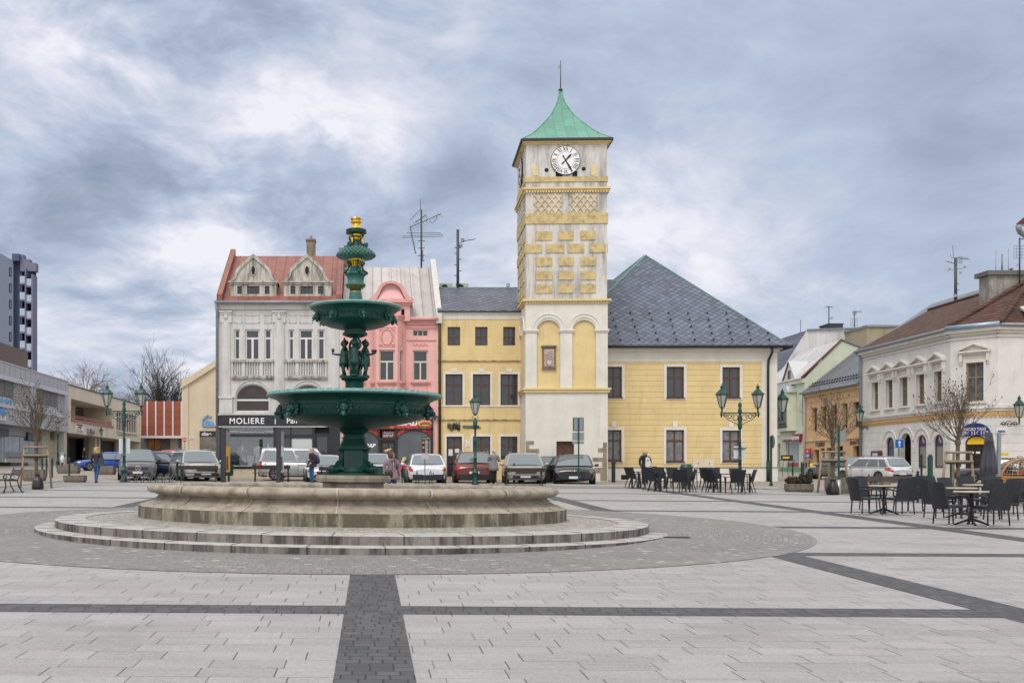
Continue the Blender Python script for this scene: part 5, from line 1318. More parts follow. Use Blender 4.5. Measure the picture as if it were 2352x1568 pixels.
# ground floor
b=MB(plaster('cream_base',(.50,.46,.39),(.2,.18,.15),.5)); gd=-1.6
lf_.box(b,0,lf_.u(27),1.5,3.1,gd-.2,gd+.02); lf_.box(b,lf_.u(58),lf_.u(128),1.5,2.9,gd-.2,gd+.02); lf_.box(b,lf_.u(126),lf_.u(143),1.6,zsl,gd-.2,gd+.3)
lf_.box(b,0,uE,4.9,zsl,gd-.2,gd,M_clad); lf_.box(b,uE-1.2,uE,1.7,zsl,-1.2,-.1)
b.build('ground_wall',bank,True)
b=MB(plain('grey_ledge',(.24,.25,.27),.5)); lf_.box(b,0,lf_.u(28),3.1,3.55,gd-.2,gd+.15); lf_.box(b,lf_.u(56),lf_.u(128),2.9,3.35,gd-.2,gd+.15); b.build('window_ledge',bank,True)
for xa,xb,z0 in ((-60,-25,3.55),(-25,20,3.55),(59,84,3.35),(84,104,3.35),(104,124,3.35)):
    lf_.win(bank,lf_.u(xa),lf_.u(xb),z0,4.95,plain('alu',(.3,.31,.32),.4,metal=.4),(),(),gd,.08,gm=plain('shop_glass_pale',(.22,.25,.25),.12,var=.6,sc=.5),name='shop_window')
lf_.win(bank,lf_.u(28),lf_.u(50),2.35,4.95,plain('alu',(.3,.31,.32)),(.33,.66),(),gd,.08,gm=plain('shop_glass_pale',(.22,.25,.25)),name='entrance_door')
b=MB(M_black); lf_.box(b,lf_.u(25),lf_.u(70),1.4,2.0,gd,gd+2.2); lf_.box(b,lf_.u(27),lf_.u(68),2.0,2.35,gd,gd+1.5); b.build('entrance_steps',bank,True)
b=MB(plain('dark_blue_fascia',(.015,.017,.04),.4)); lf_.box(b,lf_.u(18),lf_.u(55),4.75,5.5,gd,gd+.2); b.build('fascia',bank,True); b=MB(plain('dark_blue_fascia',(.015,.017,.04))); lf_.box(b,lf_.u(97),lf_.u(124),4.6,5.4,gd,gd+.2); b.build('fascia',bank,True)
b=MB(plain('bank_blue',(.01,.17,.48),.3)); 
def blk(pts): lf_.rel(b,[(lf_.u(x),lf_.z(x,y)) for x,y in pts],.05,.25)
blk([(-12,949),(10.2,952.5),(9.8,946.5),(6,946),(6.2,937),(3,936),(-6,939),(-12,946)]); sg=b.build('bank_sign',bank,True)
sub(lf_.text(bank,'ČSOB',lf_.u(-10.5),lf_.z(0,964.5),.62,M_text,.15,w=lf_.u(9.8)-lf_.u(-10.5),bold=.02),sg)
# upper brown storey and tower block behind
bx=Fac((-39,85),(-39,39*F/786))
b=MB(plain('brown_render',(.115,.085,.075),.8,var=.06)); bx.wall(b,0,bx.L,zt-.5,15.15,()); b.poly([bx.p(bx.L,zt-.5,0),bx.p(bx.L,zt-.5,-9),bx.p(bx.L,15.15,-9),bx.p(bx.L,15.15,0)]); b.poly([bx.p(0,15.15,0),bx.p(bx.L,15.15,0),bx.p(bx.L,15.15,-9),bx.p(0,15.15,-9)])
o=b.build('upper_block',None); tag(o,'plain brown windowless block rising behind the grey bank building','building')
YT=185.
ap_=thing('apartment_tower','tall grey and blue apartment tower with stacked white balconies at far left','apartment block',at(40,1083,YT))
tf_=Fac(at(-40,0,YT).to_2d(),at(86,0,YT).to_2d()); tp=lambda x,y:(tf_.u(x),tf_.z(40,y))
M_tg=plain('tower_grey',(.125,.15,.215),.7); M_tb=plain('tower_blue',(.05,.07,.14),.7); M_tf=plain('tower_fin',(.13,.14,.21),.7)
b=MB(M_tg); A=tf_.u(-40);Bq=tf_.u(30)
b.prism([tf_.p(A,0,0),tf_.p(Bq,0,0),tf_.p(Bq,tf_.z(40,598),0),tf_.p(A,tf_.z(40,560),0)],[tf_.p(A,0,-12),tf_.p(Bq,0,-12),tf_.p(Bq,tf_.z(40,598),-12),tf_.p(A,tf_.z(40,560),-12)]); b.build('grey_wing',ap_,True)
b=MB(M_tb); tf_.box(b,Bq,tf_.u(45.5),0,tf_.z(40,584),-2.4,-1.2); tf_.box(b,tf_.u(30),tf_.u(46),tf_.z(40,600),tf_.z(40,584),-3,.6); b.build('blue_recess',ap_,True)
b=MB(M_tf)
for xa,xb,y in ((45.5,53,584),(53,67,594.5),(67,81,603)): tf_.box(b,tf_.u(xa),tf_.u(xb),tf_.z(40,622),tf_.z(40,y),-1.8,-.2)
tf_.box(b,tf_.u(73.0),tf_.u(76.5),0,tf_.z(40,630),-2.2,.3); tf_.box(b,tf_.u(45.5),tf_.u(73.5),0,tf_.z(40,612),-2.4,-2.2,plain('loggia_dark',(.05,.055,.07),.8)); tf_.box(b,tf_.u(58.2),tf_.u(60.5),0,tf_.z(40,616),-2.3,.3)
b.build('balcony_frame',ap_,True)
for i in range(8):
    y=634+37.2*i
    for xa,xb in ((46,57.8),(60.7,72.5)):
        b=MB(plain('balcony_white',(.34,.38,.48),.4)); dy=6 if xa>50 else 0
        tf_.box(b,tf_.u(xa),tf_.u(xb),tf_.z(40,y+16+dy),tf_.z(40,y+dy),-.3,.1); tf_.box(b,tf_.u(xa),tf_.u(xb),tf_.z(40,y+19.5+dy),tf_.z(40,y+16.5+dy),-2.2,.1,M_tf); b.build('balcony',ap_,True)
    tf_.win(ap_,tf_.u(20.8),tf_.u(26.5),tf_.z(40,y+1),tf_.z(40,y-20),M_wwhite,(),(),-.0,.15)
# cream concrete gallery
gl=Fac((XL,yx(157)),(XL,yx(323))); G5=2.0
gal=thing('gallery_building','cream concrete building with an open upper loggia and red railing, past the bank','building',(XL,yx(240),G5))
M_conc=plaster('cream_concrete',(.62,.555,.45),(.2,.17,.13),.45,.5,(.5,.72))
zt,zl=10.85,5.72; ua_,ub_=gl.u(163.2),gl.u(257); uw0,uw1=gl.u(268),gl.u(313.5)
b=MB(M_conc); gl.wall(b,0,gl.L,zl,zt,[(ua_,ub_,7.25,9.45),(uw0,uw1,6.8,9.25)],M_conc,.4)
gl.box(b,0,gl.L,zl-.02,zl+.0,-9,0); b.poly([gl.p(0,zt,0),gl.p(gl.L,zt,0),gl.p(gl.L,zt,-9),gl.p(0,zt,-9)]); b.poly([gl.p(gl.L,2,0),gl.p(gl.L,2,-9),gl.p(gl.L,zt,-9),gl.p(gl.L,zt,0)])
gl.box(b,ua_-.2,ub_+.5,7.0,7.05,-4,-.4); gl.box(b,ua_-.2,ub_+.5,9.45,9.5,-4,-.4); gl.box(b,ua_+ (ub_-ua_)*.36,ub_-(ub_-ua_)*.28,7.05,9.45,-3.4,-3.2); gl.box(b,ub_,ub_+.15,7,9.5,-4,-.4); 
b.build('concrete_wall',gal,True)
b=MB(plain('dark_brick',(.03,.022,.02),.8)); gl.box(b,ua_-.3,ub_+.4,7.05,9.45,-4.2,-4.0); gl.box(b,ua_,ua_+(ub_-ua_)*.36,7.05,9.45,-3.6,-3.3); gl.box(b,ub_-(ub_-ua_)*.28,ub_,7.05,9.45,-3.8,-3.6,plain('loggia_glass',(.10,.085,.08),.2)); b.build('loggia_back',gal,True)
b=MB(plain('red_railing',(.34,.10,.08),.5)); gl.box(b,ua_-.05,ub_+.6,7.02,7.25,-.1,.12); gl.box(b,ua_,ub_,7.42,7.52,-.1,.0); gl.box(b,ua_,ub_,7.62,7.70,-.1,.0); b.build('railing',gal,True)
b=MB(M_black); gl.box(b,0,gl.L,zt,zt+.1,-.3,.1); b.build('coping',gal,True)
b=MB(plain('white_grille',(.55,.52,.50),.5)); n=8
for i in range(n+1): u=uw0+(uw1-uw0)*i/n; gl.box(b,u-.09,u+.09,6.8,9.25,-.2,-.05)
for z in (6.8,8.55,9.2): gl.box(b,uw0,uw1,z,z+.1,-.2,-.05)
gw=b.build('window_frame',gal,True)
b=MB(plain('brown_curtain',(.13,.045,.035),.8,var=.3)); gl.box(b,uw0,uw1,6.8,9.25,-.38,-.3); b.build('pane',gal,True).parent=gw
b=MB(M_conc); gl.box(b,uw0-.2,uw1+.3,6.62,6.8,-.1,.25); b.build('sill',gal,True)
for ua0,ub0 in [(-.8,.2),(2.2,2.9)]+[(gl.u(x_)-.35,gl.u(x_)+.35) for x_ in (243,251,300,318)]: b=MB(M_conc); gl.box(b,ua0,ub0,2,zl,-2.0,-1.2); b.build('pillar',gal,True)
b=MB(plain('passage_dark',(.035,.028,.025),.8,var=.4)); gl.box(b,0,gl.L,1.8,zl,-5,-4.8); gl.box(b,-.2,0,2,zl,-5,0); gl.box(b,gl.u(262),gl.L,1.8,zl,-4,-3.8,plain('grey_shop',(.10,.09,.08),.6,var=.3)); b.build('ground_floor_back',gal,True)
b=MB(plain('poster_green',(.015,.10,.06),.5,var=.4)); gl.box(b,gl.u(168),gl.u(212),4.6,5.5,-4.75,-4.6); ps=b.build('poster',gal,True)
b=MB(plain('poster_red',(.30,.02,.03),.5,var=.3)); gl.box(b,gl.u(186),gl.u(213),4.3,4.55,-4.7,-4.55); gl.box(b,gl.u(194),gl.u(208),5.1,5.45,-4.6,-4.5); b.build('poster',gal,True)
b=MB(plain('poster_white',(.5,.52,.5),.5)); gl.box(b,gl.u(172),gl.u(214),3.3,4.1,-4.7,-4.5); b.build('poster',gal,True)
sub(gl.text(gal,'& REALITY',gl.u(185),4.75,.32,M_text,-4.55),ps)
b=MB(plain('notice_white',(.7,.7,.69),.5)); A,B2=gl.u(172.7),gl.u(189.5); z1=Lz(150,972) if 0 else gl.z(181,973); z0=gl.z(181,994); gl.box(b,A,B2,z0,z1,.0,.08); nb_=b.build('notice_board',gal,True)
mk=plain('sign_black',(.015,.015,.016)); mr=plain('sign_red',(.55,.02,.02))
for i,(tx,m) in enumerate((('KANCELÁŘSKÉ PROSTORY',mk),('K PRONÁJMU',mk),('725 179 ...',mr),('tel. 724 250 471',mk))):
    sub(gl.text(gal,tx,(A+B2)/2,z1-(z1-z0)*(.22+.235*i),.20,m,.09,align='CENTER',w=(B2-A)*(.85 if i!=1 else .5)),nb_)
b=MB(plain('sign_grey',(.30,.29,.31),.4)); gl.pbox(b,199.5,985,214,997,.0,.2); s_=b.build('shop_sign',gal,True)
b=MB(plain('sign_crimson',(.30,.02,.06),.4)); gl.pbox(b,203.5,984.5,206.5,993,.2,.26); s2_=b.build('sign_block',gal,True); s2_.parent=s_
sub(gl.text(gal,'office point',gl.u(201),gl.z(207,995),.3,plain('sign_ink',(.06,.05,.07),.5),.21,w=(gl.u(213)-gl.u(201))),s_)
b=MB(plain('sign_white',(.62,.62,.6),.5)); gl.box(b,gl.u(162.5),gl.u(184),4.35,5.0,-1.6,-1.45); s_=b.build('shop_sign',gal,True)
sub(gl.text(gal,'Trattorfondi',gl.u(163.5),4.5,.34,mk,-1.44,w=(gl.u(183)-gl.u(163.5)),bold=.02),s_)
# red panel building closing the street
YB=152.
rp=Fac(at(318,0,YB).to_2d(),at(420,0,YB).to_2d()); r3=lambda *a: rp.rc(*a)
red=thing('red_panel_building','low building clad in rust red panels between white mullions, beyond the parked cars','building',(rp.o.x,YB,2.9))
A,B2,z0,z1=r3(322.6,1006,418.7,921)
b=MB(plain('rust_panel',(.255,.062,.035),.6,var=.10,sc=3)); rp.box(b,A,B2,z0,z1,-8,0); b.build('panel_wall',red,True)
b=MB(plain('white_mullion',(.60,.56,.55),.5))
for x_ in (323,338.5,358,377.4,397.3,417): rp.box(b,rp.u(x_)-.10,rp.u(x_)+.10,z0,z1,0,.12)
rp.box(b,A,B2,z1,z1+.35,-.3,.2); b.build('mullion',red,True)
b=MB(plain('panel_gap',(.16,.04,.025),.6))
for y in (945,960,980): rp.pbox(b,323,y-.3,417,y+.3,.0,.03)
b.build('panel_joint',red,True)
b=MB(plain('grey_base_wall',(.13,.125,.12),.8,var=.3,sc=2)); rp.box(b,A-1,B2,1.5,z0,-2.6,-2.3); rp.box(b,rp.u(385),rp.u(403),1.5,z0,-2.3,-2.0,plain('pale_pier',(.36,.34,.31),.8)); b.build('ground_wall',red,True)
b=MB(plain('orange_window',(.28,.12,.03),.3,var=.5,sc=1)); rp.pbox(b,334,1007.5,347.5,1030,-2.3,-2.1); rp.pbox(b,348.8,1007.5,362,1030,-2.3,-2.1); sw=b.build('shop_window',red,True)
# cream gable wall
YG=112.
cg=Fac(at(418.3,0,YG).to_2d(),at(505,0,YG).to_2d())
cgb=thing('cream_gable_house','cream rendered gable wall with a shop window, left of the grey stucco house','house',(cg.o.x,YG,2.2))
P=lambda x,y: cg.p(cg.u(x),cg.z(450,y),0); M_cg=plaster('cream_gable',(.60,.51,.375),(.30,.25,.18),.35,.6)
sw_=cg.rc(459,989.5,488,1046)
b=MB(M_cg); ol=[P(418.3,1062),P(505,1062),P(505,821),P(418.3,877)]; b.prism(ol[::-1],[p-Vector((0,-9,0)) for p in ol][::-1]); b.build('gable_wall',cgb,True)
b=MB(M_cg); 
k=[P(417.5,877),P(505,821)]; b.hexa([k[0]+Vector((0,-.3,-.7)),k[1]+Vector((0,-.3,-.7)),k[1]+Vector((0,.3,-.7)),k[0]+Vector((0,.3,-.7)),k[0]+Vector((0,-.3,0)),k[1]+Vector((0,-.3,0)),k[1]+Vector((0,.3,0)),k[0]+Vector((0,.3,0))])
cg.box(b,cg.u(418.3),cg.u(433),2,cg.z(450,868),0,.12); b.build('verge',cgb,True)
b=MB(plain('shop_black',(.015,.014,.015),.4)); cg.box(b,sw_[0],sw_[1]+2,cg.z(450,1002.4),sw_[3],0,.15); s_=b.build('shop_sign',cgb,True)
sub(cg.text(cgb,'cloe',cg.u(463.7),cg.z(470,999.6),.36,M_text,.16,w=cg.u(486)-cg.u(463.7),bold=.015),s_)
b=MB(plain('shop_glass_warm',(.14,.12,.09),.15,var=.6,sc=.8)); cg.box(b,sw_[0],sw_[1]+2,sw_[2],cg.z(450,1002.4),0,.1); b.build('shop_window',cgb,True)
b=MB(plain('sign_blue_pale',(.13,.32,.58),.4))
hs=[(466,978),(466,963),(477,953.5),(482,957),(486,957)]
for (xa,ya),(xb,yb_) in zip(hs,hs[1:]): b.bar(cg.p(cg.u(xa),cg.z(470,ya),.1),cg.p(cg.u(xb),cg.z(470,yb_),.1),.14,.14)
b.bar(cg.p(cg.u(466),cg.z(470,978),.1),cg.p(cg.u(500),cg.z(470,978),.1),.14,.14); s_=b.build('house_sign',cgb,True)
sub(cg.text(cgb,'Se',cg.u(471),cg.z(475,975),.5,plain('sign_blue_pale',(.13,.32,.58)),.1,bold=.04,w=.95),s_)
b=MB(plain('enamel_white',(.75,.75,.74))); cg.pbox(b,434.6,1002.4,445.7,1007.7,0,.06); s_=b.build('street_plate',cgb,True)
sub(cg.text(cgb,'PŘÍČNÁ',cg.u(440.2),cg.z(440,1006.2),.11,mk,.065,align='CENTER',w=.38),s_)
# ---------------------------------------------------------------- right hand street
XR=36.5
def yr_x(x): return XR*F/(x-PX)
# white corner house
Yc=yr_x(2183); Y0=yr_x(1980)
ws=Fac((XR,Y0),(XR,Yc)); cB=(38.2,64.1); ch=Fac((XR,Yc),cB); ef=Fac(cB,(50,65.6))
Gw=.7
wh=thing('white_corner_house','white corner house with pedimented windows, lace frieze and brown tiled roof at right','house',(XR,Yc,Gw))
M_wc=plaster('white_house_render',(.66,.64,.61),(.34,.31,.27),.4,.8); M_wg=plaster('white_grooved_render',(.66,.645,.62),(.36,.33,.29),.35,.8,groove=(.52,.05,.03),gcol=(.36,.34,.32))
zb_,zt=5.1,10.35
b=MB(M_wc)
upx=[(2003.5,2019),(2035.7,2052),(2067,2086.5),(2105.7,2125),(2147,2165)]
up=[(ws.u(a)+.0,ws.u(c),6.0,7.95) for a,c in upx]
gf=[(ws.u(2034),ws.u(2053.5),1.7,3.95,.55),(ws.u(2068.5),ws.u(2092.5),.7,4.15,.7),(ws.u(2106),ws.u(2127.3),1.75,3.95,.55),(ws.u(2143.8),ws.u(2166.3),1.75,3.9,.55)]
ws.wall(b,0,ws.L,zb_,zt,up,M_wc,.3); ws.wall(b,0,ws.L,Gw,zb_,gf,M_wg,.3)
cw=(ch.u(2219),ch.u(2260),5.85,8.25); cd=(ch.u(2216),ch.u(2267),1.0,3.75,.5)
ch.wall(b,0,ch.L,zb_,zt,[cw],M_wc,.3); ch.wall(b,0,ch.L,Gw,zb_,[cd],M_wg,.35)
ef.wall(b,0,ef.L,zb_,zt,(),M_wc); ef.wall(b,0,ef.L,Gw,zb_,(),M_wg)
b.poly([ws.p(0,Gw,0),ws.p(0,zt,0),ws.p(0,zt,-9),ws.p(0,Gw,-9)]); b.build('wall',wh,True)
b=MB(M_trim)
for s in (ws,ch,ef):
    s.box(b,-.08,s.L+.08,5.38,5.55,-.1,.16); s.box(b,-.05,s.L+.05,5.22,5.38,-.1,.08); s.box(b,-.05,s.L+.05,Gw,1.55,-.1,.05)
    s.box(b,-.15,s.L+.15,9.95,10.12,-.1,.14); s.box(b,-.2,s.L+.2,10.12,10.42,-.1,.34); s.box(b,-.1,s.L+.1,9.72,9.80,-.1,.08)
b.build('cornice',wh,True)
b=MB(plain('ochre_lace',(.50,.31,.13),.7,var=.3,sc=12))
for s in (ws,ch,ef):
    s.box(b,0,s.L,4.98,5.22,-.02,.05)
    n=int(s.L/.24)
    for i in range(n): u=s.L*(i+.5)/n; s.rel(b,[(u-.11,4.98),(u,4.78),(u+.11,4.98)],-.02,.05)
b.build('lace_frieze',wh,True)['kind']='stuff'
def ped(s,h,w=.38):
    b=MB(M_trim); A,B2,z0,z1=h[:4]; um=(A+B2)/2; hw=(B2-A)/2+w
    s.box(b,A-.14,A,z0,z1+.14,-.02,.07); s.box(b,B2,B2+.14,z0,z1+.14,-.02,.07); s.box(b,A,B2,z1,z1+.14,-.02,.07); s.box(b,A-.2,B2+.2,z0-.14,z0-.02,-.1,.15)
    zz=z1+.62; s.box(b,um-hw,um+hw,zz,zz+.10,-.02,.30); s.box(b,um-hw+.08,um+hw-.08,zz-.1,zz,-.02,.18)
    for q in (-1,1):
        s.rel(b,[(um+q*hw,zz+.10),(um+q*hw,zz+.22),(um,zz+.62),(um,zz+.48)][::q],-.02,.32)
        uu=um+q*(hw-.16); s.box(b,uu-.07,uu+.07,zz-.55,zz-.1,-.02,.2); s.box(b,uu-.05,uu+.05,zz-.72,zz-.55,-.02,.12)
    s.rel(b,[(um-hw+.1,zz+.1),(um+hw-.1,zz+.1),(um,zz+.52)],-.02,.08)
    return b.build('pediment',wh,True)
M_oak=plain('oak_frame',(.22,.155,.075),.55,var=.2)
for h in up: ped(ws,h); ws.win(wh,*h,M_oak,(.5,),(.62,),-.2,.08,bar=.05,gm=plain('beige_glass',(.10,.09,.075),.15,var=.4))
ped(ch,cw,.42); ch.win(wh,*cw,M_oak,(.5,),(.62,),-.16,.09,bar=.045,gm=plain('lace_glass',(.09,.10,.115),.15,var=.5,sc=3))
b=MB(M_trim)
for h in gf: 
    um=(h[0]+h[1])/2; r=(h[1]-h[0])/2; arcband(ws,b,um,h[3]-h[4],r+.35,r+.42,-.02,.05,n=14)
b.build('arch_moulding',wh,True)
M_plum=plain('plum_frame',(.045,.014,.024),.4); M_tblue=plain('taxi_blue',(.012,.022,.17),.35); M_tyel=plain('taxi_yellow',(.75,.48,.012),.4)
for i in (0,2,3):
    w=ws.win(wh,*gf[i][:4],M_plum,(),(.68,),-.12,.11,rise=gf[i][4],bar=.05,gm=glassm() if i==0 else plain('blind_glass',(.21,.20,.16),.2,var=.1))
    if i:
        A,B2,z0,z1=gf[i][:4]; um=(A+B2)/2; r=(B2-A)/2-.12
        b=MB(M_tblue); zq=z0+(z1-z0)*.70; ws.rel(b,[(um-r,zq),(um+r,zq)]+[(um+r*math.cos(PI*k/10),z1-gf[i][4]+(gf[i][4]-.12)*math.sin(PI*k/10)) for k in range(11)],-.16,-.13)
        for k,(du,dz_) in enumerate(((.05,.18),(-.08,.06),(-.08,-.10),(.05,-.22))):
            c_=zq+.42; ws.rel(b,[(um+du-.09,c_+dz_),(um+du,c_+dz_-.1),(um+du+.09,c_+dz_),(um+du,c_+dz_+.1)],-.13,-.12,M_tyel)
        sub(b.build('blue_lunette',wh,True),w)
b=MB(plain('passage_wall',(.40,.39,.38),.8)); h=gf[1]; ws.box(b,h[0]+.02,h[1]-.02,h[2],h[3],-2.2,-2.1); ws.box(b,h[1]-.05,h[1],h[2],h[3]-.6,-2.1,-.3); b.build('passage',wh,True)
b=MB(plain('maroon_frame',(.10,.02,.02),.5)); A,B2=ws.u(2004.5),ws.u(2027); ws.box(b,A,B2,2.35,3.0,.0,.15); nb_=b.build('display_case',wh,True)
b=MB(plain('paper_pale',(.5,.52,.5),.5)); ws.box(b,A+.3,B2-.4,2.42,2.85,.15,.17); sub(b.build('paper',wh,True),nb_)
d_=ch.win(wh,*cd[:4],plain('dark_door_wood',(.028,.012,.009),.45),(.33,.66),(.3,.55,.78),-.15,.14,rise=cd[4],name='door',bar=.05,gm=plain('door_panel',(.03,.017,.012),.2,var=.5,sc=3))
A,B2=cd[0]+.1,cd[1]-.1; um=(A+B2)/2
b=MB(M_tyel); r=(B2-A)/2; ch.rel(b,[(um-r,3.2),(um+r,3.2)]+[(um+r*math.cos(PI*k/10),3.25+.42*math.sin(PI*k/10)) for k in range(11)],-.12,-.08); sub(b.build('yellow_lunette',wh,True),d_)
b=MB(M_text); ch.pbox(b,2228,1036.5,2235,1041,-.14,-.10); ch.pbox(b,2240,1036.5,2249,1041,-.14,-.1); sub(b.build('notice',wh,True),d_)
b=MB(M_tblue); um=ch.u(2240.5); r=ch.u(2276)-um; z0=ch.z(2240,1000.5); z1=ch.z(2240,971)
ch.rel(b,[(um-r,z0),(um+r,z0)]+[(um+r*math.cos(PI*k/18),z0+.12+(z1-z0-.12)*math.sin(PI*k/18)) for k in range(19)],.04,.12); sg=b.build('arched_sign',wh,True)
ms=plain('sign_silver',(.55,.53,.50),.5)
sub(ch.text(wh,'RADIO TAXI',um,z0+.32,.19,ms,.125,align='CENTER',w=r*1.45,bold=.008),sg); sub(ch.text(wh,'596 116 117',um,z0+.06,.22,ms,.125,align='CENTER',w=r*1.75,bold=.01),sg)
b=MB(plain('enamel_white',(.75,.75,.74))); ef.pbox(b,2288.5,985,2309,995.5,.0,.06); s_=b.build('street_plate',wh,True)
sub(ef.text(wh,'PRASKOVA',ef.u(2290),ef.z(2298,993),.15,plain('plate_navy',(.02,.03,.16),.5),.065,w=ef.u(2307.5)-ef.u(2290),bold=.006),s_)
for y0,y1,tx,m in ((1009,1017,'8',mk),(1018,1028,'1',mr)):
    b=MB(plain('enamel_white',(.75,.75,.74))); ws.box(b,ws.u(2093.8),ws.u(2098.8),ws.z(2096,y1),ws.z(2096,y0),0,.03); s_=b.build('number_plate',wh,True); sub(ws.text(wh,tx,ws.u(2096.2),ws.z(2096,y1-2.5),.12,m,.035,align='CENTER'),s_)
# roof
def tilem(name,axis):
    m,t,bq=nt(name); x=NX(t); o=x.obj(); X,Y,Z=x.xyz(o); H=X if axis=='x' else Y
    v=x.ma('FRACT',x.ma('DIVIDE',Z,.20)); u=x.ma('FRACT',x.ma('DIVIDE',H,.27)); cell=x.wn(x.comb(x.ma('FLOOR',x.ma('DIVIDE',H,.27)),x.ma('FLOOR',x.ma('DIVIDE',Z,.20)),1)); f=x.noise(o,.9,6,.7)
    s=x.n('ShaderNodeVectorMath',operation='SCALE'); s.inputs[0].default_value=(.095,.045,.032); x.set(s.inputs['Scale'],x.ma('ADD',.95,x.ma('ADD',x.ma('MULTIPLY',x.ma('SUBTRACT',cell,.5),.6),x.ma('MULTIPLY',x.ma('SUBTRACT',f,.5),.9))))
    l=x.ma('LESS_THAN',v,.22); x.set(bq.inputs['Base Color'],x.mix(x.ma('MULTIPLY',l,.85),s.outputs[0],(.02,.012,.01))); bq.inputs['Roughness'].default_value=.85
    x.set(bq.inputs['Normal'],x.bump(x.ma('ADD',v,x.ma('MULTIPLY',x.ma('SINE',x.ma('MULTIPLY',u,6.283)),.5)),.7,.05)); return m
M_tile=tilem('brown_tiles','y'); M_tilex=tilem('brown_tiles_front','x')
ze=10.45; rX,rZ=41.6,13.5; rY=67.4
e0=ws.p(-.3,ze,.35); e1=Vector((XR-.35,Yc-.2,ze)); e2=Vector((cB[0]-.1,cB[1]-.4,ze)); e3=ef.p(ef.L,ze,.4)
r0=Vector((rX,Y0+.3,rZ)); r1=Vector((rX,rY,rZ)); rp_=Vector((41.75,66.6,rZ+.12)); r3_=Vector((54,71,rZ+.1))
b=MB(M_tile); b.poly([e0,e1,rp_,r0]); b.poly([e1,e2,rp_],M_tile); b.poly([e2,e3,r3_,rp_],M_tilex); b.poly([r0,rp_,Vector((47,rY,ze)),Vector((47,Y0+.3,ze))]); b.poly([e0,r0,Vector((47,Y0+.3,ze))],M_wc)
rf=b.build('roof',wh,True)
b=MB(M_tile)
for a_,c_ in ((e1,rp_),(e2,rp_)): b.tube([a_.lerp(c_,k/9)+Vector((0,0,.05+.02*(k%2))) for k in range(10)],[.15,.17]*5,7)
b.tube([r0+Vector((0,0,.04)),rp_+Vector((0,0,.04))],.13,6); sub(b.build('ridge_tiles',wh,True),rf)
b=MB(M_zinc); b.tube([e0+Vector((-.05,0,-.05)),e1+Vector((-.05,0,-.05))],.11,8); b.tube([e2+Vector((0,-.05,-.05)),e3+Vector((0,-.05,-.05))],.11,8); b.tube([e1+Vector((-.05,0,.02)),e2+Vector((-.05,-.05,.02))],.15,8,plain('new_gutter',(.30,.38,.48),.35,metal=.4))
u_=.35; b.tube([ws.p(u_-.5,ze-.1,.4),ws.p(u_-.3,ze-.5,.15),ws.p(u_-.3,Gw,.15)],.09,8); b.build('gutter',wh,True)
b=MB(stone('rendered_chimney',(.33,.30,.27),(.09,.085,.08),sc=2.5)); c=at(2272,687,66.8); zc=EYE+(PY-632)/F*66.8
b.box(c.x,c.x+7,66.8,67.9,c.z-1.5,zc); b.box(c.x-.2,c.x+7.2,66.6,68.1,zc,zc+.28,plain('chimney_cap',(.12,.115,.11),.8)); chm=b.build('chimney',wh,True); sub(chm,rf)
b=MB(plain('rusty_bracket',(.06,.04,.04),.7)); zk=EYE+(PY-662)/F*66.6
b.bar((c.x+1.6,66.4,zk),(c.x+6.5,66.4,zk),.08,.12); b.bar((c.x+2.6,66.4,zk),(c.x+2.6,66.4,zk+1.6),.07); b.bar((c.x+2.6,66.4,zk+1.6),(c.x+6.5,66.4,zk+1.6),.07); b.bar((c.x+3.5,66.4,zk),(c.x+3.5,66.4,zk+1.6),.07); b.bar((c.x+1.8,66.4,zk),(c.x+1.75,66.75,zk-.6),.07)
o_=b.build('chimney_bracket',wh,True); sub(o_,chm); o_.parent=rf
b=MB(M_zinc)
for dx,h in ((.65,1.5),(1.05,1.2),(1.45,1.6)): b.tube([(c.x+dx,67.2,zc+.2),(c.x+dx+.02,67.2,zc+.2+h)],.05 if h<1.3 else .015,6)
for dx in (1.7,3.1): b.lathe([(.08,zc+.25),(.08,zc+.45),(.13,zc+.47),(.13,zc+.52)],8,c=(c.x+dx,67.3,0))
o_=b.build('flue_pipe',wh,True); o_.parent=rf
b=MB(M_wc); b.T=None; p=e2.lerp(e3,.12).lerp(rp_,.25); b.hexa([p+Vector(q) for q in ((0,-.1,.0),(1.4,-.1,.0),(1.4,.6,.35),(0,.6,.35),(0,-.1,.14),(1.4,-.1,.14),(1.4,.6,.5),(0,.6,.5))],plain('skylight',(.55,.65,.62),.2)); o_=b.build('skylight',wh,True); o_.parent=rf
# slate roof behind
b=MB(seamed('grey_slate_rows',(.16,.17,.20),.40,(.10,.11,.13),.04,'y',amt=.4,slant=.35,line=(.07,.075,.09)))
ra,rb,rc_,rd_=Vector((40.8,86.2,11.8)),Vector((46,86.2,15.25)),Vector((46,68.5,15.25)),Vector((40.8,68.5,11.8))
b.poly([ra,rd_,rc_,rb]); b.poly([rb,rc_,Vector((51,68.5,11.8)),Vector((51,86.2,11.8))]); b.poly([ra,rb,Vector((51,86.2,11.8))],M_wc)
b.box(41,51,68.6,86.1,2,11.8,M_wc); o=b.build('slate_roofed_house',None); tag(o,'house with long pale slate roof rising behind the brown tiled corner house','house')
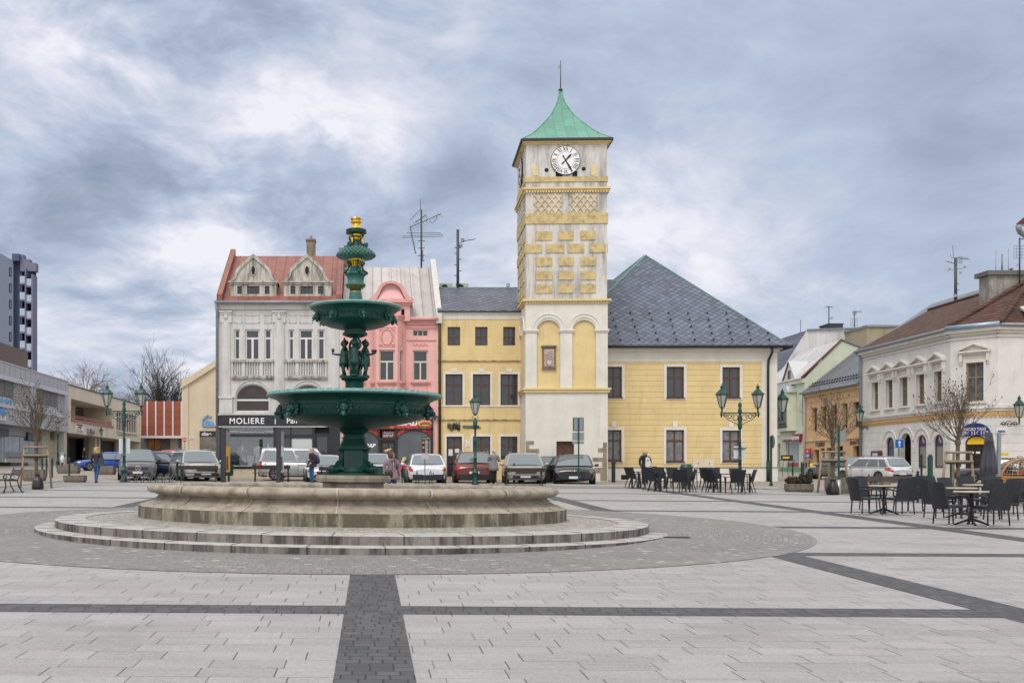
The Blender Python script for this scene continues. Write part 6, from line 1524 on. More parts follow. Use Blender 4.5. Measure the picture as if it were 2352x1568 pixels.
# orange house
Yo1=yr_x(1848)
of=Fac((XR,Yo1),(XR,Y0+.02)); orng=thing('orange_house','orange two storey house with dark grey roof between the green and white houses','house',(XR,80,1))
M_or=plaster('orange_render',(.62,.42,.235),(.35,.22,.12),.3,.8)
owx=[(1870,1877.5),(1890,1898),(1911,1921),(1935,1947),(1961,1973.5)]
ow=[(of.u(a)-.0,of.u(c),4.85,6.75) for a,c in [(1864,1876.5),(1886.5,1897.5),(1910,1922),(1934.5,1946.5),(1958,1973.5)]]
od=[(of.u(1869),of.u(1881),1.2,3.3),(of.u(1884),of.u(1894),1.2,3.4),(of.u(1898),of.u(1919),1.6,3.4),(of.u(1921),of.u(1936),1.2,3.5),(of.u(1959),of.u(1983.5),1.2,3.45)]
ze2=8.1
b=MB(M_or); of.wall(b,0,of.L,.8,ze2,ow+od,M_or,.35); of.box(b,0,of.L,4.0,4.1,-.1,.08)
for h in ow: of.box(b,h[0]-.25,h[1]+.25,h[3]+.45,h[3]+.55,-.02,.05); of.box(b,(h[0]+h[1])/2-.3,(h[0]+h[1])/2+.3,h[3]+.55,h[3]+.7,-.02,.05)
of.box(b,-.05,of.L,7.7,8.1,-.1,.15); b.build('wall',orng,True)
for h in ow: of.win(orng,*h,plain('dark_brown_sash',(.035,.018,.014),.4),(.5,),(.6,),-.28,.07)
for i,h in enumerate(od): of.win(orng,*h,plain('maroon_frame',(.10,.02,.02)),(),(.75,),-.3,.10,gm=glassm(),name='door' if i!=2 else 'shop_window')
b=MB(M_slr if 0 else seamed('dark_grey_sheet',(.11,.12,.14),.42,(.2,.21,.22),.05,'y',amt=.25,line=(.05,.055,.065)))
oa,ob=Vector((XR-.3,Yo1+.1,ze2)),Vector((XR-.3,Y0+.1,ze2)); oc,od_=Vector((41.2,Y0+.1,12.0)),Vector((41.2,Yo1-.05,12.0))
b.poly([oa,ob,oc,od_]); rf=b.build('roof',orng,True)
b=MB(M_zinc); b.tube([oa+Vector((-.05,0,-.05)),ob+Vector((-.05,0,-.05))],.10,8); b.tube([(XR-.2,Yo1-.2,ze2-.1),(XR-.15,Yo1-.3,ze2-.6),(XR-.15,Yo1-.3,1.2)],.08,7,plain('white_pipe',(.5,.5,.52),.4)); b.build('gutter',orng,True)
b=MB(M_dark)
for r_ in range(2):
    for i in range(22):
        t_=(i+.5*r_)/22; p=oa.lerp(ob,t_).lerp(od_.lerp(oc,t_),.12+.07*r_); b.box(p.x-.08,p.x+.02,p.y-.05,p.y+.05,p.z,p.z+.1)
o_=b.build('snow_guard',orng,True); o_.parent=rf; o_['kind']='stuff'
b=MB(plain('skylight_pale',(.55,.55,.5),.3)); p=oa.lerp(ob,.72).lerp(od_.lerp(oc,.72),.55); b.hexa([p+Vector(q) for q in ((-.1,-.5,.0),(-.1,.5,.0),(.5,.5,.4),(.5,-.5,.4),(-.1,-.5,.12),(-.1,.5,.12),(.5,.5,.52),(.5,-.5,.52))]); o_=b.build('skylight',orng,True); o_.parent=rf
M_ink=plain('script_ink',(.06,.035,.025),.6)
sub(of.text(orng,'Trafika',of.u(1872),3.55,.50,M_ink,.03,shear=.3,w=of.u(1893)-of.u(1872),name='shop_lettering'),orng); sub(of.text(orng,'Second Hand',of.u(1952),3.55,.42,M_ink,.03,shear=.3,w=of.u(1980)-of.u(1952),name='shop_lettering'),orng)
for z0,z1,m,tx in ((3.0,3.42,plain('sign_redbright',(.50,.01,.015),.4),'O'),(2.62,2.98,plain('sign_blue2',(.02,.07,.22),.4),'O.SIM')):
    b=MB(m); of.box(b,of.u(1858.5),of.u(1870),z0,z1,.25,.35); s_=b.build('shop_sign',orng,True); sub(of.text(orng,tx,of.u(1864.5),z0+.1,.2,M_text,.36,align='CENTER'),s_)
# green house
Yg=Yo1; gf2=Fac((XR,Yg+8.5),(XR,Yg)); grn=thing('green_house','pale green house with a bay window and bright metal roof beyond the orange house','house',(XR,Yg,1.2))
M_gr=plaster('green_render',(.58,.61,.475),(.32,.36,.25),.3,.8); zg=9.35
gw=[(gf2.u(1842),gf2.u(1851),5.3,7.9)]
bayA,bayB=gf2.u(1800),gf2.u(1832)
gd=[(gf2.u(1786),gf2.u(1792),1.5,4.0),(gf2.u(1805),gf2.u(1835),1.9,4.1)]
b=MB(M_gr); gf2.wall(b,0,gf2.L,.9,zg,gw+[(h[0],h[1],h[2],h[3]) for h in gd],M_gr,.25); gf2.box(b,0,gf2.L,4.7,4.95,-.1,.14); gf2.box(b,0,gf2.L,9.0,9.35,-.1,.2)
apx=Vector((39.6,Yg+.02,12.5)); gp=[Vector((XR,Yg+.02,8.2)),Vector((XR,Yg+.02,zg)),apx,Vector((43.6,Yg+.02,11.0)),Vector((43.6,Yg+.02,8.2))]
b.poly(gp); b.build('wall',grn,True)
b=MB(plain('green_base',(.14,.29,.17),.7)); gf2.box(b,gd[0][1],gf2.L,.9,1.9,-.1,.04); b.build('plinth',grn,True)
b=MB(seamed('bright_metal_roof',(.52,.50,.50),.45,(.30,.29,.30),.04,'y',row=1.3,amt=.35,line=(.24,.23,.24)))
b.poly([Vector((XR-.3,Yg,zg)),Vector((39.6,Yg,12.55)),Vector((39.6,Yg+8.5,12.55)),Vector((XR-.3,Yg+8.5,zg))]); b.poly([Vector((39.6,Yg,12.55)),Vector((44,Yg,10.9)),Vector((44,Yg+8.5,10.9)),Vector((39.6,Yg+8.5,12.55))]); rf=b.build('roof',grn,True)
b=MB(plain('verge_maroon',(.14,.045,.05),.6)); b.bar((XR-.3,Yg-.05,zg+.05),(39.6,Yg-.05,12.6),.1,.14); b.bar((39.6,Yg-.05,12.6),(44,Yg-.05,10.95),.1,.12,M_zinc); o_=b.build('verge',grn,True); o_.parent=rf
b=MB(M_gr); um=(bayA+bayB)/2
gf2.box(b,bayA+.3,bayB-.3,5.0,8.3,0,.75); gf2.box(b,bayA+.1,bayB-.1,5.0,5.3,0,.85); gf2.box(b,bayA+.5,bayB-.5,4.3,5.0,0,.5); gf2.rel(b,[(bayA+.2,9.35),(bayB-.2,9.35),(um,11.0)],-.6,.1); by=b.build('bay',grn,True)
b=MB(plain('bay_metal',(.55,.56,.57),.3,metal=.5)); gf2.rel(b,[(bayA+.1,8.3),(bayB-.1,8.3),(bayB-.5,8.85),(um,9.1),(bayA+.5,8.85)],0,.8); b.bar(gf2.p(bayA+.1,9.4,.15),gf2.p(um,11.1,.15),.12,.1,plain('verge_maroon',(.14,.045,.05))); b.bar(gf2.p(um,11.1,.15),gf2.p(bayB-.1,9.4,.15),.12,.1,plain('bay_metal',(.55,.56,.57)))
gab=[gf2.p(um,11.1,.2),gf2.p(bayB-.1,9.4,.2),gf2.p(bayB-.1,9.4,-.6),gf2.p(um,11.1,-2.1)]; b.poly(gab); o_=b.build('bay_roof',grn,True); o_.parent=by
for k,(a_,c_) in enumerate(((.12,.36),(.42,.62),(.68,.92))):
    A=bayA+.3+(bayB-bayA-.6)*a_; B2=bayA+.3+(bayB-bayA-.6)*c_; w=gf2.win(grn,A,B2,5.6,7.9,plain('sage_sash',(.10,.13,.10),.5),(),(.65,),.80,.06); w.parent=by
bs=Fac(gf2.p(bayB-.3,0,.75),gf2.p(bayB-.3,0,0)); 
w=gf2.win(grn,um-.3,um+.3,9.5,10.3,plain('sage_sash',(.10,.13,.10)),(),(),.14,.06,rise=.25); w.parent=by
gf2.win(grn,*gw[0],plain('sage_sash',(.10,.13,.10)),(.5,),(.65,),-.15,.07)
b=MB(M_black); gf2.box(b,bayA+.3,bayB-.3,5.35,5.4,.75,.95)
for i in range(14): u=bayA+.3+(bayB-bayA-.6)*i/13; gf2.box(b,u-.02,u+.02,5.3,5.65,.9,.93)
gf2.box(b,bayA+.3,bayB-.3,5.63,5.68,.88,.95); o_=b.build('flower_rail',grn,True); o_.parent=by
gf2.win(grn,*gd[0],M_black,(),(),-.2,.05,gm=M_dark,name='door'); gf2.win(grn,*gd[1],M_wwhite,(),(.16,),-.12,.09,gm=plain('shop_glass_pale',(.22,.25,.25)),name='shop_window')
b=MB(plain('red_strip',(.35,.012,.02),.4)); gf2.box(b,gd[1][0]+.1,gd[1][1]-.1,1.95,2.28,-.12,-.09); b.build('red_sill_band',grn,True)
b=MB(plain('sign_wine',(.30,.012,.03),.4)); gf2.box(b,gf2.u(1803),gf2.u(1843),4.12,4.62,.05,.25); s_=b.build('shop_sign',grn,True)
sub(gf2.text(grn,'ČESKÁ POJIŠŤOVNA',gf2.u(1811),4.25,.26,plain('letter_white',(.8,.8,.8)),.26,w=gf2.u(1842)-gf2.u(1811),bold=.01),s_)
b=MB(plain('letter_white',(.8,.8,.8)))
for q in ((1804.5,4.25,4.5),(1806,4.2,4.56),(1807.5,4.3,4.5)): gf2.box(b,gf2.u(q[0])-.05,gf2.u(q[0])+.07,q[1],q[2],.25,.265)
sub(b.build('lion_emblem',grn,True),s_)
b=MB(plain('sign_wine',(.30,.012,.03))); gx=at(1838,0,Yg+.6).x; bb_=at(1846,1011,89.); cc_=at(1846,1052,89.)
p0_,p1_=at(1836.5,1040,89.3),at(1849,1063,89.3)
b.box(p0_.x,p1_.x,89.25,89.45,EYE+(PY-1063+0)/F*89.3+1.75,EYE+(PY-1040)/F*89.3+1.75); s_=b.build('hanging_sign',grn,True)
b=MB(plain('letter_white',(.8,.8,.8))); zz0=EYE+(PY-1063)/F*89.3+1.75; xx0=p0_.x
for q in ((.06,.10,.40,.16),(.08,.22,.22,.34),(.18,.28,.40,.36),(.24,.16,.30,.30),(.34,.16,.40,.30),(.10,.16,.16,.3)): b.box(xx0+q[0],xx0+q[2],89.22,89.25,zz0+q[1]+.1,zz0+q[3]+.12)
o_=b.build('lion_emblem',grn,True); o_.parent=s_
# firewall house beyond
Yw=97.3
b=MB(plaster('whitewashed_wall',(.60,.60,.62),(.28,.27,.26),.6,.6,(.46,.66)))
W_=lambda x,y: at(x,y,Yw)
ol=[W_(1781,1000),W_(2000,1000),W_(1992,794),W_(1990,754),W_(1853,758.5),W_(1783,870)]
ol=[Vector((p.x,Yw,p.z)) for p in ol]; b.poly(ol)
fw_=b.build('wall',None)
fwh=thing('firewall_house','house with a blank whitewashed firewall and slate mansard behind the green house','house',(ol[0].x,Yw,1))
for v in fw_.data.vertices: v.co=MW[fwh.name].inverted()@v.co
fw_.parent=fwh
b=MB(M_slate2); d_=Vector((0,17,0)); b.poly([ol[5],ol[4],ol[4]+d_,ol[5]+d_]); b.poly([ol[4],ol[3],ol[3]+d_,ol[4]+d_]); o_=b.build('mansard_roof',fwh,True)
b=MB(M_zinc); b.bar(ol[4]+Vector((0,-.1,.05)),ol[3]+Vector((0,-.1,.05)),.25,.1); b.build('coping',fwh,True)
b=MB(plain('dark_metal_box',(.03,.035,.045),.5)); p=W_(1909,757);q=W_(1942,742.5); b.box(p.x,q.x,Yw+.5,Yw+2.5,p.z-.4,q.z); b.box(p.x-.06,q.x+.06,Yw+.44,Yw+2.56,q.z,q.z+.07); b.build('vent_box',fwh,True)
b=MB(plain('exposed_brick',(.45,.42,.40),.9,var=.5,sc=6)); 
for i in range(9):
    for j_ in range(2):
        p=W_(1922+j_*4+(i%2)*2,758+i*4.3); b.box(p.x,p.x+.14,Yw-.03,Yw,p.z-.12,p.z-.04)
b.build('brick_patch',fwh,True)['kind']='stuff'
Yt=93.
b=MB(plaster('tan_render',(.33,.29,.20),(.14,.12,.09),.6,.8)); p=at(1991.5,800,Yt);q=at(2075,751,Yt); b.box(p.x,q.x,Yt,Yt+8,2,q.z); b.box(p.x-.1,q.x+.2,Yt-.15,Yt+8,q.z,q.z+.18,M_zinc); o=b.build('tan_building',None); tag(o,'tan flat roofed building showing between the firewall and the long slate roof','building')
# turret corner hanging into the frame at far right
Yq=40.
tq_=thing('corner_roof','corner of a red roof with a curved grey gutter pipe at the right edge','roof',at(2352,520,Yq))
b=MB(plain('red_eave',(.10,.02,.03),.6)); a_=at(2334,516,Yq); b.hexa([a_,at(2420,512,Yq),at(2420,512,Yq+3),at(2340,517,Yq+3),a_+Vector((0,0,.03)),at(2420,440,Yq),at(2420,440,Yq+3),at(2340,516,Yq+3)]); b.build('roof_edge',tq_,True)
b=MB(plain('pale_soffit',(.42,.40,.42),.5)); b.hexa([at(2337,520,Yq),at(2420,521,Yq),at(2420,521,Yq+2),at(2337,520,Yq+2),at(2335,516,Yq-.05),at(2420,512,Yq-.05),at(2420,512,Yq+2),at(2335,516,Yq+2)]); b.build('soffit',tq_,True)
b=MB(M_zinc); b.tube([at(2339,517,Yq-.1),at(2340,526,Yq-.1),at(2344,534,Yq),at(2356,542,Yq+.2),at(2380,548,Yq+.5)],.10,10); b.build('gutter_pipe',tq_,True)
b=MB(plaster('white_render',(.66,.63,.57))); p=at(2362,530,Yq+.4); p.x=28.6; b.box(p.x,p.x+4,Yq+.3,Yq+5,gz(p.x,Yq)-.3,at(2362,512,Yq).z); b.build('wall',tq_,True)
# ---------------------------------------------------------------- street furniture
M_gp=plain('green_paint',(.004,.047,.038),.35,var=.15)
M_lamp=plain('lamp_glass',(.36,.37,.34),.15,var=.2)
def lantern(b_,c,s=1.0,flip=1):
    c=Vector(c); n=6
    b=b_; b.lathe([(.03*s,0),(.05*s,.05*s),(.115*s,.09*s)],n,M_gp,c=c,sm=False)
    b.lathe([(.26*s,.62*s),(.29*s,.66*s),(.255*s,.70*s),(.16*s,.83*s),(.075*s,.90*s),(.07*s,.98*s),(.095*s,1.0*s),(.05*s,1.05*s),(.02*s,1.10*s),(.01*s,1.16*s)],n,M_gp,c=c,sm=False)
    for i in range(n):
        a=2*PI*i/n; b.bar(c+Vector((.115*s*math.cos(a),.115*s*math.sin(a),.09*s)),c+Vector((.25*s*math.cos(a),.25*s*math.sin(a),.64*s)),.022*s,m=M_gp); b.ball(c+Vector((.275*s*math.cos(a),.275*s*math.sin(a),.70*s)),.03*s,M_gp,n=5,k=3)
def lamp_glass(par,c,s=1.0,name='glass'):
    b=MB(M_lamp); b.lathe([(.10*s,.10*s),(.235*s,.63*s)],6,c=c,sm=False); b.lathe([(.0,.60*s),(.06*s,.58*s),(.075*s,.50*s),(.06*s,.40*s),(.0,.38*s)],8,plain('lamp_bulb',(.6,.6,.56),.3),c=c); return b.build(name,par)
def post(b,h,k=1):
    b.lathe([(.15*k,0),(.16*k,.04),(.15*k,.10),(.13*k,.14),(.135*k,.50),(.155*k,.53),(.155*k,.57),(.10*k,.62),(.075*k,.80),(.07*k,1.18),(.09*k,1.20),(.09*k,1.25),(.065*k,1.28),(.055*k,2.0),(.07*k,2.02),(.07*k,2.06),(.05*k,2.1),(.045*k,h-.5),(.065*k,h-.48),(.065*k,h-.42),(.045*k,h-.38),(.045*k,h)],12,M_gp)
def twin_lamp(label,p,rz=0):
    t=thing('twin_street_lamp',label,'street lamp',p,rz,'green two armed street lamps')
    H=3.35; b=MB(M_gp); post(b,H+.1); b.lathe([(.07,H-.75),(.10,H-.65),(.085,H-.5),(.10,H-.3),(.06,H-.1),(.09,H),(.085,H+.12),(.05,H+.2),(.085,H+.3),(.07,H+.4),(.02,H+.47)],12); b.build('post',t,sharp=45)
    for s in (-1,1):
        b=MB(M_gp); b.bar((0,0,H-.02),(s*.82,0,H-.02),.04,.05)
        for k,(r,x0,z0) in enumerate(((.17,.22,H-.24),(.12,.47,H-.18),(.08,.66,H-.13))):
            pts=[(s*(x0+r*math.cos(q)*(1-q/14)),0,z0+r*math.sin(q)*(1-q/14)) for q in [i*.42 for i in range(20)]]; b.tube(pts,.018,5)
        b.tube([(s*.06,0,H-.55),(s*.25,0,H-.46),(s*.5,0,H-.34),(s*.78,0,H-.10)],.018,5)
        b.tube([(s*.82,0,H-.22),(s*.84,0,H-.05),(s*.80,0,H+.06),(s*.80,0,H+.16)],[.03,.045,.04,.05],8)
        a=b.build('arm',t); b=MB(M_gp); lantern(b,(s*.80,0,H+.14),1.0); l=b.build('lantern',t); g=lamp_glass(l,(s*.80,0,H+.14)); 
    return t
LL=twin_lamp('green two armed lamp in front of the grey off roader at left',gat(285,49.5))
o=twin_lamp('green two armed lamp beside the black cafe chairs before the town hall',gat(1699.5,47.0))
for tt,y,zz in ((LL,0,2.2),(o,0,1.75)):
    b=MB(plain('sign_back',(.52,.54,.54),.5)); b.box(-.25,.25,.06,.09,zz-.45,zz+.1) if tt is not LL else b.box(-.26,.26,.06,.09,1.35,2.05); b.bar((-.3,.02,zz),(.3,.02,zz),.03,.04,M_black); b.build('notice_plate',tt)
def lamp1(label,p,s=1.0):
    t=thing('street_lamp',label,'street lamp',p,0,'green single street lamps'); b=MB(M_gp); post(b,3.1); b.lathe([(.05,2.55),(.10,2.6),(.10,2.95),(.05,3.0)],10); 
    b.tube([(-.1,0,3.02),(-.13,0,3.1),(-.07,0,3.25)],.015,5); b.tube([(.1,0,3.02),(.13,0,3.1),(.07,0,3.25)],.015,5); b.build('post',t,sharp=45)
    b=MB(M_gp); lantern(b,(0,0,3.2),.95); l=b.build('lantern',t); lamp_glass(l,(0,0,3.2),.95); t.scale=(s,s,s); return t
lamp1('green single lamp standing before the yellow narrow house',gat(1091.5,48.8))
lamp1('green single lamp beside the white motor scooter',gat(133,87))
lamp1('green single lamp behind the blonde woman by the gallery',gat(232.5,125.))
def wall_lamp(label,x,y,Y,d):
    p=at(x,y,Y); t=thing('wall_lamp',label,'wall lamp',p,0,'green lanterns on scrolled wall brackets'); b=MB(M_gp)
    s=1.25; lantern(b,(0,0,.1),s); l=b.build('lantern',t); lamp_glass(l,(0,0,.1),s)
    b=MB(M_black); b.tube([(0,0,-.25),(0,0,.1)],[.03,.06],8)
    for k,(r,x0) in enumerate(((.16,.25),(.22,.62),(.15,.95))): b.tube([(d*(x0+r*math.cos(q)*(1-q/12)),0,-.22+r*math.sin(q)*(1-q/12)) for q in [i*.45 for i in range(18)]],.025,5)
    b.bar((0,0,-.22),(d*1.15,0,-.22),.04,.05); b.build('bracket',t); return t
wall_lamp('lantern on a bracket in front of the orange house, beside the white wall',1974.5,975,77.2,1)
wall_lamp('lantern on a bracket at the right edge of the picture',2341,965,63.4,-1)
wall_lamp('lantern on a bracket at the corner of the town hall',1797,955,58.5,-1)
# bollards
def bollard(label,p,h=.95,r=.055,mat=None):
    t=thing('bollard',label,'bollard',p,0,'green posts round the square'); b=MB(mat or M_gp); b.lathe([(r,0),(r,h-.12),(r*1.15,h-.11),(r*1.15,h-.07),(r*.7,h-.05),(r*.7,h-.03),(r*.9,h-.01),(r*.4,h+.03),(0,h+.04)],10); b.build('shaft',t,sharp=40); return t
for x,y,h,l in ((407,1107,.98,'green post in front of the silver off roader bonnet'),(1181,1111,.98,'green post behind the bench facing the silver hatchback crossover'),
    (97,1092,1.05,'pair of green posts beside the left young tree, left one'),(107,1092,1.05,'pair of green posts beside the left young tree, right one'),(119.5,1097,1.05,'green post between the left young tree and the planter'),(159,1095,1.05,'green post in front of the concrete planter by the scooter'),
    (509,1107,1.0,'green post beside the yellow poster stand'),(1820.5,1092,.95,'green post in front of the green house shop window'),(1841,1092,.95,'green post left of the cluster beside the yellow board'),(1845,1093,.95,'green post second in the cluster beside the yellow board'),(1852,1094,.95,'green post third in the cluster beside the yellow board'),(1859,1096,1.05,'green post right beside the yellow board'),
    (2184,1105,1.1,'green post behind the right young tree'),(2116.5,1108,1.55,'thin tall green post behind the green litter bin'),(2136.5,1146,1.5,'thick green post carrying the right litter bin'),(1480,1112,.95,'green post left of the woman with the white bag')):
    Y=gY(x,y); bollard(l,gat(x,Y),h*(1.0),.055 if '2136' not in str(x) else .085)
b=MB(M_black); b.lathe([(.10,0),(.10,.95),(.12,.96),(.12,1.05),(.06,1.08)],12); t=thing('black_bollard','black cylindrical bollard at the tower corner','bollard',gat(1409,54.0)); b.build('shaft',t,sharp=40)
# benches
def bench(label,p,rz,L=1.85):
    t=thing('park_bench',label,'bench',p,rz,'dark benches with cast iron legs'); mw=plain('bench_plank',(.05,.033,.026),.5,var=.2)
    b=MB(mw); 
    for k in range(3): b.box(-L/2,L/2,-.26+.15*k,-.13+.15*k,.43,.465)
    b.build('seat',t); b=MB(mw); b.hexa([(-L/2,.22,.62),(L/2,.22,.62),(L/2,.26,.62),(-L/2,.26,.62),(-L/2,.26,.80),(L/2,.26,.80),(L/2,.30,.80),(-L/2,.30,.80)]); b.build('backrest',t)
    for s in (-1,1):
        b=MB(M_black); x=s*(L/2-.12)
        b.tube([(x,.33,.0),(x,.20,.22),(x,.16,.42),(x,.24,.62),(x,.31,.86)],.022,6); b.tube([(x,-.30,.0),(x,-.22,.20),(x,-.25,.42)],.024,6); b.tube([(x,-.25,.42),(x,.16,.42)],.022,6)
        b.tube([(x,.20,.60),(x,-.05,.66),(x,-.26,.62),(x,-.30,.54),(x,-.22,.50),(x,-.18,.55)],.018,6); b.tube([(x,.0+.07*math.cos(q),.54+.07*math.sin(q)) for q in [i*.5 for i in range(12)]],.014,5)
        b.box(x-.03,x+.03,-.34,-.26,0,.03); b.box(x-.03,x+.03,.29,.37,0,.03); b.build('leg',t)
    return t
bench('dark bench before the silver crossover, in front of the clock tower',gat(1203,48.4),PI)
bench('dark bench before the clothes shop window',gat(624,51.5),PI)
bench('dark bench half hidden behind the fountain column',gat(779,48.6),PI)
bench('dark bench in front of the silver off roader at left',gat(457,49.4),PI)
bench('dark bench at the left edge of the picture',gat(20,37.0),R(-62))
bench('dark bench behind the wicker chairs beside the litter bin',gat(2066,34.5),R(15),2.1)
# litter bins
def binn(label,p,kind=0):
    t=thing('litter_bin',label,'litter bin',p,0,'green litter bins'); b=MB(M_gp)
    if kind==0: b.lathe([(.17,.28),(.20,.36),(.21,.80),(.23,.82),(.23,.86),(.19,.86)],14); b.build('bucket',t,sharp=40); b=MB(M_gp); b.lathe([(.04,0),(.04,.95),(.055,.97),(.02,1.02)],8,c=(-.26,0,0)); b.bar((-.26,0,.75),(0,0,.75),.04,.04); b.build('stand',t)
    else: b.lathe([(.17,0),(.20,.05),(.22,.75),(.24,.78),(.30,.80),(.30,.86),(.22,1.0),(.20,1.02)],16); b.build('bucket',t,sharp=40); b=MB(M_black); b.lathe([(.10,.25),(.225,.26),(.225,.3)],12); b.build('band',t)
binn('green litter bin beside the yellow poster stand',gat(526.5,51.5)); binn('green litter bin right of the fountain, behind the woman in mauve',gat(869,47)); binn('green domed litter bin behind the cafe tables',gat(1576,48.6),1); binn('green litter bin between two posts behind the wicker chairs',gat(2127,33.0)); binn('green litter bin by the woman with the white bag',gat(1499,52))
# poster stands
def stand(label,p,rz,col):
    t=thing('poster_stand',label,'information stand',p,rz,'slim dark poster stands'); b=MB(plain('anthracite',(.022,.024,.032),.45)); b.box(-.09,.06,-.10,.10,0,2.55); b.build('column',t)
    b=MB(plain('anthracite',(.022,.024,.032))); b.box(.06,.95,-.03,.03,.42,2.55); b.box(.78,.90,-.04,.04,0,.42); pn=b.build('panel',t)
    b=MB(plain('poster_grey',(.25,.26,.28),.4,var=.5,sc=5)); b.box(.10,.91,-.045,-.03,1.75,2.48); b.box(.10,.91,-.045,-.03,.50,1.74,col); b.box(.3,.6,-.05,-.045,.6,1.25,plain('poster_plum',(.12,.02,.07),.4)); o=b.build('poster',t); o.parent=pn; return t
stand('dark poster stand with a yellow poster, left of the clothes shop',gat(513.5,49.5),R(81),plain('poster_yellow',(.72,.42,.02),.4))
stand('dark poster stand seen edge on, before the clothes shop',gat(640,49.3),R(82),plain('poster_pale',(.6,.6,.6),.4))
# planters
M_agg=stone('exposed_aggregate',(.20,.175,.145),(.07,.06,.05),sc=9)
def planter(label,p,L,W_,H,rz=0,plant=False):
    t=thing('concrete_planter',label,'planter',p,rz,'exposed aggregate concrete planters'); b=MB(M_agg); f=.05
    b.hexa([(-L/2+f,-W_/2+f,0),(L/2-f,-W_/2+f,0),(L/2-f,W_/2-f,0),(-L/2+f,W_/2-f,0),(-L/2,-W_/2,H*.3),(L/2,-W_/2,H*.3),(L/2,W_/2,H*.3),(-L/2,W_/2,H*.3)]); b.box(-L/2,L/2,-W_/2,W_/2,H*.3,H); b.box(-L/2+.07,L/2-.07,-W_/2+.07,W_/2-.07,H,H+.004,plain('planter_soil',(.05,.035,.025),.9)); b.build('trough',t); return t
planter('large concrete planter behind the left young tree',gat(79.5,50.5),1.0,.6,.56); planter('large concrete planter below the scooter',gat(158,67),1.3,.8,.52); planter('low concrete planter left of the blonde woman',gat(172.5,49),.95,.6,.32); planter('large concrete planter in front of the blue car',gat(245,64.5),1.0,.8,.55)
planter('concrete planter with a white sticker behind the right lamp base',gat(1947,40.5),1.45,.8,.62); planter('concrete planter behind the wicker chairs',gat(2008,45),1.0,.8,.5)
pl=planter('speckled concrete planter holding two brown green shrubs',gat(1835,42.0),.95,.6,.33)
def shrub(label,p,r,h,cols,seed):
    random.seed(seed); t=thing('shrub',label,'shrub',p,0,'clipped shrubs in the right planter'); b=MB(cols[0])
    for i in range(900):
        a=random.random()*2*PI; q=random.random()**.45; z=random.random(); rr=r*q*math.sin(PI*(.15+.8*z))**.6*(1+.25*math.sin(5*a))
        c=Vector((rr*math.cos(a),rr*math.sin(a),h*z*(.75+.25*q*math.cos(a*2)))); d=Vector((random.gauss(0,1),random.gauss(0,1),random.gauss(0,1))).normalized()*.05; e=d.orthogonal().normalized()*.03
        b.poly([c-d-e,c+d-e*.4,c+d*.8+e,c-d*.7+e],random.choice(cols))
    b.build('foliage',t); b=MB(plain('twig_brown',(.05,.03,.02),.9)); 
    for i in range(6): a=i*1.1; b.tube([(0,0,-.05),(r*.5*math.cos(a),r*.5*math.sin(a),h*.7)],.008,4)
    b.build('stems',t)
cg_=[plain('shrub_a',(.035,.032,.012),.8),plain('shrub_b',(.06,.035,.016),.8),plain('shrub_c',(.02,.026,.010),.8)]
pp=gat(1835,42.0)+Vector((0,0,.33)); shrub('brown tinged shrub at left in the speckled planter',pp+Vector((-.22,0,0)),.26,.30,[cg_[1],cg_[0]],3); shrub('greener taller shrub at right in the speckled planter',pp+Vector((.24,0,0)),.28,.42,[cg_[0],cg_[2]],4)
# signs
def pole(name,label,cat,p,h,parts,r=.035,mat=None,group=None):
    t=thing(name,label,cat,p,0,group); b=MB(mat or M_gp); b.lathe([(r*1.6,0),(r*1.6,.12),(r,.14),(r,h)],10); b.build('post',t,sharp=40)
    for nm,f in parts: f(nm,t)
    return t
def plate(x0,x1,z0,z1,m,y=-.06,back=None):
    def f(nm,t):
        b=MB(m); b.box(x0,x1,y-.012,y+.012,z0,z1); b.build(nm,t)
    return f
M_sgrey=plain('sign_rear_grey',(.22,.25,.26),.45,metal=.3)
def sq(nm,t):
    b=MB(plain('sign_rear_edge',(.10,.03,.02),.5)); b.box(-.255,.245,.05,.075,2.5,3.15); b.box(-.20,.20,.03,.05,2.56,3.08,M_sgrey); b.box(-.255,.245,.045,.05,2.5,2.55,M_sgrey); b.box(-.255,.245,.045,.05,3.10,3.15,M_sgrey); b.build(nm,t)
pole('parking_sign','grey backed square sign over two small plates, before the clock tower door','traffic sign',gat(1329,48.6),3.1,[('sign_plate',sq),('lower_plate',plate(-.28,.26,2.08,2.45,M_sgrey,.06)),('lower_plate',plate(-.28,.26,1.92,2.05,M_sgrey,.06))])
mb=plain('sign_blue_bright',(.01,.13,.55),.35)
def arrow(nm,t):
    b=MB(plain('sign_white',(.62,.62,.6))); b.box(-.31,.31,-.075,-.062,1.97,2.57); b.box(-.285,.285,-.085,-.075,1.995,2.545,mb); o=b.build(nm,t)
    b=MB(plain('letter_white',(.8,.8,.8))); b.box(-.045,.045,-.095,-.085,2.06,2.34); b.poly([(-.14,-.095,2.31),(.14,-.095,2.31),(0,-.095,2.50)]); b.build('arrow',t).parent=o
pole('one_way_sign','blue one way sign with a white arrow before the white corner house','traffic sign',gat(2064.5,72.0),2.6,[('sign_plate',arrow)])
def noentry(nm,t):
    b=MB(plain('signal_red',(.45,.01,.015),.4)); n=24; b.prism([(.21*math.cos(-2*PI*i/n),-.12,2.6+.21*math.sin(-2*PI*i/n)) for i in range(n)][::-1],[(.21*math.cos(-2*PI*i/n),-.08,2.6+.21*math.sin(-2*PI*i/n)) for i in range(n)][::-1]); o=b.build(nm,t); b=MB(plain('letter_white',(.8,.8,.8))); b.box(-.15,.15,-.14,-.12,2.565,2.635); b.build('bar',t).parent=o
pole('no_entry_sign','round red no entry sign by the cream gable wall','traffic sign',gat(424,106),2.7,[('sign_disc',noentry)],mat=M_sgrey)
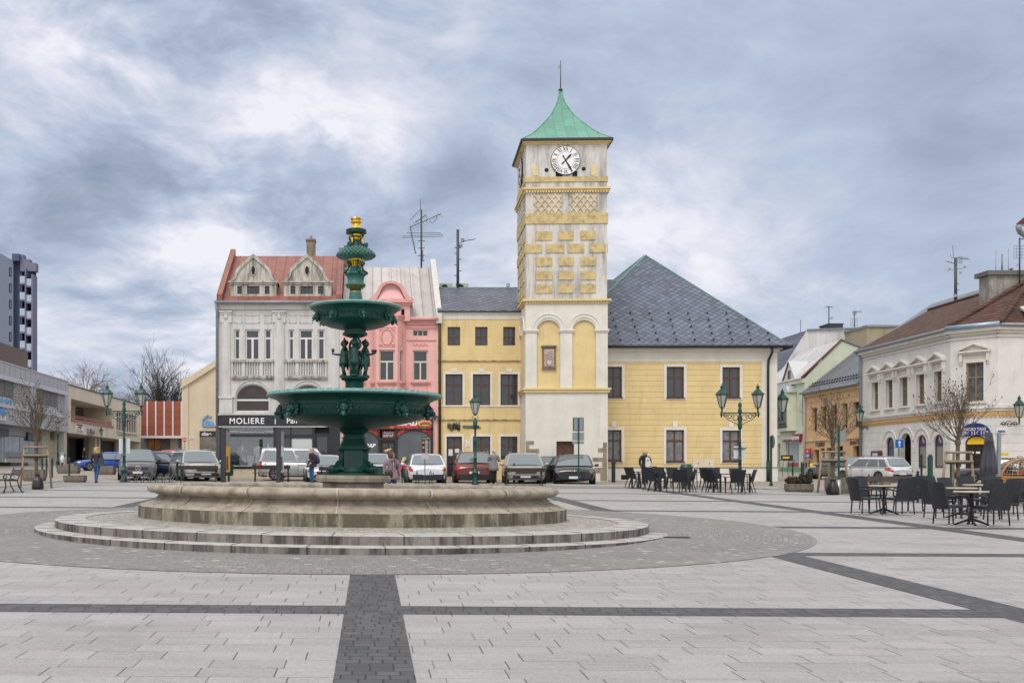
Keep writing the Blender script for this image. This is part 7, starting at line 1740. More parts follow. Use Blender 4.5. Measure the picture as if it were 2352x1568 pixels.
def rnd(nm,t):
    b=MB(M_sgrey); n=20; b.prism([(.05,.30*math.cos(2*PI*i/n),2.1+.32*math.sin(2*PI*i/n)) for i in range(n)],[(.08,.30*math.cos(2*PI*i/n)+.0,2.1+.32*math.sin(2*PI*i/n)) for i in range(n)]); b.build(nm,t)
pole('round_sign','green pole with a round sign seen edge on at the town hall corner','traffic sign',gat(1771,49.8),2.35,[('sign_disc',rnd)],r=.055)
pole('route_sign','green pole in a steel sleeve behind the middle young tree, grey sign on top','traffic sign',gat(1926.5,39.7),2.6,[('sign_plate',plate(-.05,.28,1.95,2.4,M_sgrey,.05)),('sleeve',lambda nm,t:(lambda b:(b.lathe([(.085,0),(.085,.55),(.04,.56)],14),b.build(nm,t)))(MB(plain('steel_sleeve',(.30,.31,.30),.35,metal=.6))))],r=.04)
t=thing('price_board','yellow folding pavement board by the orange house','sign board',gat(1872,66)); b=MB(plain('board_yellow',(.72,.47,.02),.5)); b.hexa([(-.34,-.22,0),(.34,-.22,0),(.34,-.19,0),(-.34,-.19,0),(-.34,-.03,.95),(.34,-.03,.95),(.34,0,.95),(-.34,0,.95)]); b.build('front_panel',t); b=MB(M_sgrey); b.hexa([(-.34,.19,0),(.34,.19,0),(.34,.22,0),(-.34,.22,0),(-.34,.0,.95),(.34,.0,.95),(.34,.03,.95),(-.34,.03,.95)]); b.build('rear_panel',t)
b=MB(plain('signal_red',(.45,.01,.015))); 
for z,x0,x1 in ((.58,-.3,.3),(.40,-.28,.05)): b.hexa([(x0,-.13-.06*(1-z/.6),z),(x1,-.13-.06*(1-z/.6),z),(x1,-.12,z),(x0,-.12,z),(x0,-.13+.02,z+.12),(x1,-.11,z+.12),(x1,-.09,z+.12),(x0,-.09,z+.12)])
b.build('red_print',t)
t=thing('wire_bike_stand','wire bicycle stand with a small dark advert panel by the green house','bicycle stand',gat(1806,70)); b=MB(M_black)
for x in (-.55,-.2,.15,.5): b.tube([(x-.1,-.2,0),(x-.12,-.15,.5),(x,-.05,1.0),(x+.1,0,1.1)],.018,5); 
b.tube([(-.5,0,1.1),(.55,0,1.1)],.02,5); b.build('wire_frame',t); b=MB(M_black); b.box(-.35,.45,-.02,.02,1.12,1.45); o=b.build('advert_panel',t); b=MB(plain('board_yellow',(.72,.47,.02))); b.box(-.25,.2,-.03,-.02,1.22,1.34); b.build('advert_lettering',t).parent=o
# bicycle racks
t=thing('bicycle_rack','low grey bicycle rack with slanted double hoops at left','bicycle rack',gat(338,49.2)); ms=plain('galvanised',(.11,.12,.125),.4,metal=.5)
for i in range(8):
    x=-1.2+.33*i; b=MB(ms)
    for d in (0,.10): b.tube([(x+d-.06,-.1,0),(x+d-.03,-.06,.12),(x+d+.14,.0,.42)],.018,6)
    b.tube([(x+.14,0,.42),(x+.24,0,.42),(x+.24,.0,.05)],.018,6); b.build('hoop',t)
b=MB(ms); b.bar((-1.3,0,.02),(1.4,0,.02),.04,.03); b.build('base_rail',t)
t=thing('hoop_stand','row of green hoop bicycle stands behind the white hatchback','bicycle stand',gat(973,47.5))
for x in (-.95,-.33,.28,.90):
    b=MB(M_gp); b.tube([(x-.02,0,0),(x-.0,0,.55),(x+.03,0,.68),(x+.06,0,.55),(x+.11,0,0)],.022,6); b.tube([(x,0,.3),(x+.08,0,.3)],.014,5); b.tube([(x,0,.45),(x+.07,0,.45)],.014,5); b.build('hoop',t)
b=MB(plain('anthracite',(.022,.024,.032))); b.box(-1.0,1.05,-.06,.06,0,.05); b.build('base_plate',t)
def infos(nm,t):
    b=MB(plain('board_pale',(.42,.40,.38),.5,var=.3,sc=8)); b.box(-.17,.17,-.05,-.03,1.18,1.45); b.build(nm,t)
pole('notice_post','small pale notice board on a green post behind the white hatchback','notice board',gat(976,48.2),1.3,[('notice_plate',infos)],r=.02)
# ---------------------------------------------------------------- cafe furniture
def rattan():
    m,t,b=nt('dark_wicker'); x=NX(t); X,Y,Z=x.xyz(x.obj()); c=x.comb(x.ma('FLOOR',x.ma('DIVIDE',x.ma('ADD',X,Y),.028)),0,x.ma('FLOOR',x.ma('DIVIDE',Z,.016)))
    v=x.wn(c); w=x.ma('LESS_THAN',x.ma('FRACT',x.ma('DIVIDE',Z,.016)),.3)
    x.set(b.inputs['Base Color'],x.mix(v,(.006,.007,.010),(.020,.024,.034))); b.inputs['Roughness'].default_value=.45; x.set(b.inputs['Normal'],x.bump(x.ma('SUBTRACT',v,w),.6,.008)); return m
M_rat=rattan(); M_ch=plain('chair_metal',(.008,.009,.013),.4); M_foot=plain('steel_foot',(.5,.5,.5),.3,metal=.6)
def wicker_chair():
    t=thing('wicker_armchair','x','chair',(0,0,0)); w=.245
    b=MB(M_rat); b.hexa([(-w,-.25,.40),(w,-.25,.40),(w,.22,.38),(-w,.22,.38),(-w,-.25,.45),(w,-.25,.45),(w,.22,.43),(-w,.22,.43)]); b.build('seat',t)
    b=MB(M_rat); n=6; rows=[]
    for z,y in ((.36,.20),(.5,.225),(.7,.27),(.86,.32),(.92,.335)):
        rows.append([(w*1.02*(2*i/n-1),y+.03*(1-(2*i/n-1)**2),z+(.015*(1-(2*i/n-1)**2) if z>.9 else 0)) for i in range(n+1)])
    b.grid(rows); b.grid([[(p[0],p[1]+.035,p[2]) for p in r][::-1] for r in rows]); 
    for r in (rows[-1],): b.grid([r,[(p[0],p[1]+.035,p[2]) for p in r]])
    for e in (0,-1): b.grid([[r[e] for r in rows],[(r[e][0],r[e][1]+.035,r[e][2]) for r in rows]])
    b.build('backrest',t)
    for s in (-1,1):
        b=MB(M_ch); b.tube([(s*w,.25,.62),(s*(w+.03),.05,.655),(s*(w+.03),-.18,.64),(s*(w+.01),-.25,.57),(s*w,-.25,.42)],.018,7); b.build('armrest',t)
        for y in (-.23,.20):
            b=MB(M_ch); b.tube([(s*(w-.02),y,.42),(s*(w+.0),y*1.12,.035)],[.019,.015],7); b.tube([(s*w,y*1.12,.035),(s*w,y*1.12,0)],.017,7,M_foot); b.build('leg',t)
    return t
W0=wicker_chair(); first=[True]
def put(proto,x,y,rz,label,group,flag):
    p=on(x,y)
    if flag[0]:
        proto.location=p; proto.rotation_euler=(0,0,rz); proto['label']=label; proto['group']=group; flag[0]=False; return proto
    return dup(proto,p,rz,label,group=group)
def bistro():
    t=thing('bistro_table','x','table',(0,0,0)); b=MB(plain('table_edge',(.35,.24,.15),.5,var=.3,sc=20)); b.lathe([(.0,.700),(.34,.70),(.352,.71),(.352,.728),(.34,.735),(0,.736)],40,plain('table_stone',(.50,.41,.32),.45,var=.2,sc=20)); b.build('tabletop',t,sharp=40)
    b=MB(M_ch); b.lathe([(.12,.70),(.05,.66),(.035,.60),(.035,.3),(.05,.26),(.03,.22),(.055,.12),(.05,.08)],12); b.build('pedestal',t)
    for i in range(4):
        a=PI/4+PI/2*i; b=MB(M_ch); b.tube([(.03*math.cos(a),.03*math.sin(a),.13),(.16*math.cos(a),.16*math.sin(a),.085),(.30*math.cos(a),.30*math.sin(a),.03),(.335*math.cos(a),.335*math.sin(a),.015)],[.03,.026,.02,.022],7); b.build('foot',t)
    return t
T0=bistro(); tf=[True]; gw='dark wicker armchairs round the bistro tables'; gt='round stone topped bistro tables'
put(T0,2030,1181,.2,'round bistro table with two chairs each side, standing alone at the left','x',tf)['group']=gt
put(T0,2231,1206,.5,'nearest round bistro table of the right hand cluster',gt,tf); put(T0,2208,1190,.3,'second round bistro table, just behind the nearest one',gt,tf); put(T0,2245,1176,.1,'farthest round bistro table of the right hand cluster',gt,tf)
# rz: 0 faces the camera (back rest away from it)
for x,y,rz,l in ((1987,1183,96,'wicker armchair left of the lone bistro table'),(2004,1173,35,'wicker armchair behind the lone bistro table at left'),(2066,1184,187,'wicker armchair turning its back at the front of the lone bistro table'),(2087,1177,-72,'wicker armchair right of the lone bistro table'),
    (2183,1207,99,'wicker armchair at front left of the nearest right hand table'),(2277,1210,186,'wicker armchair at front right with its back to the camera'),(2157,1193,92,'leftmost wicker armchair of the right hand cluster'),(2197,1180,25,'wicker armchair behind the second right hand table'),(2238,1171,10,'wicker armchair farthest back of the right hand cluster'),
    (2300,1197,-80,'wicker armchair tucked in right of the nearest table'),(2318,1184,-60,'rightmost wicker armchair of the cluster'),(2258,1187,190,'wicker armchair in the middle of the right hand cluster'),(2178,1172,60,'wicker armchair seen over the second table, far left'),(2283,1172,-20,'wicker armchair at the back right of the cluster')):
    put(W0,x,y,R(rz),l,gw,first)
# aluminium sling chairs and tables
M_al=plain('anthracite_alu',(.009,.013,.020),.42); M_sl=plain('dark_textilene',(.009,.011,.016),.75,var=.2,sc=60)
def sling():
    t=thing('sling_chair','x','chair',(0,0,0)); w=.26
    b=MB(M_sl); b.hexa([(-w,-.22,.42),(w,-.22,.42),(w,.20,.40),(-w,.20,.40),(-w,-.22,.435),(w,-.22,.435),(w,.20,.415),(-w,.20,.415)]); b.build('seat',t)
    b=MB(M_sl); b.hexa([(-w,.20,.43),(w,.20,.43),(w,.215,.43),(-w,.215,.43),(-w,.33,.90),(w,.33,.90),(w,.345,.90),(-w,.345,.90)]); b.build('backrest',t)
    for s in (-1,1):
        b=MB(M_al); b.bar((s*w,.17,.40),(s*w,.34,.91),.03,.03); b.bar((s*w,-.22,.62),(s*w,.26,.64),.035,.02); b.build('armrest',t)
        b=MB(M_al); b.bar((s*w,-.20,.62),(s*w,-.25,0),.03,.03); b.build('leg',t); b=MB(M_al); b.bar((s*w,.17,.42),(s*w,.30,0),.03,.03); b.build('leg',t)
    return t
S0=sling(); sf=[True]; gs='dark sling chairs before the town hall'
def altable():
    t=thing('cafe_table','x','table',(0,0,0)); b=MB(M_al); b.box(-.62,.62,-.38,.38,.70,.735); b.build('tabletop',t)
    for sx in (-1,1):
        for sy in (-1,1): b=MB(M_al); b.box(sx*.58-.03,sx*.58+.03,sy*.34-.03,sy*.34+.03,0,.70); b.build('leg',t)
    return t
A0=altable(); af=[True]; ga='dark rectangular cafe tables before the town hall'
# pixel spots read from the picture
for x,y,rz,l in ((1489,1122,8,'dark cafe table at the far left of the terrace'),(1545,1129,-4,'dark cafe table in front with chairs at its left'),(1607,1123.5,0,'dark cafe table in the middle rear of the terrace'),(1680,1130.5,4,'dark cafe table at the right of the terrace')):
    put(A0,x,y,R(rz),l,ga,af)
for x,y,rz,l in ((1455,1120,95,'sling chair farthest left on the terrace'),(1464,1121.5,100,'sling chair second from left on the terrace'),(1499,1126.5,100,'sling chair left of the front table, outer'),(1511,1128.5,102,'sling chair left of the front table, inner'),(1511,1119,12,'sling chair behind the far left table'),(1522,1119.5,18,'sling chair at the rear between the two left tables'),(1553,1131.5,192,'sling chair with its back to the camera at the front table'),(1578,1130,-95,'sling chair right of the front table'),
    (1552,1120.5,15,'sling chair behind the front table'),(1583,1120,5,'sling chair in the middle rear row before the domed bin'),(1627,1119.5,10,'sling chair at the rear right, first'),(1640,1120,-14,'sling chair at the rear right, second'),(1635,1129.5,100,'sling chair left of the right table, outer'),(1645,1131,104,'sling chair left of the right table, inner'),(1688,1133,188,'sling chair with its back to the camera at the right table'),(1697,1125,5,'sling chair behind the right hand table'),(1714,1132,-98,'rightmost sling chair of the terrace')):
    put(S0,x,y,R(rz),l,gs,sf)
# parasol
t=thing('closed_parasol','tall closed grey parasol beside the wicker chairs','parasol',gat(2272,31.0)); mp_=plain('grey_canvas',(.055,.056,.072),.8,var=.2,sc=3)
def fold(a): return 1+.28*math.cos(8*a)+.1*math.sin(3*a)
b=MB(mp_); b.lathe([(.02,2.72),(.10,2.66),(.13,2.40),(.16,2.36),(.13,2.34),(.19,1.9),(.25,1.5),(.27,1.2),(.16,1.16)],48,mod=fold); b.build('canopy',t)
b=MB(M_sgrey); b.tube([(0,0,0),(0,0,2.4)],.03,8); b.build('pole',t); b=MB(mp_); 
for i in range(8):
    a=2*PI*i/8; l=.35+.3*math.sin(i*2.3)**2; c,s_=math.cos(a),math.sin(a); b.poly([(.24*c-.1*s_,.24*s_+.1*c,1.25),(.24*c+.1*s_,.24*s_-.1*c,1.25),(.18*c,.18*s_,1.2-l)])
b.build('canopy_flap',t); t.scale=(.72,.72,.81)
t=thing('parasol_mast','grey mast of the cantilever parasol leaning behind the closed canopy','parasol mast',gat(2293,32.5)); b=MB(M_sgrey); b.bar((0,0,0),(.03,0,2.65),.11,.11); b.bar((0,0,1.55),(-.3,0,2.6),.05,.05); b.build('mast',t); t.scale=(.8,.8,.83)
# egg chair and wooden chairs
t=thing('rattan_egg_chair','round openwork rattan egg chair at the right edge','egg chair',gat(2342,33.5)); mr_=plain('rattan',(.33,.19,.09),.6,var=.2)
b=MB(mr_); rx_,rz2=.80,.62
for i in range(14):
    a=PI*i/14; b.tube([(rx_*math.cos(q)*math.cos(a),.55*math.cos(q)*math.sin(a),.78+rz2*math.sin(q)) for q in [2*PI*k/28 for k in range(28)]],.0085,5,closed=True,cap=False)
for k in range(-5,5):
    q=k*.22; b.tube([(rx_*math.cos(q)*math.cos(a),.55*math.cos(q)*math.sin(a),.78+rz2*math.sin(q)) for a in [2*PI*i/28 for i in range(28)]],.008 if k>-2 else .012,5,closed=True,cap=False)
b.build('basket',t); b=MB(mr_); b.tube([(.80*math.cos(q),-.35,.78+.62*math.sin(q)) for q in [2*PI*k/30 for k in range(30)]],.035,7,closed=True,cap=False); b.build('rim_hoop',t); b=MB(M_black); b.lathe([(.45,0),(.45,.03),(.06,.05),(.05,.2)],16); b.build('stand',t)
def woodchair(label,p,rz):
    t=thing('wooden_chair',label,'chair',p,rz,'honey coloured wooden terrace chairs'); mw=plain('honey_wood',(.36,.19,.065),.5,var=.25,sc=8)
    b=MB(mw); b.box(-.26,.26,-.25,.25,.40,.44); b.build('seat',t); b=MB(mw); b.hexa([(-.26,.24,.56),(.26,.24,.56),(.26,.27,.56),(-.26,.27,.56),(-.26,.30,.88),(.26,.30,.88),(.26,.33,.88),(-.26,.33,.88)]); b.build('backrest',t)
    for sx in (-1,1):
        for y,z1,dy in ((-.22,.40,-.03),(.22,.88,.09)): b=MB(mw); b.bar((sx*.24,y-dy*.4,0),(sx*.24,y+dy*(1 if z1>.5 else 0),z1),.045,.045); b.build('leg',t)
    return t
woodchair('honey wooden chair left of the egg chair, seen from behind',gat(2288,32.6),R(170)); woodchair('honey wooden chair in front of the egg chair, seen from behind',gat(2320,31.8),R(190))
# ---------------------------------------------------------------- vehicles
M_tyre=plain('tyre_rubber',(.012,.012,.012),.85); M_rimc=plain('alloy_rim',(.22,.22,.23),.35,metal=.7); M_trimb=plain('black_plastic',(.014,.014,.015),.6)
M_cgl=plain('car_glass',(.20,.23,.25),.03,metal=.45); M_hl=plain('headlight_lens',(.17,.18,.20),.1,metal=.5); M_tl=plain('tail_light',(.42,.012,.012),.2); M_pl=plain('number_plate',(.62,.63,.65),.4); M_plb=plain('plate_blue',(.02,.07,.45),.4); M_chr=plain('chrome',(.55,.55,.57),.15,metal=.9)
def paint(n,c,r=.25,met=.3): return plain('paint_'+n,c,r,metal=met,coat=.6)
ST={  # windscreen base, roof front, roof rear, rear glass base (fraction of length from the nose), belt, bonnet lip, tail height
 'suv':(.27,.40,.86,.965,.60,.56,.62),'hatch':(.24,.41,.80,.955,.60,.54,.60),'estate':(.27,.42,.86,.97,.60,.52,.60),'van':(.19,.33,.95,.985,.59,.56,.58),'coupe':(.29,.46,.66,.93,.60,.54,.66)}
def car(name,label,cat,p,rz,st,L,W,H,pm,rails=False,clad=False,emblem=None,slope=0,grille=1,group='cars parked round the square'):
    H*=.925; W*=1.05
    t=thing(name,label,cat,p,rz,group)
    a=math.atan(.019*math.sin(rz)-.006*math.cos(rz)); t.rotation_euler=(0,-a,rz)
    fw,frf,frr,frb,zb,zn,zt=ST[st]; X=lambda f:L/2-L*f
    zb*=H; zn*=H; zt*=H; w=W/2; gc=.20; xw,xrf,xrr,xrb=X(fw),X(frf),X(frr),X(frb)
    def sec(x,k,z0,z1,cr=.03):
        h=z1-z0
        half=[(0,z0),(.78*w*k,z0),(.94*w*k,z0+.05),(w*k,z0+.26*h),(w*k*.995,z0+.60*h),(w*k*.965,z0+.84*h),(w*k*.86,z1-.015),(w*k*.5,z1+cr*.7),(0,z1+cr)]
        return [(x,y,z) for y,z in half]+[(x,-y,z) for y,z in half[-2:0:-1]]
    st_=[(-L/2,.80,gc+.16,zt*.80),(-L/2+.05,.90,gc+.06,zt*.90),(-L/2+.16,.965,gc,zt*.97),(-L/2+.45,1,gc,max(zb,zt)*.99),(xrr,1,gc,zb),(0,1,gc,zb*.985),(xw-.15,1,gc,zb*.98),(xw+.12,.995,gc,zb*.965),(L/2-.75,.99,gc,(zb*.4+zn*.6)*1.0),(L/2-.32,.95,gc,zn*1.0),(L/2-.12,.90,gc+.01,zn*.965),(L/2-.03,.84,gc+.05,zn*.90),(L/2,.77,gc+.10,zn*.81)]
    b=MB(pm); rows=[sec(*s) for s in st_]; b.grid(rows,pm,closed=True); b.poly(rows[0],pm); b.poly(rows[-1][::-1],pm)
    wb,wr=w*.93,w*.73; zr=H-.05
    def S(x,tt,o=0):   # point on the side of the glasshouse
        k=max(0,min(1,tt)); bow=.02*math.sin(PI*k); return (x,wb+(wr-wb)*k+bow+o,zb*.965+(zr-zb*.965)*k)
    def gs(xb,xt):
        pts=[]
        for k in (0,.35,.7,.92): pts.append(S(xb+(xt-xb)*k,k))
        pts+= [(xt,wr*.92,zr+.025),(xt,wr*.55,zr+.045),(xt,0,zr+.05)]
        return pts+[(q[0],-q[1],q[2]) for q in pts[-2::-1]]
    gst=[gs(xrb,xrr-.0),gs(xrb+(xrr-xrb)*.6+.15,xrr+.22),gs((xrb+xw)/2,(xrr+xrf)/2+.1),gs(xw-.3,xrf-.25),gs(xw,xrf)]
    # roof dips a touch towards both ends
    for r_ in (gst[0],gst[-1]):
        for i in range(len(r_)): 
            if r_[i][2]>zr-.01: r_[i]=(r_[i][0],r_[i][1],r_[i][2]-.03)
    b.grid(gst,pm); b.poly(gst[0],pm); b.poly(gst[-1][::-1],pm)
    body=b.build('body',t,sharp=38)
    # glazing
    def quad(nm,pts,m=M_cgl):
        b=MB(m); b.poly(pts); return b.build(nm,t)
    def endglass(nm,xb,xt,s,lo=.06,hi=.93):
        q=lambda k,f:(xb+(xt-xb)*k+s*.012*1, (S(0,k)[1]-.07)*f, S(0,k)[2]+.012)
        g=[]
        for i in range(6):
            k=lo+(hi-lo)*i/5; g.append([tuple(Vector(q(k,f))+Vector((s*.035*(1-f*f)*math.sin(PI*(.15+.7*k)),0,.02*(1-f*f)))) for f in (-1,-.6,-.2,.2,.6,1)])
        b=MB(M_cgl); b.grid(g if s<0 else [r_[::-1] for r_ in g]); b.build(nm,t)
    endglass('windscreen',xw,xrf,1); endglass('rear_window',xrb,xrr,-1,.16 if st!='coupe' else .3)
    def xr_(k): return xrb+(xrr-xrb)*k
    def xf_(k): return xw+(xrf-xw)*k
    k0,k1=.08,.86; segs=[(.0,.43),(.45,.76),(.78,1.0)] if st!='coupe' else [(.0,.48),(.5,1.0)]
    for s in (1,-1):
        for a0,a1 in segs:
            def pt(f,k):
                xa=xf_(k)-.10; xz=xr_(k)+.13; x=xa+(xz-xa)*f; q=S(x,k,.010); return (q[0],q[1]*s,q[2])
            pts=[pt(a0,k0),pt(a1,k0),pt(a1,.5),pt(a1,k1),pt(a0,k1),pt(a0,.5)]; quad('side_window',pts if s<0 else pts[::-1])
    wrad=.335 if H>1.58 else .31; ax=(L/2-L*.195,-L/2+L*.205)
    for xx in ax:
        for s in (1,-1):
            T=Matrix.Translation((xx,s*(w-.11),wrad))@Matrix.Rotation(R(-90*s),4,'X')
            b=MB(M_tyre); b.T=T; b.lathe([(wrad*.62,-.09),(wrad*.9,-.10),(wrad,-.07),(wrad,.09),(wrad*.93,.122),(wrad*.66,.122)],24); wl=b.build('wheel',t,sharp=40)
            b=MB(M_rimc); b.T=T; b.lathe([(wrad*.66,.10),(wrad*.60,.118),(wrad*.56,.07),(.02,.075)],20,M_tyre if 0 else M_trimb)
            for k in range(5):
                q=2*PI*k/5; b.bar((.05*math.cos(q),.05*math.sin(q),.105),(wrad*.62*math.cos(q),wrad*.62*math.sin(q),.112),.075,.03,M_rimc)
            b.lathe([(wrad*.655,.121),(wrad*.60,.124),(wrad*.60,.10)],20,M_rimc); b.build('rim',t).parent=wl
            b=MB(M_trimb); n=14; r1,r2=wrad+.015,wrad+.075; y=s*(w+.004)
            for k in range(n):
                q0,q1=-.35+(PI+.7)*k/n,-.35+(PI+.7)*(k+1)/n
                pts=[(xx+r*math.cos(q),y,wrad+r*math.sin(q)) for r,q in ((r1,q0),(r2,q0),(r2,q1),(r1,q1))]; b.poly(pts if s<0 else pts[::-1],M_trimb if clad else pm)
            b.lathe([(0.0,.0),(wrad+.02,.0)],20,M_dark) if 0 else None
            pts=[(xx+(wrad+.02)*math.cos(2*PI*k/20),s*(w+.002),wrad+(wrad+.02)*math.sin(2*PI*k/20)) for k in range(20)]; pts=[q for q in pts if q[2]>.12]; b.poly(pts if s<0 else pts[::-1],M_dark)
            b.build('wheel_arch',t)
    for s in (1,-1):
        b=MB(M_trimb); b.box(ax[1]+wrad,ax[0]-wrad,s*w-.03,s*w+.004*s if s>0 else s*w+.03,gc-.02,gc+(.14 if clad else .05)) if s>0 else b.box(ax[1]+wrad,ax[0]-wrad,-w-.004,-w+.03,gc-.02,gc+(.14 if clad else .05)); b.build('side_sill',t)
    b=MB(plain('panel_gap_black',(.008,.008,.008),.8))
    for s in (1,-1):
        for f in (.30,.53,.77 if st!='coupe' else .72):
            x=X(f) if f!=.30 else X(fw+.07); b.box(x-.008,x+.008,s*w*.998-.004,s*w*.998+.004,gc+.12,zb*.86)
        for f in (.50,.73): b.box(X(f)-.09,X(f)+.09,s*(w*.985)-.012,s*(w*.985)+.014,zb*.80,zb*.83,pm)
    b.build('door_seam',t)
    def patch(nm,sts,idx,m,s,dx):
        b=MB(m); g=[]
        for i,(lo,hi) in sts:
            r_=rows[i]; q=[Vector(r_[j if s>0 else 16-j]) for j in idx]
            a_=[q[0].lerp(q[1],lo),q[0].lerp(q[1],1),q[1].lerp(q[2],hi)]
            g.append([(v_.x+dx,v_.y*1.012,v_.z+.004) for v_ in a_])
        b.grid(g if s*dx<0 else [r_[::-1] for r_ in g]); return b.build(nm,t)
    for s in (1,-1):
        x0=L/2
        patch('headlight',[(9,(.55,.55)),(10,(.35,.6)),(11,(.35,.75)),(12,(.5,.75))],(4,5,6),M_hl,s,.012)
        patch('tail_light',[(0,(.3,.7)),(1,(.25,.7)),(2,(.4,.6)),(3,(.8,.25))],(4,5,6),M_tl,s,-.012)
        b=MB(pm if not clad else M_trimb); b.ball((xw-.25,s*(w+.10),zb+.05),(.07,.11,.075),n=10,k=6); b.bar((xw-.22,s*w*.9,zb-.0),(xw-.25,s*(w+.05),zb+.02),.06,.04); b.build('door_mirror',t)
    b=MB(M_trimb); x0=L/2
    b.box(x0-.1,x0+.006,-w*.50,w*.50,zn*.60,zn*.79)
    if grille>1:
        for k in range(4): z=zn*(.63+.04*k); b.box(x0-.02,x0+.012,-w*.48,w*.48,z-.006,z+.006,plain('grille_bar',(.09,.09,.095),.4))
        b.box(x0-.03,x0+.014,-w*.52,w*.52,zn*.79,zn*.81,M_chr)
    b.build('grille',t)
    b=MB(M_trimb); b.hexa([(x0+.008,-w*.66,gc+.08),(x0+.008,w*.66,gc+.08),(x0-.25,w*.86,gc+.0),(x0-.25,-w*.86,gc+.0),(x0+.008,-w*.60,gc+.22),(x0+.008,w*.60,gc+.22),(x0-.25,w*.90,gc+.15),(x0-.25,-w*.90,gc+.15)]); b.build('bumper_trim',t)
    b=MB(M_trimb); b.hexa([(-x0-.004,-w*.7,gc+.02),(-x0-.004,w*.7,gc+.02),(-x0+.3,w*.98,gc-.02),(-x0+.3,-w*.98,gc-.02),(-x0-.008,-w*.80,gc+.26),(-x0-.008,w*.80,gc+.26),(-x0+.3,w*1.0,gc+.2),(-x0+.3,-w*1.0,gc+.2)]); b.build('bumper_trim',t)
    for s,xx,zz in ((1,x0+.01,zn*.46),(-1,-x0-.01,zt*.58)):
        b=MB(M_pl); b.box(min(xx,xx+s*.03),max(xx,xx+s*.03),-.26,.26,zz-.055,zz+.055); 
        yb=.26*s; b.box(min(xx,xx+s*.034),max(xx,xx+s*.034),min(yb,yb-s*.05),max(yb,yb-s*.05),zz-.055,zz+.055,M_plb); b.build('number_plate',t)
    b=MB(M_chr)
    if emblem=='star':
        zc=zn*.70; b.tube([(x0+.02,.13*math.cos(2*PI*k/20),zc+.13*math.sin(2*PI*k/20)) for k in range(20)],.016,5,closed=True)
        for k in range(3): q=PI/2+2*PI*k/3; b.bar((x0+.02,0,zc),(x0+.02,.12*math.cos(q),zc+.12*math.sin(q)),.03,.02)
    else: b.ball((x0-.012,0,zn*.85),(.02,.05,.035),n=8,k=5); b.ball((-x0+.02,0,zt*.86),(.02,.05,.035),n=8,k=5)
    b.build('emblem',t)
    if rails:
        for s in (1,-1): b=MB(M_sgrey); b.tube([(xrf-.2,s*wr*.93,zr+.03),(xrf-.35,s*wr*.93,zr+.085),(xrr+.35,s*wr*.93,zr+.085),(xrr+.15,s*wr*.93,zr+.03)],.022,6); b.build('roof_rail',t)
    return t
FC=-PI/2   # facing the camera
def cp(x,Y,dz=0): return gat(x,Y)+Vector((0,0,dz))
car('parked_car','dark grey off roader with a round star emblem, facing the square at left','car',cp(316,54.5),FC+R(13),'suv',4.63,1.86,1.68,paint('graphite',(.12,.115,.13)),clad=True,emblem='star',grille=2)
car('parked_car','silver crossover behind the bench, left of the clothes shop','car',cp(450,53.0),FC+R(22),'suv',4.7,1.88,1.66,paint('silver',(.42,.41,.40)),rails=True,grille=2)
car('parked_car','dark blue car half hidden between the two grey off roaders','car',cp(382,56.3),R(-18),'hatch',4.4,1.8,1.55,paint('midnight',(.022,.035,.065)))
car('parked_car','bright blue estate car nose out beside the blonde woman','car',cp(248,77.5),PI+R(22),'estate',4.7,1.83,1.48,paint('racing_blue',(.008,.07,.36)),grille=2)
car('parked_car','red car farthest left behind the grey off roader','car',cp(362,72.5),R(-14),'estate',4.6,1.82,1.56,paint('crimson',(.27,.02,.03)))
car('parked_car','red car with pale windscreen just above the dark blue car','car',cp(374,64),R(-22),'hatch',4.4,1.8,1.58,paint('red2',(.25,.025,.035)))
car('parked_car','white hatchback at the back of the car park','car',cp(388,86),R(160),'hatch',4.3,1.8,1.55,paint('white',(.62,.63,.66)))
car('parked_car','red off roader behind the silver crossover','car',cp(436,67.5),R(-5),'suv',4.6,1.85,1.68,paint('crimson',(.27,.02,.03)))
car('parked_car','pale grey car between the red off roader and the silver crossover','car',cp(418,61),R(20),'hatch',4.2,1.76,1.48,paint('pale',(.48,.49,.50)))
car('parked_car','white car by the corner of the grey stucco house','car',cp(478,80),R(-30),'suv',4.4,1.8,1.6,paint('white',(.62,.63,.66)))
car('parked_van','silver passenger van in front of the clothes shop','van',cp(695,54.3),R(-2),'van',4.4,1.86,1.83,paint('van_silver',(.36,.355,.375)))
car('parked_car','white car facing the square behind the man with the rucksack','car',cp(744,51.6),FC+R(6),'estate',4.6,1.80,1.46,paint('white',(.62,.63,.66)),grille=2)
car('parked_car','silver car with dark roof spoiler behind the woman in mauve','car',cp(862,53.5),PI/2-R(4),'suv',4.4,1.8,1.55,paint('silver2',(.42,.42,.45)))
car('parked_car','small white hatchback seen from behind by the yellow house','car',cp(975,50.8),PI/2+R(2),'hatch',3.7,1.72,1.55,paint('white',(.62,.63,.66)))
car('parked_car','reddish brown off roader seen from behind by the single lamp','car',cp(1086,51.6),PI/2-R(3),'suv',4.4,1.82,1.66,paint('rust_brown',(.14,.035,.026)),rails=True,clad=True)
car('parked_car','silver grey crossover facing the square before the clock tower','car',cp(1202,51.5),FC-R(5),'suv',4.4,1.86,1.62,paint('warm_silver',(.34,.335,.32)),rails=True,grille=2)
car('parked_car','dark green car mostly hidden between the crossover and the black car','car',cp(1262,54.6),FC-R(50),'hatch',4.2,1.75,1.45,paint('dark_green',(.010,.03,.026)))
car('parked_car','black crossover facing the square before the tower door','car',cp(1318,51.2),FC-R(10),'coupe',4.3,1.84,1.56,paint('black',(.014,.014,.018),.15,.1),grille=1)
car('parked_car','grey brown estate car in the right hand street','car',cp(1926,63.5),R(80)+R(18),'estate',4.75,1.83,1.50,paint('taupe',(.20,.18,.165)))
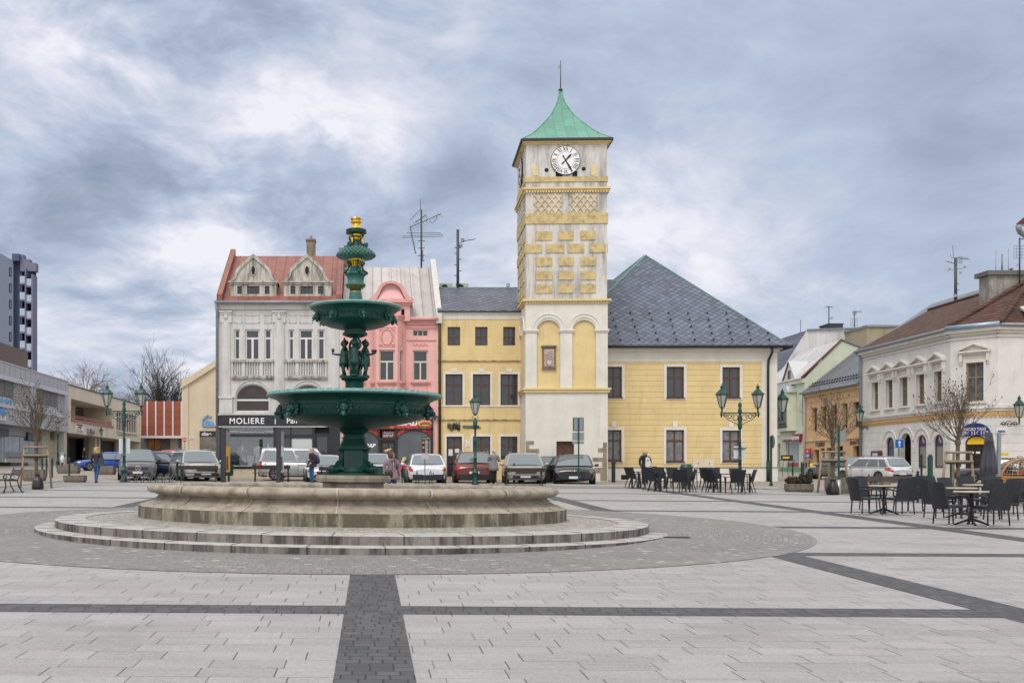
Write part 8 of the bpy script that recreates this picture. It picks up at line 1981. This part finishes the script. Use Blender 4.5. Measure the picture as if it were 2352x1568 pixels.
car('parked_car','white estate car seen from behind in the right hand street','car',cp(2003,58.5),R(90)+R(22),'estate',4.05,1.68,1.50,paint('white',(.62,.63,.66)),rails=True)
tx=car('taxi','black taxi with yellow chequer marks behind the young tree','taxi',cp(2302,56.0),R(152),'coupe',4.6,1.84,1.5,paint('black',(.014,.014,.018),.15,.1))
b=MB(M_tyel)
for i,(dx,dz) in enumerate(((-.02,.24),(-.16,.08),(-.16,-.10),(-.02,-.26))): 
    for s in (1,-1): c=Vector((.55+dx,s*.928,.62+dz)); b.hexa([c+Vector(q) for q in ((-.10,-.006,-.03),(.05,-.006,-.10),(.05,.006,-.10),(-.10,.006,-.03),(-.05,-.006,.10),(.10,-.006,.03),(.10,.006,.03),(-.05,.006,.10))])
b.build('yellow_mark',tx)
b=MB(M_tyel); b.box(-.25,.05,-.3,.3,1.5,1.64); b.build('roof_sign',tx)
car('parked_car','black estate car with red tail lights at the right edge','car',cp(2372,53.5),R(66),'estate',4.7,1.84,1.55,paint('black',(.014,.014,.018)),rails=True)
# scooter
t=thing('motor_scooter','white and black motor scooter parked by the lamp at left','scooter',gat(143,86),R(-75)); mw=paint('scooter_white',(.6,.6,.6))
for x,nm in ((.62,'wheel'),(-.62,'wheel')):
    b=MB(M_tyre); b.T=Matrix.Translation((x,0,.26))@Matrix.Rotation(R(90),4,'X'); b.lathe([(.13,-.06),(.24,-.06),(.26,0),(.24,.06),(.13,.06)],16); b.lathe([(.13,.03),(.03,.05)],12,M_rimc); b.build(nm,t)
b=MB(mw); b.tube([(.55,0,.45),(.50,0,.75),(.38,0,1.0)],[.15,.2,.14],10); b.tube([(.45,0,.45),(.1,0,.32),(-.3,0,.42),(-.75,0,.72)],[.14,.15,.2,.10],10); b.ball((.62,0,.5),(.2,.09,.12)); b.build('fairing',t)
b=MB(M_trimb); b.tube([(.05,0,.72),(-.3,0,.78),(-.7,0,.84)],[.12,.16,.10],10); b.build('seat',t); b=MB(M_trimb); b.box(-.98,-.62,-.2,.2,.92,1.2); b.build('top_box',t)
b=MB(M_cgl); b.poly([(.42,-.18,1.0),(.42,.18,1.0),(.30,.14,1.32),(.30,-.14,1.32)]); b.build('windshield',t); b=MB(M_trimb); b.tube([(.3,-.34,1.05),(.36,0,1.0),(.3,.34,1.05)],.025,6); b.build('handlebar',t); b=MB(M_hl); b.ball((.6,0,.82),(.07,.1,.07)); b.build('headlight',t)
# ---------------------------------------------------------------- people
M_skin=plain('skin',(.50,.29,.21),.55)
def skinmesh(verts,edges,rad,root,lvl=1):
    me=bpy.data.meshes.new('tmp'); me.from_pydata(verts,edges,[]); o=bpy.data.objects.new('tmp',me); C.objects.link(o)
    m=o.modifiers.new('s','SKIN'); m.use_smooth_shade=True; m.branch_smoothing=.3
    for i,r in enumerate(rad): o.data.skin_vertices[0].data[i].radius=r if isinstance(r,tuple) else (r,r); o.data.skin_vertices[0].data[i].use_root=(i==root)
    s=o.modifiers.new('b','SUBSURF'); s.levels=lvl; s.render_levels=lvl
    bpy.context.view_layer.update(); dg=bpy.context.evaluated_depsgraph_get(); r_=bpy.data.meshes.new_from_object(o.evaluated_get(dg))
    bpy.data.objects.remove(o); bpy.data.meshes.remove(me); return r_
def person(label,p,rz,h,cols,arms,legs=None,lean=0,turn=0,hair=None,hairlen=0,bulk=1,skirt=0,bald=False):
    t=thing('person',label,'person',p,rz); top,low,shoe=cols; k=h/1.75
    legs=legs or [((.10,0,.50),(.10,.02,.09)),((-.10,0,.50),(-.10,.02,.09))]
    V=[];E=[];Rd=[];Mt=[]
    def v(q,r,par=None,m=top):
        V.append(tuple(x*k for x in q)); Rd.append(tuple(x*k for x in r) if isinstance(r,tuple) else r*k); Mt.append(m)
        if par is not None: E.append((par,len(V)-1))
        return len(V)-1
    B=bulk; pel=v((0,0,.95),(.155*B,.12*B),None,low); wa=v((0,-.0,1.10),(.145*B,.115*B),pel); chv=v((0,-.0-lean*.3,1.28),(.165*B,.12*B),wa); sh=v((0,.01-lean,1.42),(.12*B,.09*B),chv)
    nk=v((0,.0-lean,1.50),.058,sh,M_skin); ct,st=math.cos(turn),math.sin(turn)
    hd=v((0,-.01-lean,1.60),(.078,.090),nk,M_skin); hc=v((0,-.005-lean,1.67),(.080,.096),hd,M_skin); v((0,.0-lean,1.73),(.05,.06),hc,M_skin)
    hands=[]
    for s,(el,wr) in zip((1,-1),arms):
        a=v((s*.175*B,.01-lean,1.40),.075*B,sh); e=v(el,.056*B,a); w=v(wr,.040*B,e); d=(Vector(wr)-Vector(el)).normalized(); hq=Vector(wr)+d*.085
        v(tuple(Vector(wr)+d*.02),.030,w,M_skin); v(tuple(hq),(.030,.022),len(V)-1,M_skin); hands.append((Vector(wr),d,hq,s))
    for s,(kn,an) in zip((1,-1),legs):
        hq=v((s*.085,0,.88),.105*B if not skirt else .10,pel,low); q=v(kn,.070,hq,low); a=v(an,.048,q,low); an=Vector(an)
        hl=v(tuple(an+Vector((0,.03,-.055))),.040,a,shoe); v(tuple(an+Vector((s*.02,-.13,-.062))),.036,hl,shoe)
    me=skinmesh(V,E,Rd,0); segs=[(Vector(V[a]),Vector(V[b_]),Mt[b_]) for a,b_ in E]
    mats=[];
    for m in (top,low,shoe,M_skin):
        if m not in mats: mats.append(m); me.materials.append(m)
    for pg in me.polygons:
        c=pg.center; best=None
        for a,b_,m in segs:
            ab=b_-a; tt=max(0,min(1,(c-a).dot(ab)/max(ab.length_squared,1e-9))); d=(a+ab*tt-c).length
            if best is None or d<best[0]: best=(d,m)
        m=best[1]
        if c.z<.97*k and c.z>.85*k and abs(c.x)<.17*k and m is top: m=top
        pg.material_index=mats.index(m); pg.use_smooth=True
    # fingers and face join the same mesh
    fb=MB(M_skin)
    for wr,d,hq,s in hands:
        side=d.cross(Vector((0,1,0))); side=side.normalized() if side.length>.1 else Vector((0,0,1)); nrm=side.cross(d)
        for i,(o_,l) in enumerate(((-.026,.058),(-.009,.070),(.009,.065),(.026,.050))):
            a=(hq+side*o_)*k; fb.tube([a,a+(d*l*.55+nrm*.006)*k,a+(d*l+nrm*.026)*k],[.0095*k,.009*k,.0065*k],6)
        a=(Vector(wr)+d*.045-side*.02)*k; fb.tube([a,a+(d*.03-side*.035)*k,a+(d*.065-side*.04)*k],[.012*k,.011*k,.008*k],6)
    hx=Vector((0,-lean,1.635)); 
    def face(q): q=Vector(q); return (hx+Vector((q.x*ct-q.y*st,q.x*st+q.y*ct,q.z)))*k
    fb.tube([face((0,-.085,.02)),face((0,-.106,-.012)),face((0,-.092,-.022))],[.008*k,.014*k,.010*k],6)
    for s in (-1,1): fb.ball(face((s*.082,.008,-.005)),(.014*k,.022*k,.032*k),n=7,k=5)
    fb.ball(face((0,-.07,-.075)),(.035*k,.03*k,.025*k),n=8,k=5)
    tmp=fb.build('tmp'); bm=bmesh.new(); bm.from_mesh(me); n0=len(bm.faces); bm.from_mesh(tmp.data); bm.faces.ensure_lookup_table()
    for f in bm.faces[n0:]: f.material_index=mats.index(M_skin); f.smooth=True
    bm.to_mesh(me); bm.free(); bpy.data.objects.remove(tmp)
    bo=bpy.data.objects.new('body',me); C.objects.link(bo); bo.parent=t
    for s in (-1,1):
        b=MB(plain('eye_dark',(.03,.02,.02),.2)); b.ball(face((s*.033,-.082,.022)),.010*k,n=6,k=4); b.build('eye',t)
    b=MB(plain('lips',(.35,.12,.10),.5)); b.ball(face((0,-.088,-.045)),(.024*k,.010*k,.007*k),n=8,k=4); b.build('mouth',t)
    if hair:
        b=MB(hair); c=hx+Vector((0,.018,.05))
        rows=[]
        n=16
        zlow=-.02-hairlen
        for i in range(9):
            f=i/8; zz=.078-(.078-zlow)*f
            row=[]
            for j_ in range(n+1):
                a=R(-32+ (244)*j_/n) if not bald else R(0+180*j_/n)
                rr=.093*math.sqrt(max(.02,1-((zz-.0)/.085)**2)) if zz>0 else .095+.10*hairlen*math.sin(PI*min(1,-zz/max(hairlen,.05)*.9))+.012*math.sin(j_*2.6+i*1.7)
                q=Vector((rr*math.cos(a),rr*1.1*math.sin(a)+.006,zz)); row.append(face((q.x,q.y,q.z+.03)) if not bald else face((q.x*1.02,q.y*1.02,q.z-.01)))
            rows.append(row)
        b.grid(rows if not bald else rows[4:])
        if hairlen>.05:
            if hairlen>.15:
                for j_ in range(70):
                    a=R(random.uniform(-20,200)); z0=random.uniform(zlow,.05); rr=.10+.045*random.random(); b.ball(face((rr*math.cos(a),rr*math.sin(a),z0+.03)),(.02*k,.02*k,.03*k),n=6,k=4)
            else:
                for j_ in range(40):
                    a=R(-28+236*j_/39); w_=random.uniform(-.01,.012); b.tube([face((r_*math.cos(a),r_*1.1*math.sin(a),z_)) for r_,z_ in ((.06,.105),(.094,.06),(.103,-.01),(.108+w_,-.08),(.10+w_,zlow+.03+random.uniform(-.015,.015)))],[.012*k,.016*k,.017*k,.015*k,.006*k],5)
        b.build('hair',t)
    if skirt:
        b=MB(top); b.lathe([(.15*k*B,1.12*k),(.175*k*B,1.0*k),(.20*k*B,.86*k),(.215*k*B,(.95-skirt)*k),(.19*k*B,(.95-skirt)*k)],20,mod=lambda a:1+.05*math.sin(6*a)); b.build('coat_skirt',t)
    return t,k
jeans=plain('blue_jeans',(.018,.075,.17),.85,var=.25,sc=12); blackc=plain('black_cloth',(.010,.010,.012),.8); shoed=plain('dark_shoe',(.015,.013,.012),.6)
rest=[((.25,.02,1.13),(.27,-.05,.88)),((-.25,.02,1.13),(-.27,-.05,.88))]
pocket=[((.25,.06,1.14),(.20,-.08,.98)),((-.25,.06,1.14),(-.20,-.08,.98))]
blonde=plain('blonde_hair',(.50,.33,.13),.6,var=.4,sc=30); brownh=plain('brown_hair',(.075,.04,.025),.6,var=.4,sc=30)
# blonde woman walking away at left
P=on(222,1109.5); t,k=person('woman with long blonde curls in black jacket and blue jeans walking away at left',P,PI,1.66,(plain('quilted_black',(.012,.012,.015),.45,bump=.6,bsc=14),jeans,shoed),pocket,[((.07,-.10,.50),(.045,.02,.09)),((-.06,.03,.50),(-.04,.16,.13))],hair=blonde,hairlen=.20,bulk=1.08)
tb=thing('shoulder_bag','dark blue handbag hanging at the blonde woman\'s right side','bag',P+Vector((.22,-.10,.80))); b=MB(plain('navy_leather',(.018,.025,.05),.4)); b.hexa([(-.13,-.07,0),(.15,-.07,-.02),(.15,.07,-.02),(-.13,.07,0),(-.09,-.05,.36),(.11,-.05,.36),(.11,.05,.36),(-.09,.05,.36)]); b.build('bag_body',tb); b=MB(plain('navy_leather',(.018,.025,.05))); b.tube([(-.07,0,.35),(-.06,.0,.55),(-.02,.06,.60),(.05,0,.55),(.08,0,.35)],.013,5); b.build('strap',tb)
# man in black at the gallery
person('distant man in dark clothes walking under the gallery',gat(193,112),R(60),1.74,(blackc,blackc,shoed),rest,[((.08,-.15,.50),(.07,-.22,.10)),((-.08,.05,.50),(-.08,.25,.14))],hair=brownh)
# man with rucksack, seen in profile facing left
P=gat(716,47.6); t,k=person('balding man in dark jacket and jeans carrying a purple rucksack',P,R(-62),1.70,(plain('navy_jacket',(.016,.014,.022),.75),jeans,shoed),[((.24,.06,1.14),(.19,-.12,1.0)),((-.24,.06,1.14),(-.19,-.12,1.0))],hair=plain('grey_hair',(.13,.11,.10),.6),bald=True,bulk=1.12,skirt=.13)
tb=thing('rucksack','dark purple rucksack on the back of the balding man','rucksack',P+Vector((.20,.12,1.0)),R(-62)); b=MB(plain('purple_nylon',(.045,.03,.06),.6)); b.ball((0,.03,.14),(.15,.11,.23),n=12,k=8); b.ball((0,.12,.06),(.11,.05,.12),n=10,k=6); b.build('pack',tb); b=MB(plain('purple_nylon',(.045,.03,.06))); b.tube([(.1,-.05,.32),(.13,-.2,.38),(.13,-.32,.2),(.1,-.1,-.02)],.02,5); b.tube([(-.1,-.05,.32),(-.13,-.2,.38),(-.13,-.32,.2),(-.1,-.1,-.02)],.02,5); b.build('strap',tb)
# woman in mauve coat behind the basin, head turned to the right
P=gat(900,32.0); mv=plain('mauve_coat',(.20,.135,.15),.75,var=.15,sc=9); t,k=person('woman with shoulder length brown hair in a mauve coat, standing behind the basin',P,R(12),1.52,(mv,jeans,shoed),[((.27,.03,1.13),(.29,-.04,.90)),((-.27,.03,1.13),(-.24,-.06,.93))],turn=R(62),hair=brownh,hairlen=.13,bulk=1.28,skirt=.20)
b=MB(plain('zip_white',(.6,.58,.6),.5)); b.bar((.03,-.158,.70),(.02,-.142,1.20),.012,.01); b.build('zip',t); b=MB(mv); b.tube([(.10,.02,1.245),(.05,-.10,1.24),(-.04,-.11,1.235),(-.10,.02,1.245)],.028,7); b.build('collar',t)
b=MB(plain('glasses_rim',(.35,.3,.28),.3)); 
for s in (-1,1):
    c=Vector((0,0,1.635*k)); f=R(62); q=Vector((s*.035,-.095,.02)); q=Vector((q.x*math.cos(f)-q.y*math.sin(f),q.x*math.sin(f)+q.y*math.cos(f),q.z))*k+c; b.tube([q+Vector((.0,.02*math.cos(a),.018*math.sin(a))) for a in [2*PI*i/10 for i in range(10)]],.003,4,closed=True)
b.build('glasses',t)
tb=thing('crossbody_bag','small black crossbody bag of the woman in mauve','bag',P+Vector((-.10,-.23,.72))); b=MB(plain('black_leather',(.012,.012,.013),.35)); b.lathe([(.0,.0),(.10,.01),(.125,.06),(.12,.17),(.09,.23),(.0,.24)],18,mod=lambda a:1-.55*abs(math.sin(a))**1.5); b.build('bag_body',tb); b=MB(plain('black_leather',(.012,.012,.013))); b.tube([(.10,.0,.24),(.17,.03,.38),(.20,.07,.50),(.17,.19,.60)],.011,5); b.build('strap',tb)
# woman in grey cardigan, from behind, holding a phone up
P=gat(1134,48.7); gcd=plain('grey_knit',(.17,.175,.185),.9,var=.35,sc=26); t,k=person('woman with blonde ponytail in a grey belted cardigan, seen from behind',P,PI,1.66,(gcd,blackc,plain('pale_shoe',(.5,.45,.4),.6)),[((.26,-.06,1.16),(.15,-.26,1.28)),((-.27,.0,1.14),(-.22,-.18,1.24))],[((.09,-.02,.50),(.12,-.06,.09)),((-.08,.0,.50),(-.09,.06,.09))],hair=plain('ash_blonde',(.52,.43,.28),.6,var=.3,sc=30),hairlen=.03,bulk=1.15,skirt=.26)
b=MB(plain('ash_blonde',(.52,.43,.28))); b.tube([(0,.10*k,1.70*k),(-.02,.17*k,1.68*k),(-.04,.16*k,1.58*k),(-.03,.13*k,1.50*k)],[.03,.045,.035,.012],8); b.build('ponytail',t); b=MB(gcd); b.lathe([(.178*k,1.075*k),(.185*k,1.10*k),(.178*k,1.125*k)],16); b.tube([(0,.18*k,1.1*k),(-.03,.2*k,1.0*k),(-.01,.2*k,.9*k)],.012,5); b.build('belt',t)
tb=thing('mobile_phone','mobile phone held up by the woman in the grey cardigan','phone',P+Vector((-.155,.345,1.27))); b=MB(M_black); b.box(-.037,.037,-.005,.005,-.07,.08); b.build('phone_case',tb); b=MB(plain('phone_screen',(.1,.14,.18),.1)); b.box(-.033,.033,.005,.007,-.062,.072); b.build('screen',tb)
# woman with white bag, from behind
P=gat(1481,49.0); t,k=person('woman with short blonde hair in black, seen from behind near the cafe tables',P,PI,1.68,(blackc,blackc,plain('tan_shoe',(.25,.17,.11),.6)),[((.26,.06,1.14),(.20,-.08,1.0)),((-.27,.05,1.14),(-.25,-.02,.90))],[((.09,0,.50),(.11,.0,.09)),((-.09,0,.50),(-.10,.02,.09))],hair=blonde,hairlen=.10,bulk=1.18)
tb=thing('tote_bag','white cloth tote bag on the shoulder of the woman in black','bag',P+Vector((.12,-.16,.88)),R(8)); b=MB(plain('white_canvas',(.55,.55,.56),.8,var=.15)); b.hexa([(-.14,-.05,.0),(.18,-.05,-.06),(.18,.05,-.06),(-.14,.05,0),(-.12,-.02,.44),(.04,-.02,.44),(.04,.02,.44),(-.12,.02,.44)]); b.build('bag_body',tb); b=MB(plain('white_canvas',(.55,.55,.56))); b.tube([(-.03,0,.43),(.0,.02,.55),(.06,.06,.62)],.018,5); b.build('strap',tb); b=MB(plain('signal_red',(.45,.01,.015))); b.box(-.08,.02,-.045,-.035,.30,.32); b.box(-.08,.0,-.045,-.035,.26,.28); b.box(.06,.13,-.062,-.052,.02,.07); b.build('red_print',tb)
# ---------------------------------------------------------------- trees
M_bark=plain('grey_bark',(.105,.085,.06),.9,var=.35,sc=14); M_twig=plain('brown_twig',(.12,.088,.062),.9); M_bud=plain('bud_brown',(.05,.028,.018),.8); M_stake=plain('stake_wood',(.25,.19,.13),.75,var=.3,sc=10)
def branch(b,p,d,l,r,depth,spread,up,kids,leaf=0,droop=0,n=4):
    pts=[p];dd=d.normalized();q=p
    k=4 if depth>1 else 3
    for i in range(k):
        dd=(dd+Vector((random.gauss(0,.13),random.gauss(0,.13),random.gauss(0,.10)+up-droop*(i+1)/k))).normalized(); q=q+dd*l/k; pts.append(q)
    b.tube(pts,[r*(1-.7*i/k) for i in range(k+1)],n,cap=False)
    if leaf and depth<=1 and random.random()<leaf: b.ball(q,(.022,.022,.03),M_bud,n=5,k=3)
    if depth>0:
        for i in range(kids[0]):
            f=random.uniform(.25,1); idx=min(k-1,int(f*k)); s=pts[idx].lerp(pts[idx+1],f*k-idx)
            ax=Vector((random.gauss(0,1),random.gauss(0,1),random.gauss(0,.7))).normalized(); nd=(dd+ax*spread).normalized()
            branch(b,s,nd,l*random.uniform(.45,.75),r*.5,depth-1,spread,up,kids[1:] or (2,),leaf,droop,n)
def young(label,p,h,cw,seed,sgroup,rz=0):
    random.seed(seed); t=thing('young_tree',label,'tree',p,0,'young bare trees in timber supports'); th=1.95
    b=MB(M_bark); b.tube([(0,0,-.1),(.01,0,.6),(0,.01,1.3),(0,0,th),(.02,0,th+.35)],[.085,.07,.062,.07,.05],9); b.ball((0,0,th),(.10,.10,.16),n=9,k=6); b.build('trunk',t)
    b=MB(M_twig)
    for i in range(25):
        a=2*PI*i/25*2.4+random.random()*.4; el=R(random.choice((12,24,38,55,72,82,66))+random.uniform(-8,8)); d=Vector((math.cos(a)*math.cos(el),math.sin(a)*math.cos(el),math.sin(el)))
        l=(cw*.52 if el<R(45) else (h-th)*.66)*random.uniform(.75,1.05)
        branch(b,Vector((0,0,th+random.uniform(-.05,.22))),d,l,.017,2,.55,.10,(5,4,2),.30,n=4)
    b.build('crown',t)
    s=thing('timber_tree_support',sgroup,'tree support',p+Vector((0,-.03,0)),rz,'timber supports round the young trees')
    fx=[(-.62,.0),(.62,.02),(-.05,.28)]; tx_=[(-.43,0),(.43,0),(-.05,.2)]
    for (x0,y0),(x1,y1) in zip(fx,tx_): b=MB(M_stake); b.tube([(x0,y0,-.1),(x1,y1,1.62)],.045,7); b.build('post',s)
    for z,w in ((1.60,.46),(1.28,.50)): 
        b=MB(M_stake); b.tube([(-w,-.05,z),(w,-.05,z)],.042,7); b.build('cross_rail',s)
    b=MB(M_black); b.box(-.48,.48,-.03,.03,1.19,1.24); b.lathe([(.09,1.1),(.09,1.2)],8); b.build('tie_strap',s)
young('young bare tree with stakes at left, before the bank',on(83,1121),3.9,2.3,11,'timber support round the left young tree')
young('young bare tree with stakes in the middle of the right side, before the orange house',on(1913,1131.5),3.95,1.75,5,'timber support round the tree before the orange house')
young('young bare tree with stakes at right, before the white corner house',gat(2200,37),4.15,2.9,23,'timber support round the tree before the white house')
for l,x,y,Y in (('black plastic watering bag at the foot of the left young tree',86,1123,39.8),('black plastic bag at the foot of the tree before the orange house',1914,1133,39.2)):
    t=thing('watering_bag',l,'bag',gat(x,Y)); b=MB(plain('black_plastic_sheet',(.013,.013,.016),.3)); b.lathe([(.0,.0),(.20,.01),(.21,.1),(.19,.28),(.14,.42),(.08,.50),(.11,.58)],24,mod=lambda a:1+.12*math.sin(5*a)+.08*math.sin(9*a+1)); b.build('bag_sheet',t)
def big(label,p,h,cw,seed,kind):
    random.seed(seed); t=thing('bare_tree',label,'tree',p,0,'bare trees beyond the gallery'); b=MB(plain('dark_bark',(.045,.038,.033),.9)); th=h*.28
    b.tube([(0,0,-1),(0,0,th),(.1,0,h*.62)],[h*.030,h*.024,h*.010],8); b.build('trunk',t); b=MB(plain('far_twig',(.17,.13,.115),.9) if kind=='birch' else plain('far_dark_twig',(.04,.034,.032),.9))
    for i in range(20 if kind=='birch' else 26):
        a=i*2.4; f=random.uniform(.0,1); el=R(78-50*f) if kind=='birch' else R(random.uniform(12,82)); d=Vector((math.cos(a)*math.cos(el),math.sin(a)*math.cos(el),math.sin(el)))
        z=th+(h*.34)*random.random(); l=(h-z)*.55 if kind=='birch' else cw*.52
        branch(b,Vector((0,0,z)),d,l,h*(.0085 if kind!='birch' else .0048),3,.6 if kind!='birch' else .5,.06 if kind!='birch' else .02,(5,4,3) if kind!='birch' else (6,4,3),0,0 if kind!='birch' else .16,n=3)
    b.build('crown',t)
big('tall drooping birch rising behind the cream gallery roof',gat(200,172),17.5,11,31,'birch'); big('broad dark rounded bare tree behind the red panelled building',gat(368,175),13.5,11.5,8,'round'); big('dark rounded bare tree at the right of the broad one',gat(402,178),12.8,9,9,'round'); big('slim pale bare tree in the gap left of the broad tree',gat(312,190),14.2,6,12,'birch')
# ---------------------------------------------------------------- roof aerials and units
M_ae=plain('aerial_grey',(.06,.065,.07),.5,metal=.3)
def mast(label,x,yb,yt,Y,rungs,parts,r=.04):
    p=at(x,yb,Y); t=thing('roof_aerial',label,'aerial',p); px=Y/F; h=(yb-yt)*px; b=MB(M_ae); b.tube([(0,0,-.6),(0,0,h)],r,7); b.build('mast',t)
    b=MB(M_ae)
    for dy,l0,l1 in rungs: b.bar((l0*px,0,dy*px),(l1*px,0,dy*px),.05,.04)
    if rungs: b.build('rung',t)
    for kind,pts in parts:
        b=MB(M_ae)
        if kind=='yagi':
            (x0,z0,x1,z1,n,l,lx)=pts; A=Vector((x0*px,0,z0*px));B2=Vector((x1*px,0,z1*px)); b.tube([A,B2],.022,5)
            for i in range(n): q=A.lerp(B2,(i+.5)/n); dl=Vector((lx*px,.25,l*px)); b.tube([q-dl,q+dl],.010,4)
        elif kind=='wire': b.tube([(q[0]*px,0,q[1]*px) for q in pts],.016,5)
        elif kind=='grid':
            (x0,z0,x1,z1)=pts
            for i in range(5): f=i/4; b.tube([((x0+(x1-x0)*f)*px,.05,z0*px),((x0+(x1-x0)*f)*px,.05,z1*px)],.009,4); b.tube([(x0*px,.05,(z0+(z1-z0)*f)*px),(x1*px,.05,(z0+(z1-z0)*f)*px)],.009,4)
        elif kind=='dish':
            (x0,z0,rr)=pts; b.T=Matrix.Translation((x0*px,-.1,z0*px))@Matrix.Rotation(R(75),4,'X'); b.lathe([(rr*px,.12),(rr*px*.7,.04),(0,0)],14,plain('dish_pale',(.4,.41,.42),.4)); b.T=None
        b.build({'yagi':'yagi_antenna','wire':'dipole','grid':'grid_antenna','dish':'dish'}[kind],t)
    return t
mast('tall roof aerial with long dipoles on the grey metal roof of the pink house',967.8,614,482,63.6,[(61,-8,8),(44,-8,8),(27,-9,7),(15,-1,7)],[('yagi',(-26,92,46,123,9,9,-5)),('yagi',(-14,103,12,121,5,4,-2)),('yagi',(-26,93,-13,31,12,1,4)),('wire',[(-34,78.5),(44,78.8)]),('wire',[(-43,69),(-41,71.5),(48,75.5),(49,73),(47,71),(-42,68),(-43,69)]),('wire',[(-2,133),(-2,157)]),('wire',[(-2,133),(-26,108)]),('wire',[(5,119),(13,114),(12,106)]),('wire',[(20,105),(25,102),(33,108),(37,121)]),('grid',(0,17,4,40))],.055)
mast('plain roof pole with rungs and two small aerials on the yellow house',1051.5,661,527.5,62.3,[(92,-8,8),(79,-8,0),(65.5,0,8),(52.5,-8,0),(39,0,8),(28,-8,0)],[('wire',[(0,102),(12,104.5)]),('yagi',(11,107,41,112,10,1.2,0)),('grid',(8,106,15,114)),('grid',(2,94,11,100))],.085)
mast('roof aerial with dish above the whitewashed firewall',1903.8,756,703,97.5,[],[('yagi',(-6,52,8,51,4,2.5,3)),('wire',[(-11,49),(-5,53),(9,50),(10,47)]),('dish',(4,22.5,4.5))],.05)
mast('grid roof aerial right of the dish aerial on the firewall',1962.5,755,715,97.5,[],[('grid',(-8,7,8,25)),('yagi',(0,38,16,40,6,2,0)),('grid',(-4,32,5,42))],.045)
mast('thin rod aerial on the slate roof left of the firewall',1839,765,734,99,[(1,-4,4)],[],.03)
mast('thick roof mast with loaded arms on the long slate roof',2195,688,592,80,[(36,-3,8),(22,-3,8)],[('wire',[(-20,66),(17,72)]),('yagi',(-22,88,3,82,4,4,0)),('grid',(6,83,16,99)),('yagi',(6,95,30,94,5,5,-2)),('wire',[(-12,104),(-11,97),(0,95)]),('wire',[(-5,96),(-7,124)]),('dish',(-17,66,4)),('dish',(18,72,3.5)),('dish',(8,59,3)),('dish',(-5,8,4))],.11)
mast('grid aerial over the big rendered chimney at right',2342,630,546,66.5,[],[('grid',(-12,37,12,66)),('yagi',(0,80,22,84,5,3,0)),('wire',[(0,24),(-6,22),(-6,18)])],.05)
for x,l in ((1024.7,'air conditioning unit on the yellow house ridge, left'),(1061.5,'air conditioning unit on the yellow house ridge, right')):
    p=at(x,662.5,62.6); t=thing('air_conditioner',l,'air conditioner',p,0,'air conditioners on the yellow house'); b=MB(plain('unit_beige',(.42,.41,.34),.5)); b.box(-.37,.37,-.1,.3,-.1,.29); b.build('casing',t)
    b=MB(M_dark); b.prism([(-.1+.2*math.cos(2*PI*i/18),-.115,.03+.2*math.sin(2*PI*i/18)) for i in range(18)][::-1],[(-.1+.2*math.cos(2*PI*i/18),-.10,.03+.2*math.sin(2*PI*i/18)) for i in range(18)][::-1]); b.build('fan_grille',t)
b=MB(M_ae); p=at(1167,661,62.4); t=thing('roof_floodlight','small framed floodlight on the yellow house ridge','floodlight',p); b.tube([(0,0,-.1),(0,0,.08)],.03,6); 
for q in (((-.09,.08),(.09,.08)),((-.09,.24),(.09,.24)),((-.09,.08),(-.09,.24)),((.09,.08),(.09,.24))): b.bar((q[0][0],0,q[0][1]),(q[1][0],0,q[1][1]),.03,.03)
b.build('frame',t); b=MB(plain('lamp_glass',(.36,.37,.34))); b.box(-.05,.05,-.02,.02,.12,.2); b.build('lens',t)
# drain cover right of the steps
b=MB(plain('iron_drain',(.02,.02,.022),.6)); p=on(1553,1236); b.box(p.x-.22,p.x+.22,p.y-.1,p.y+.1,p.z+.0,p.z+.03); o=b.build('drain_cover'); tag(o,'small dark iron drain cover at the end of the fountain steps','drain cover')
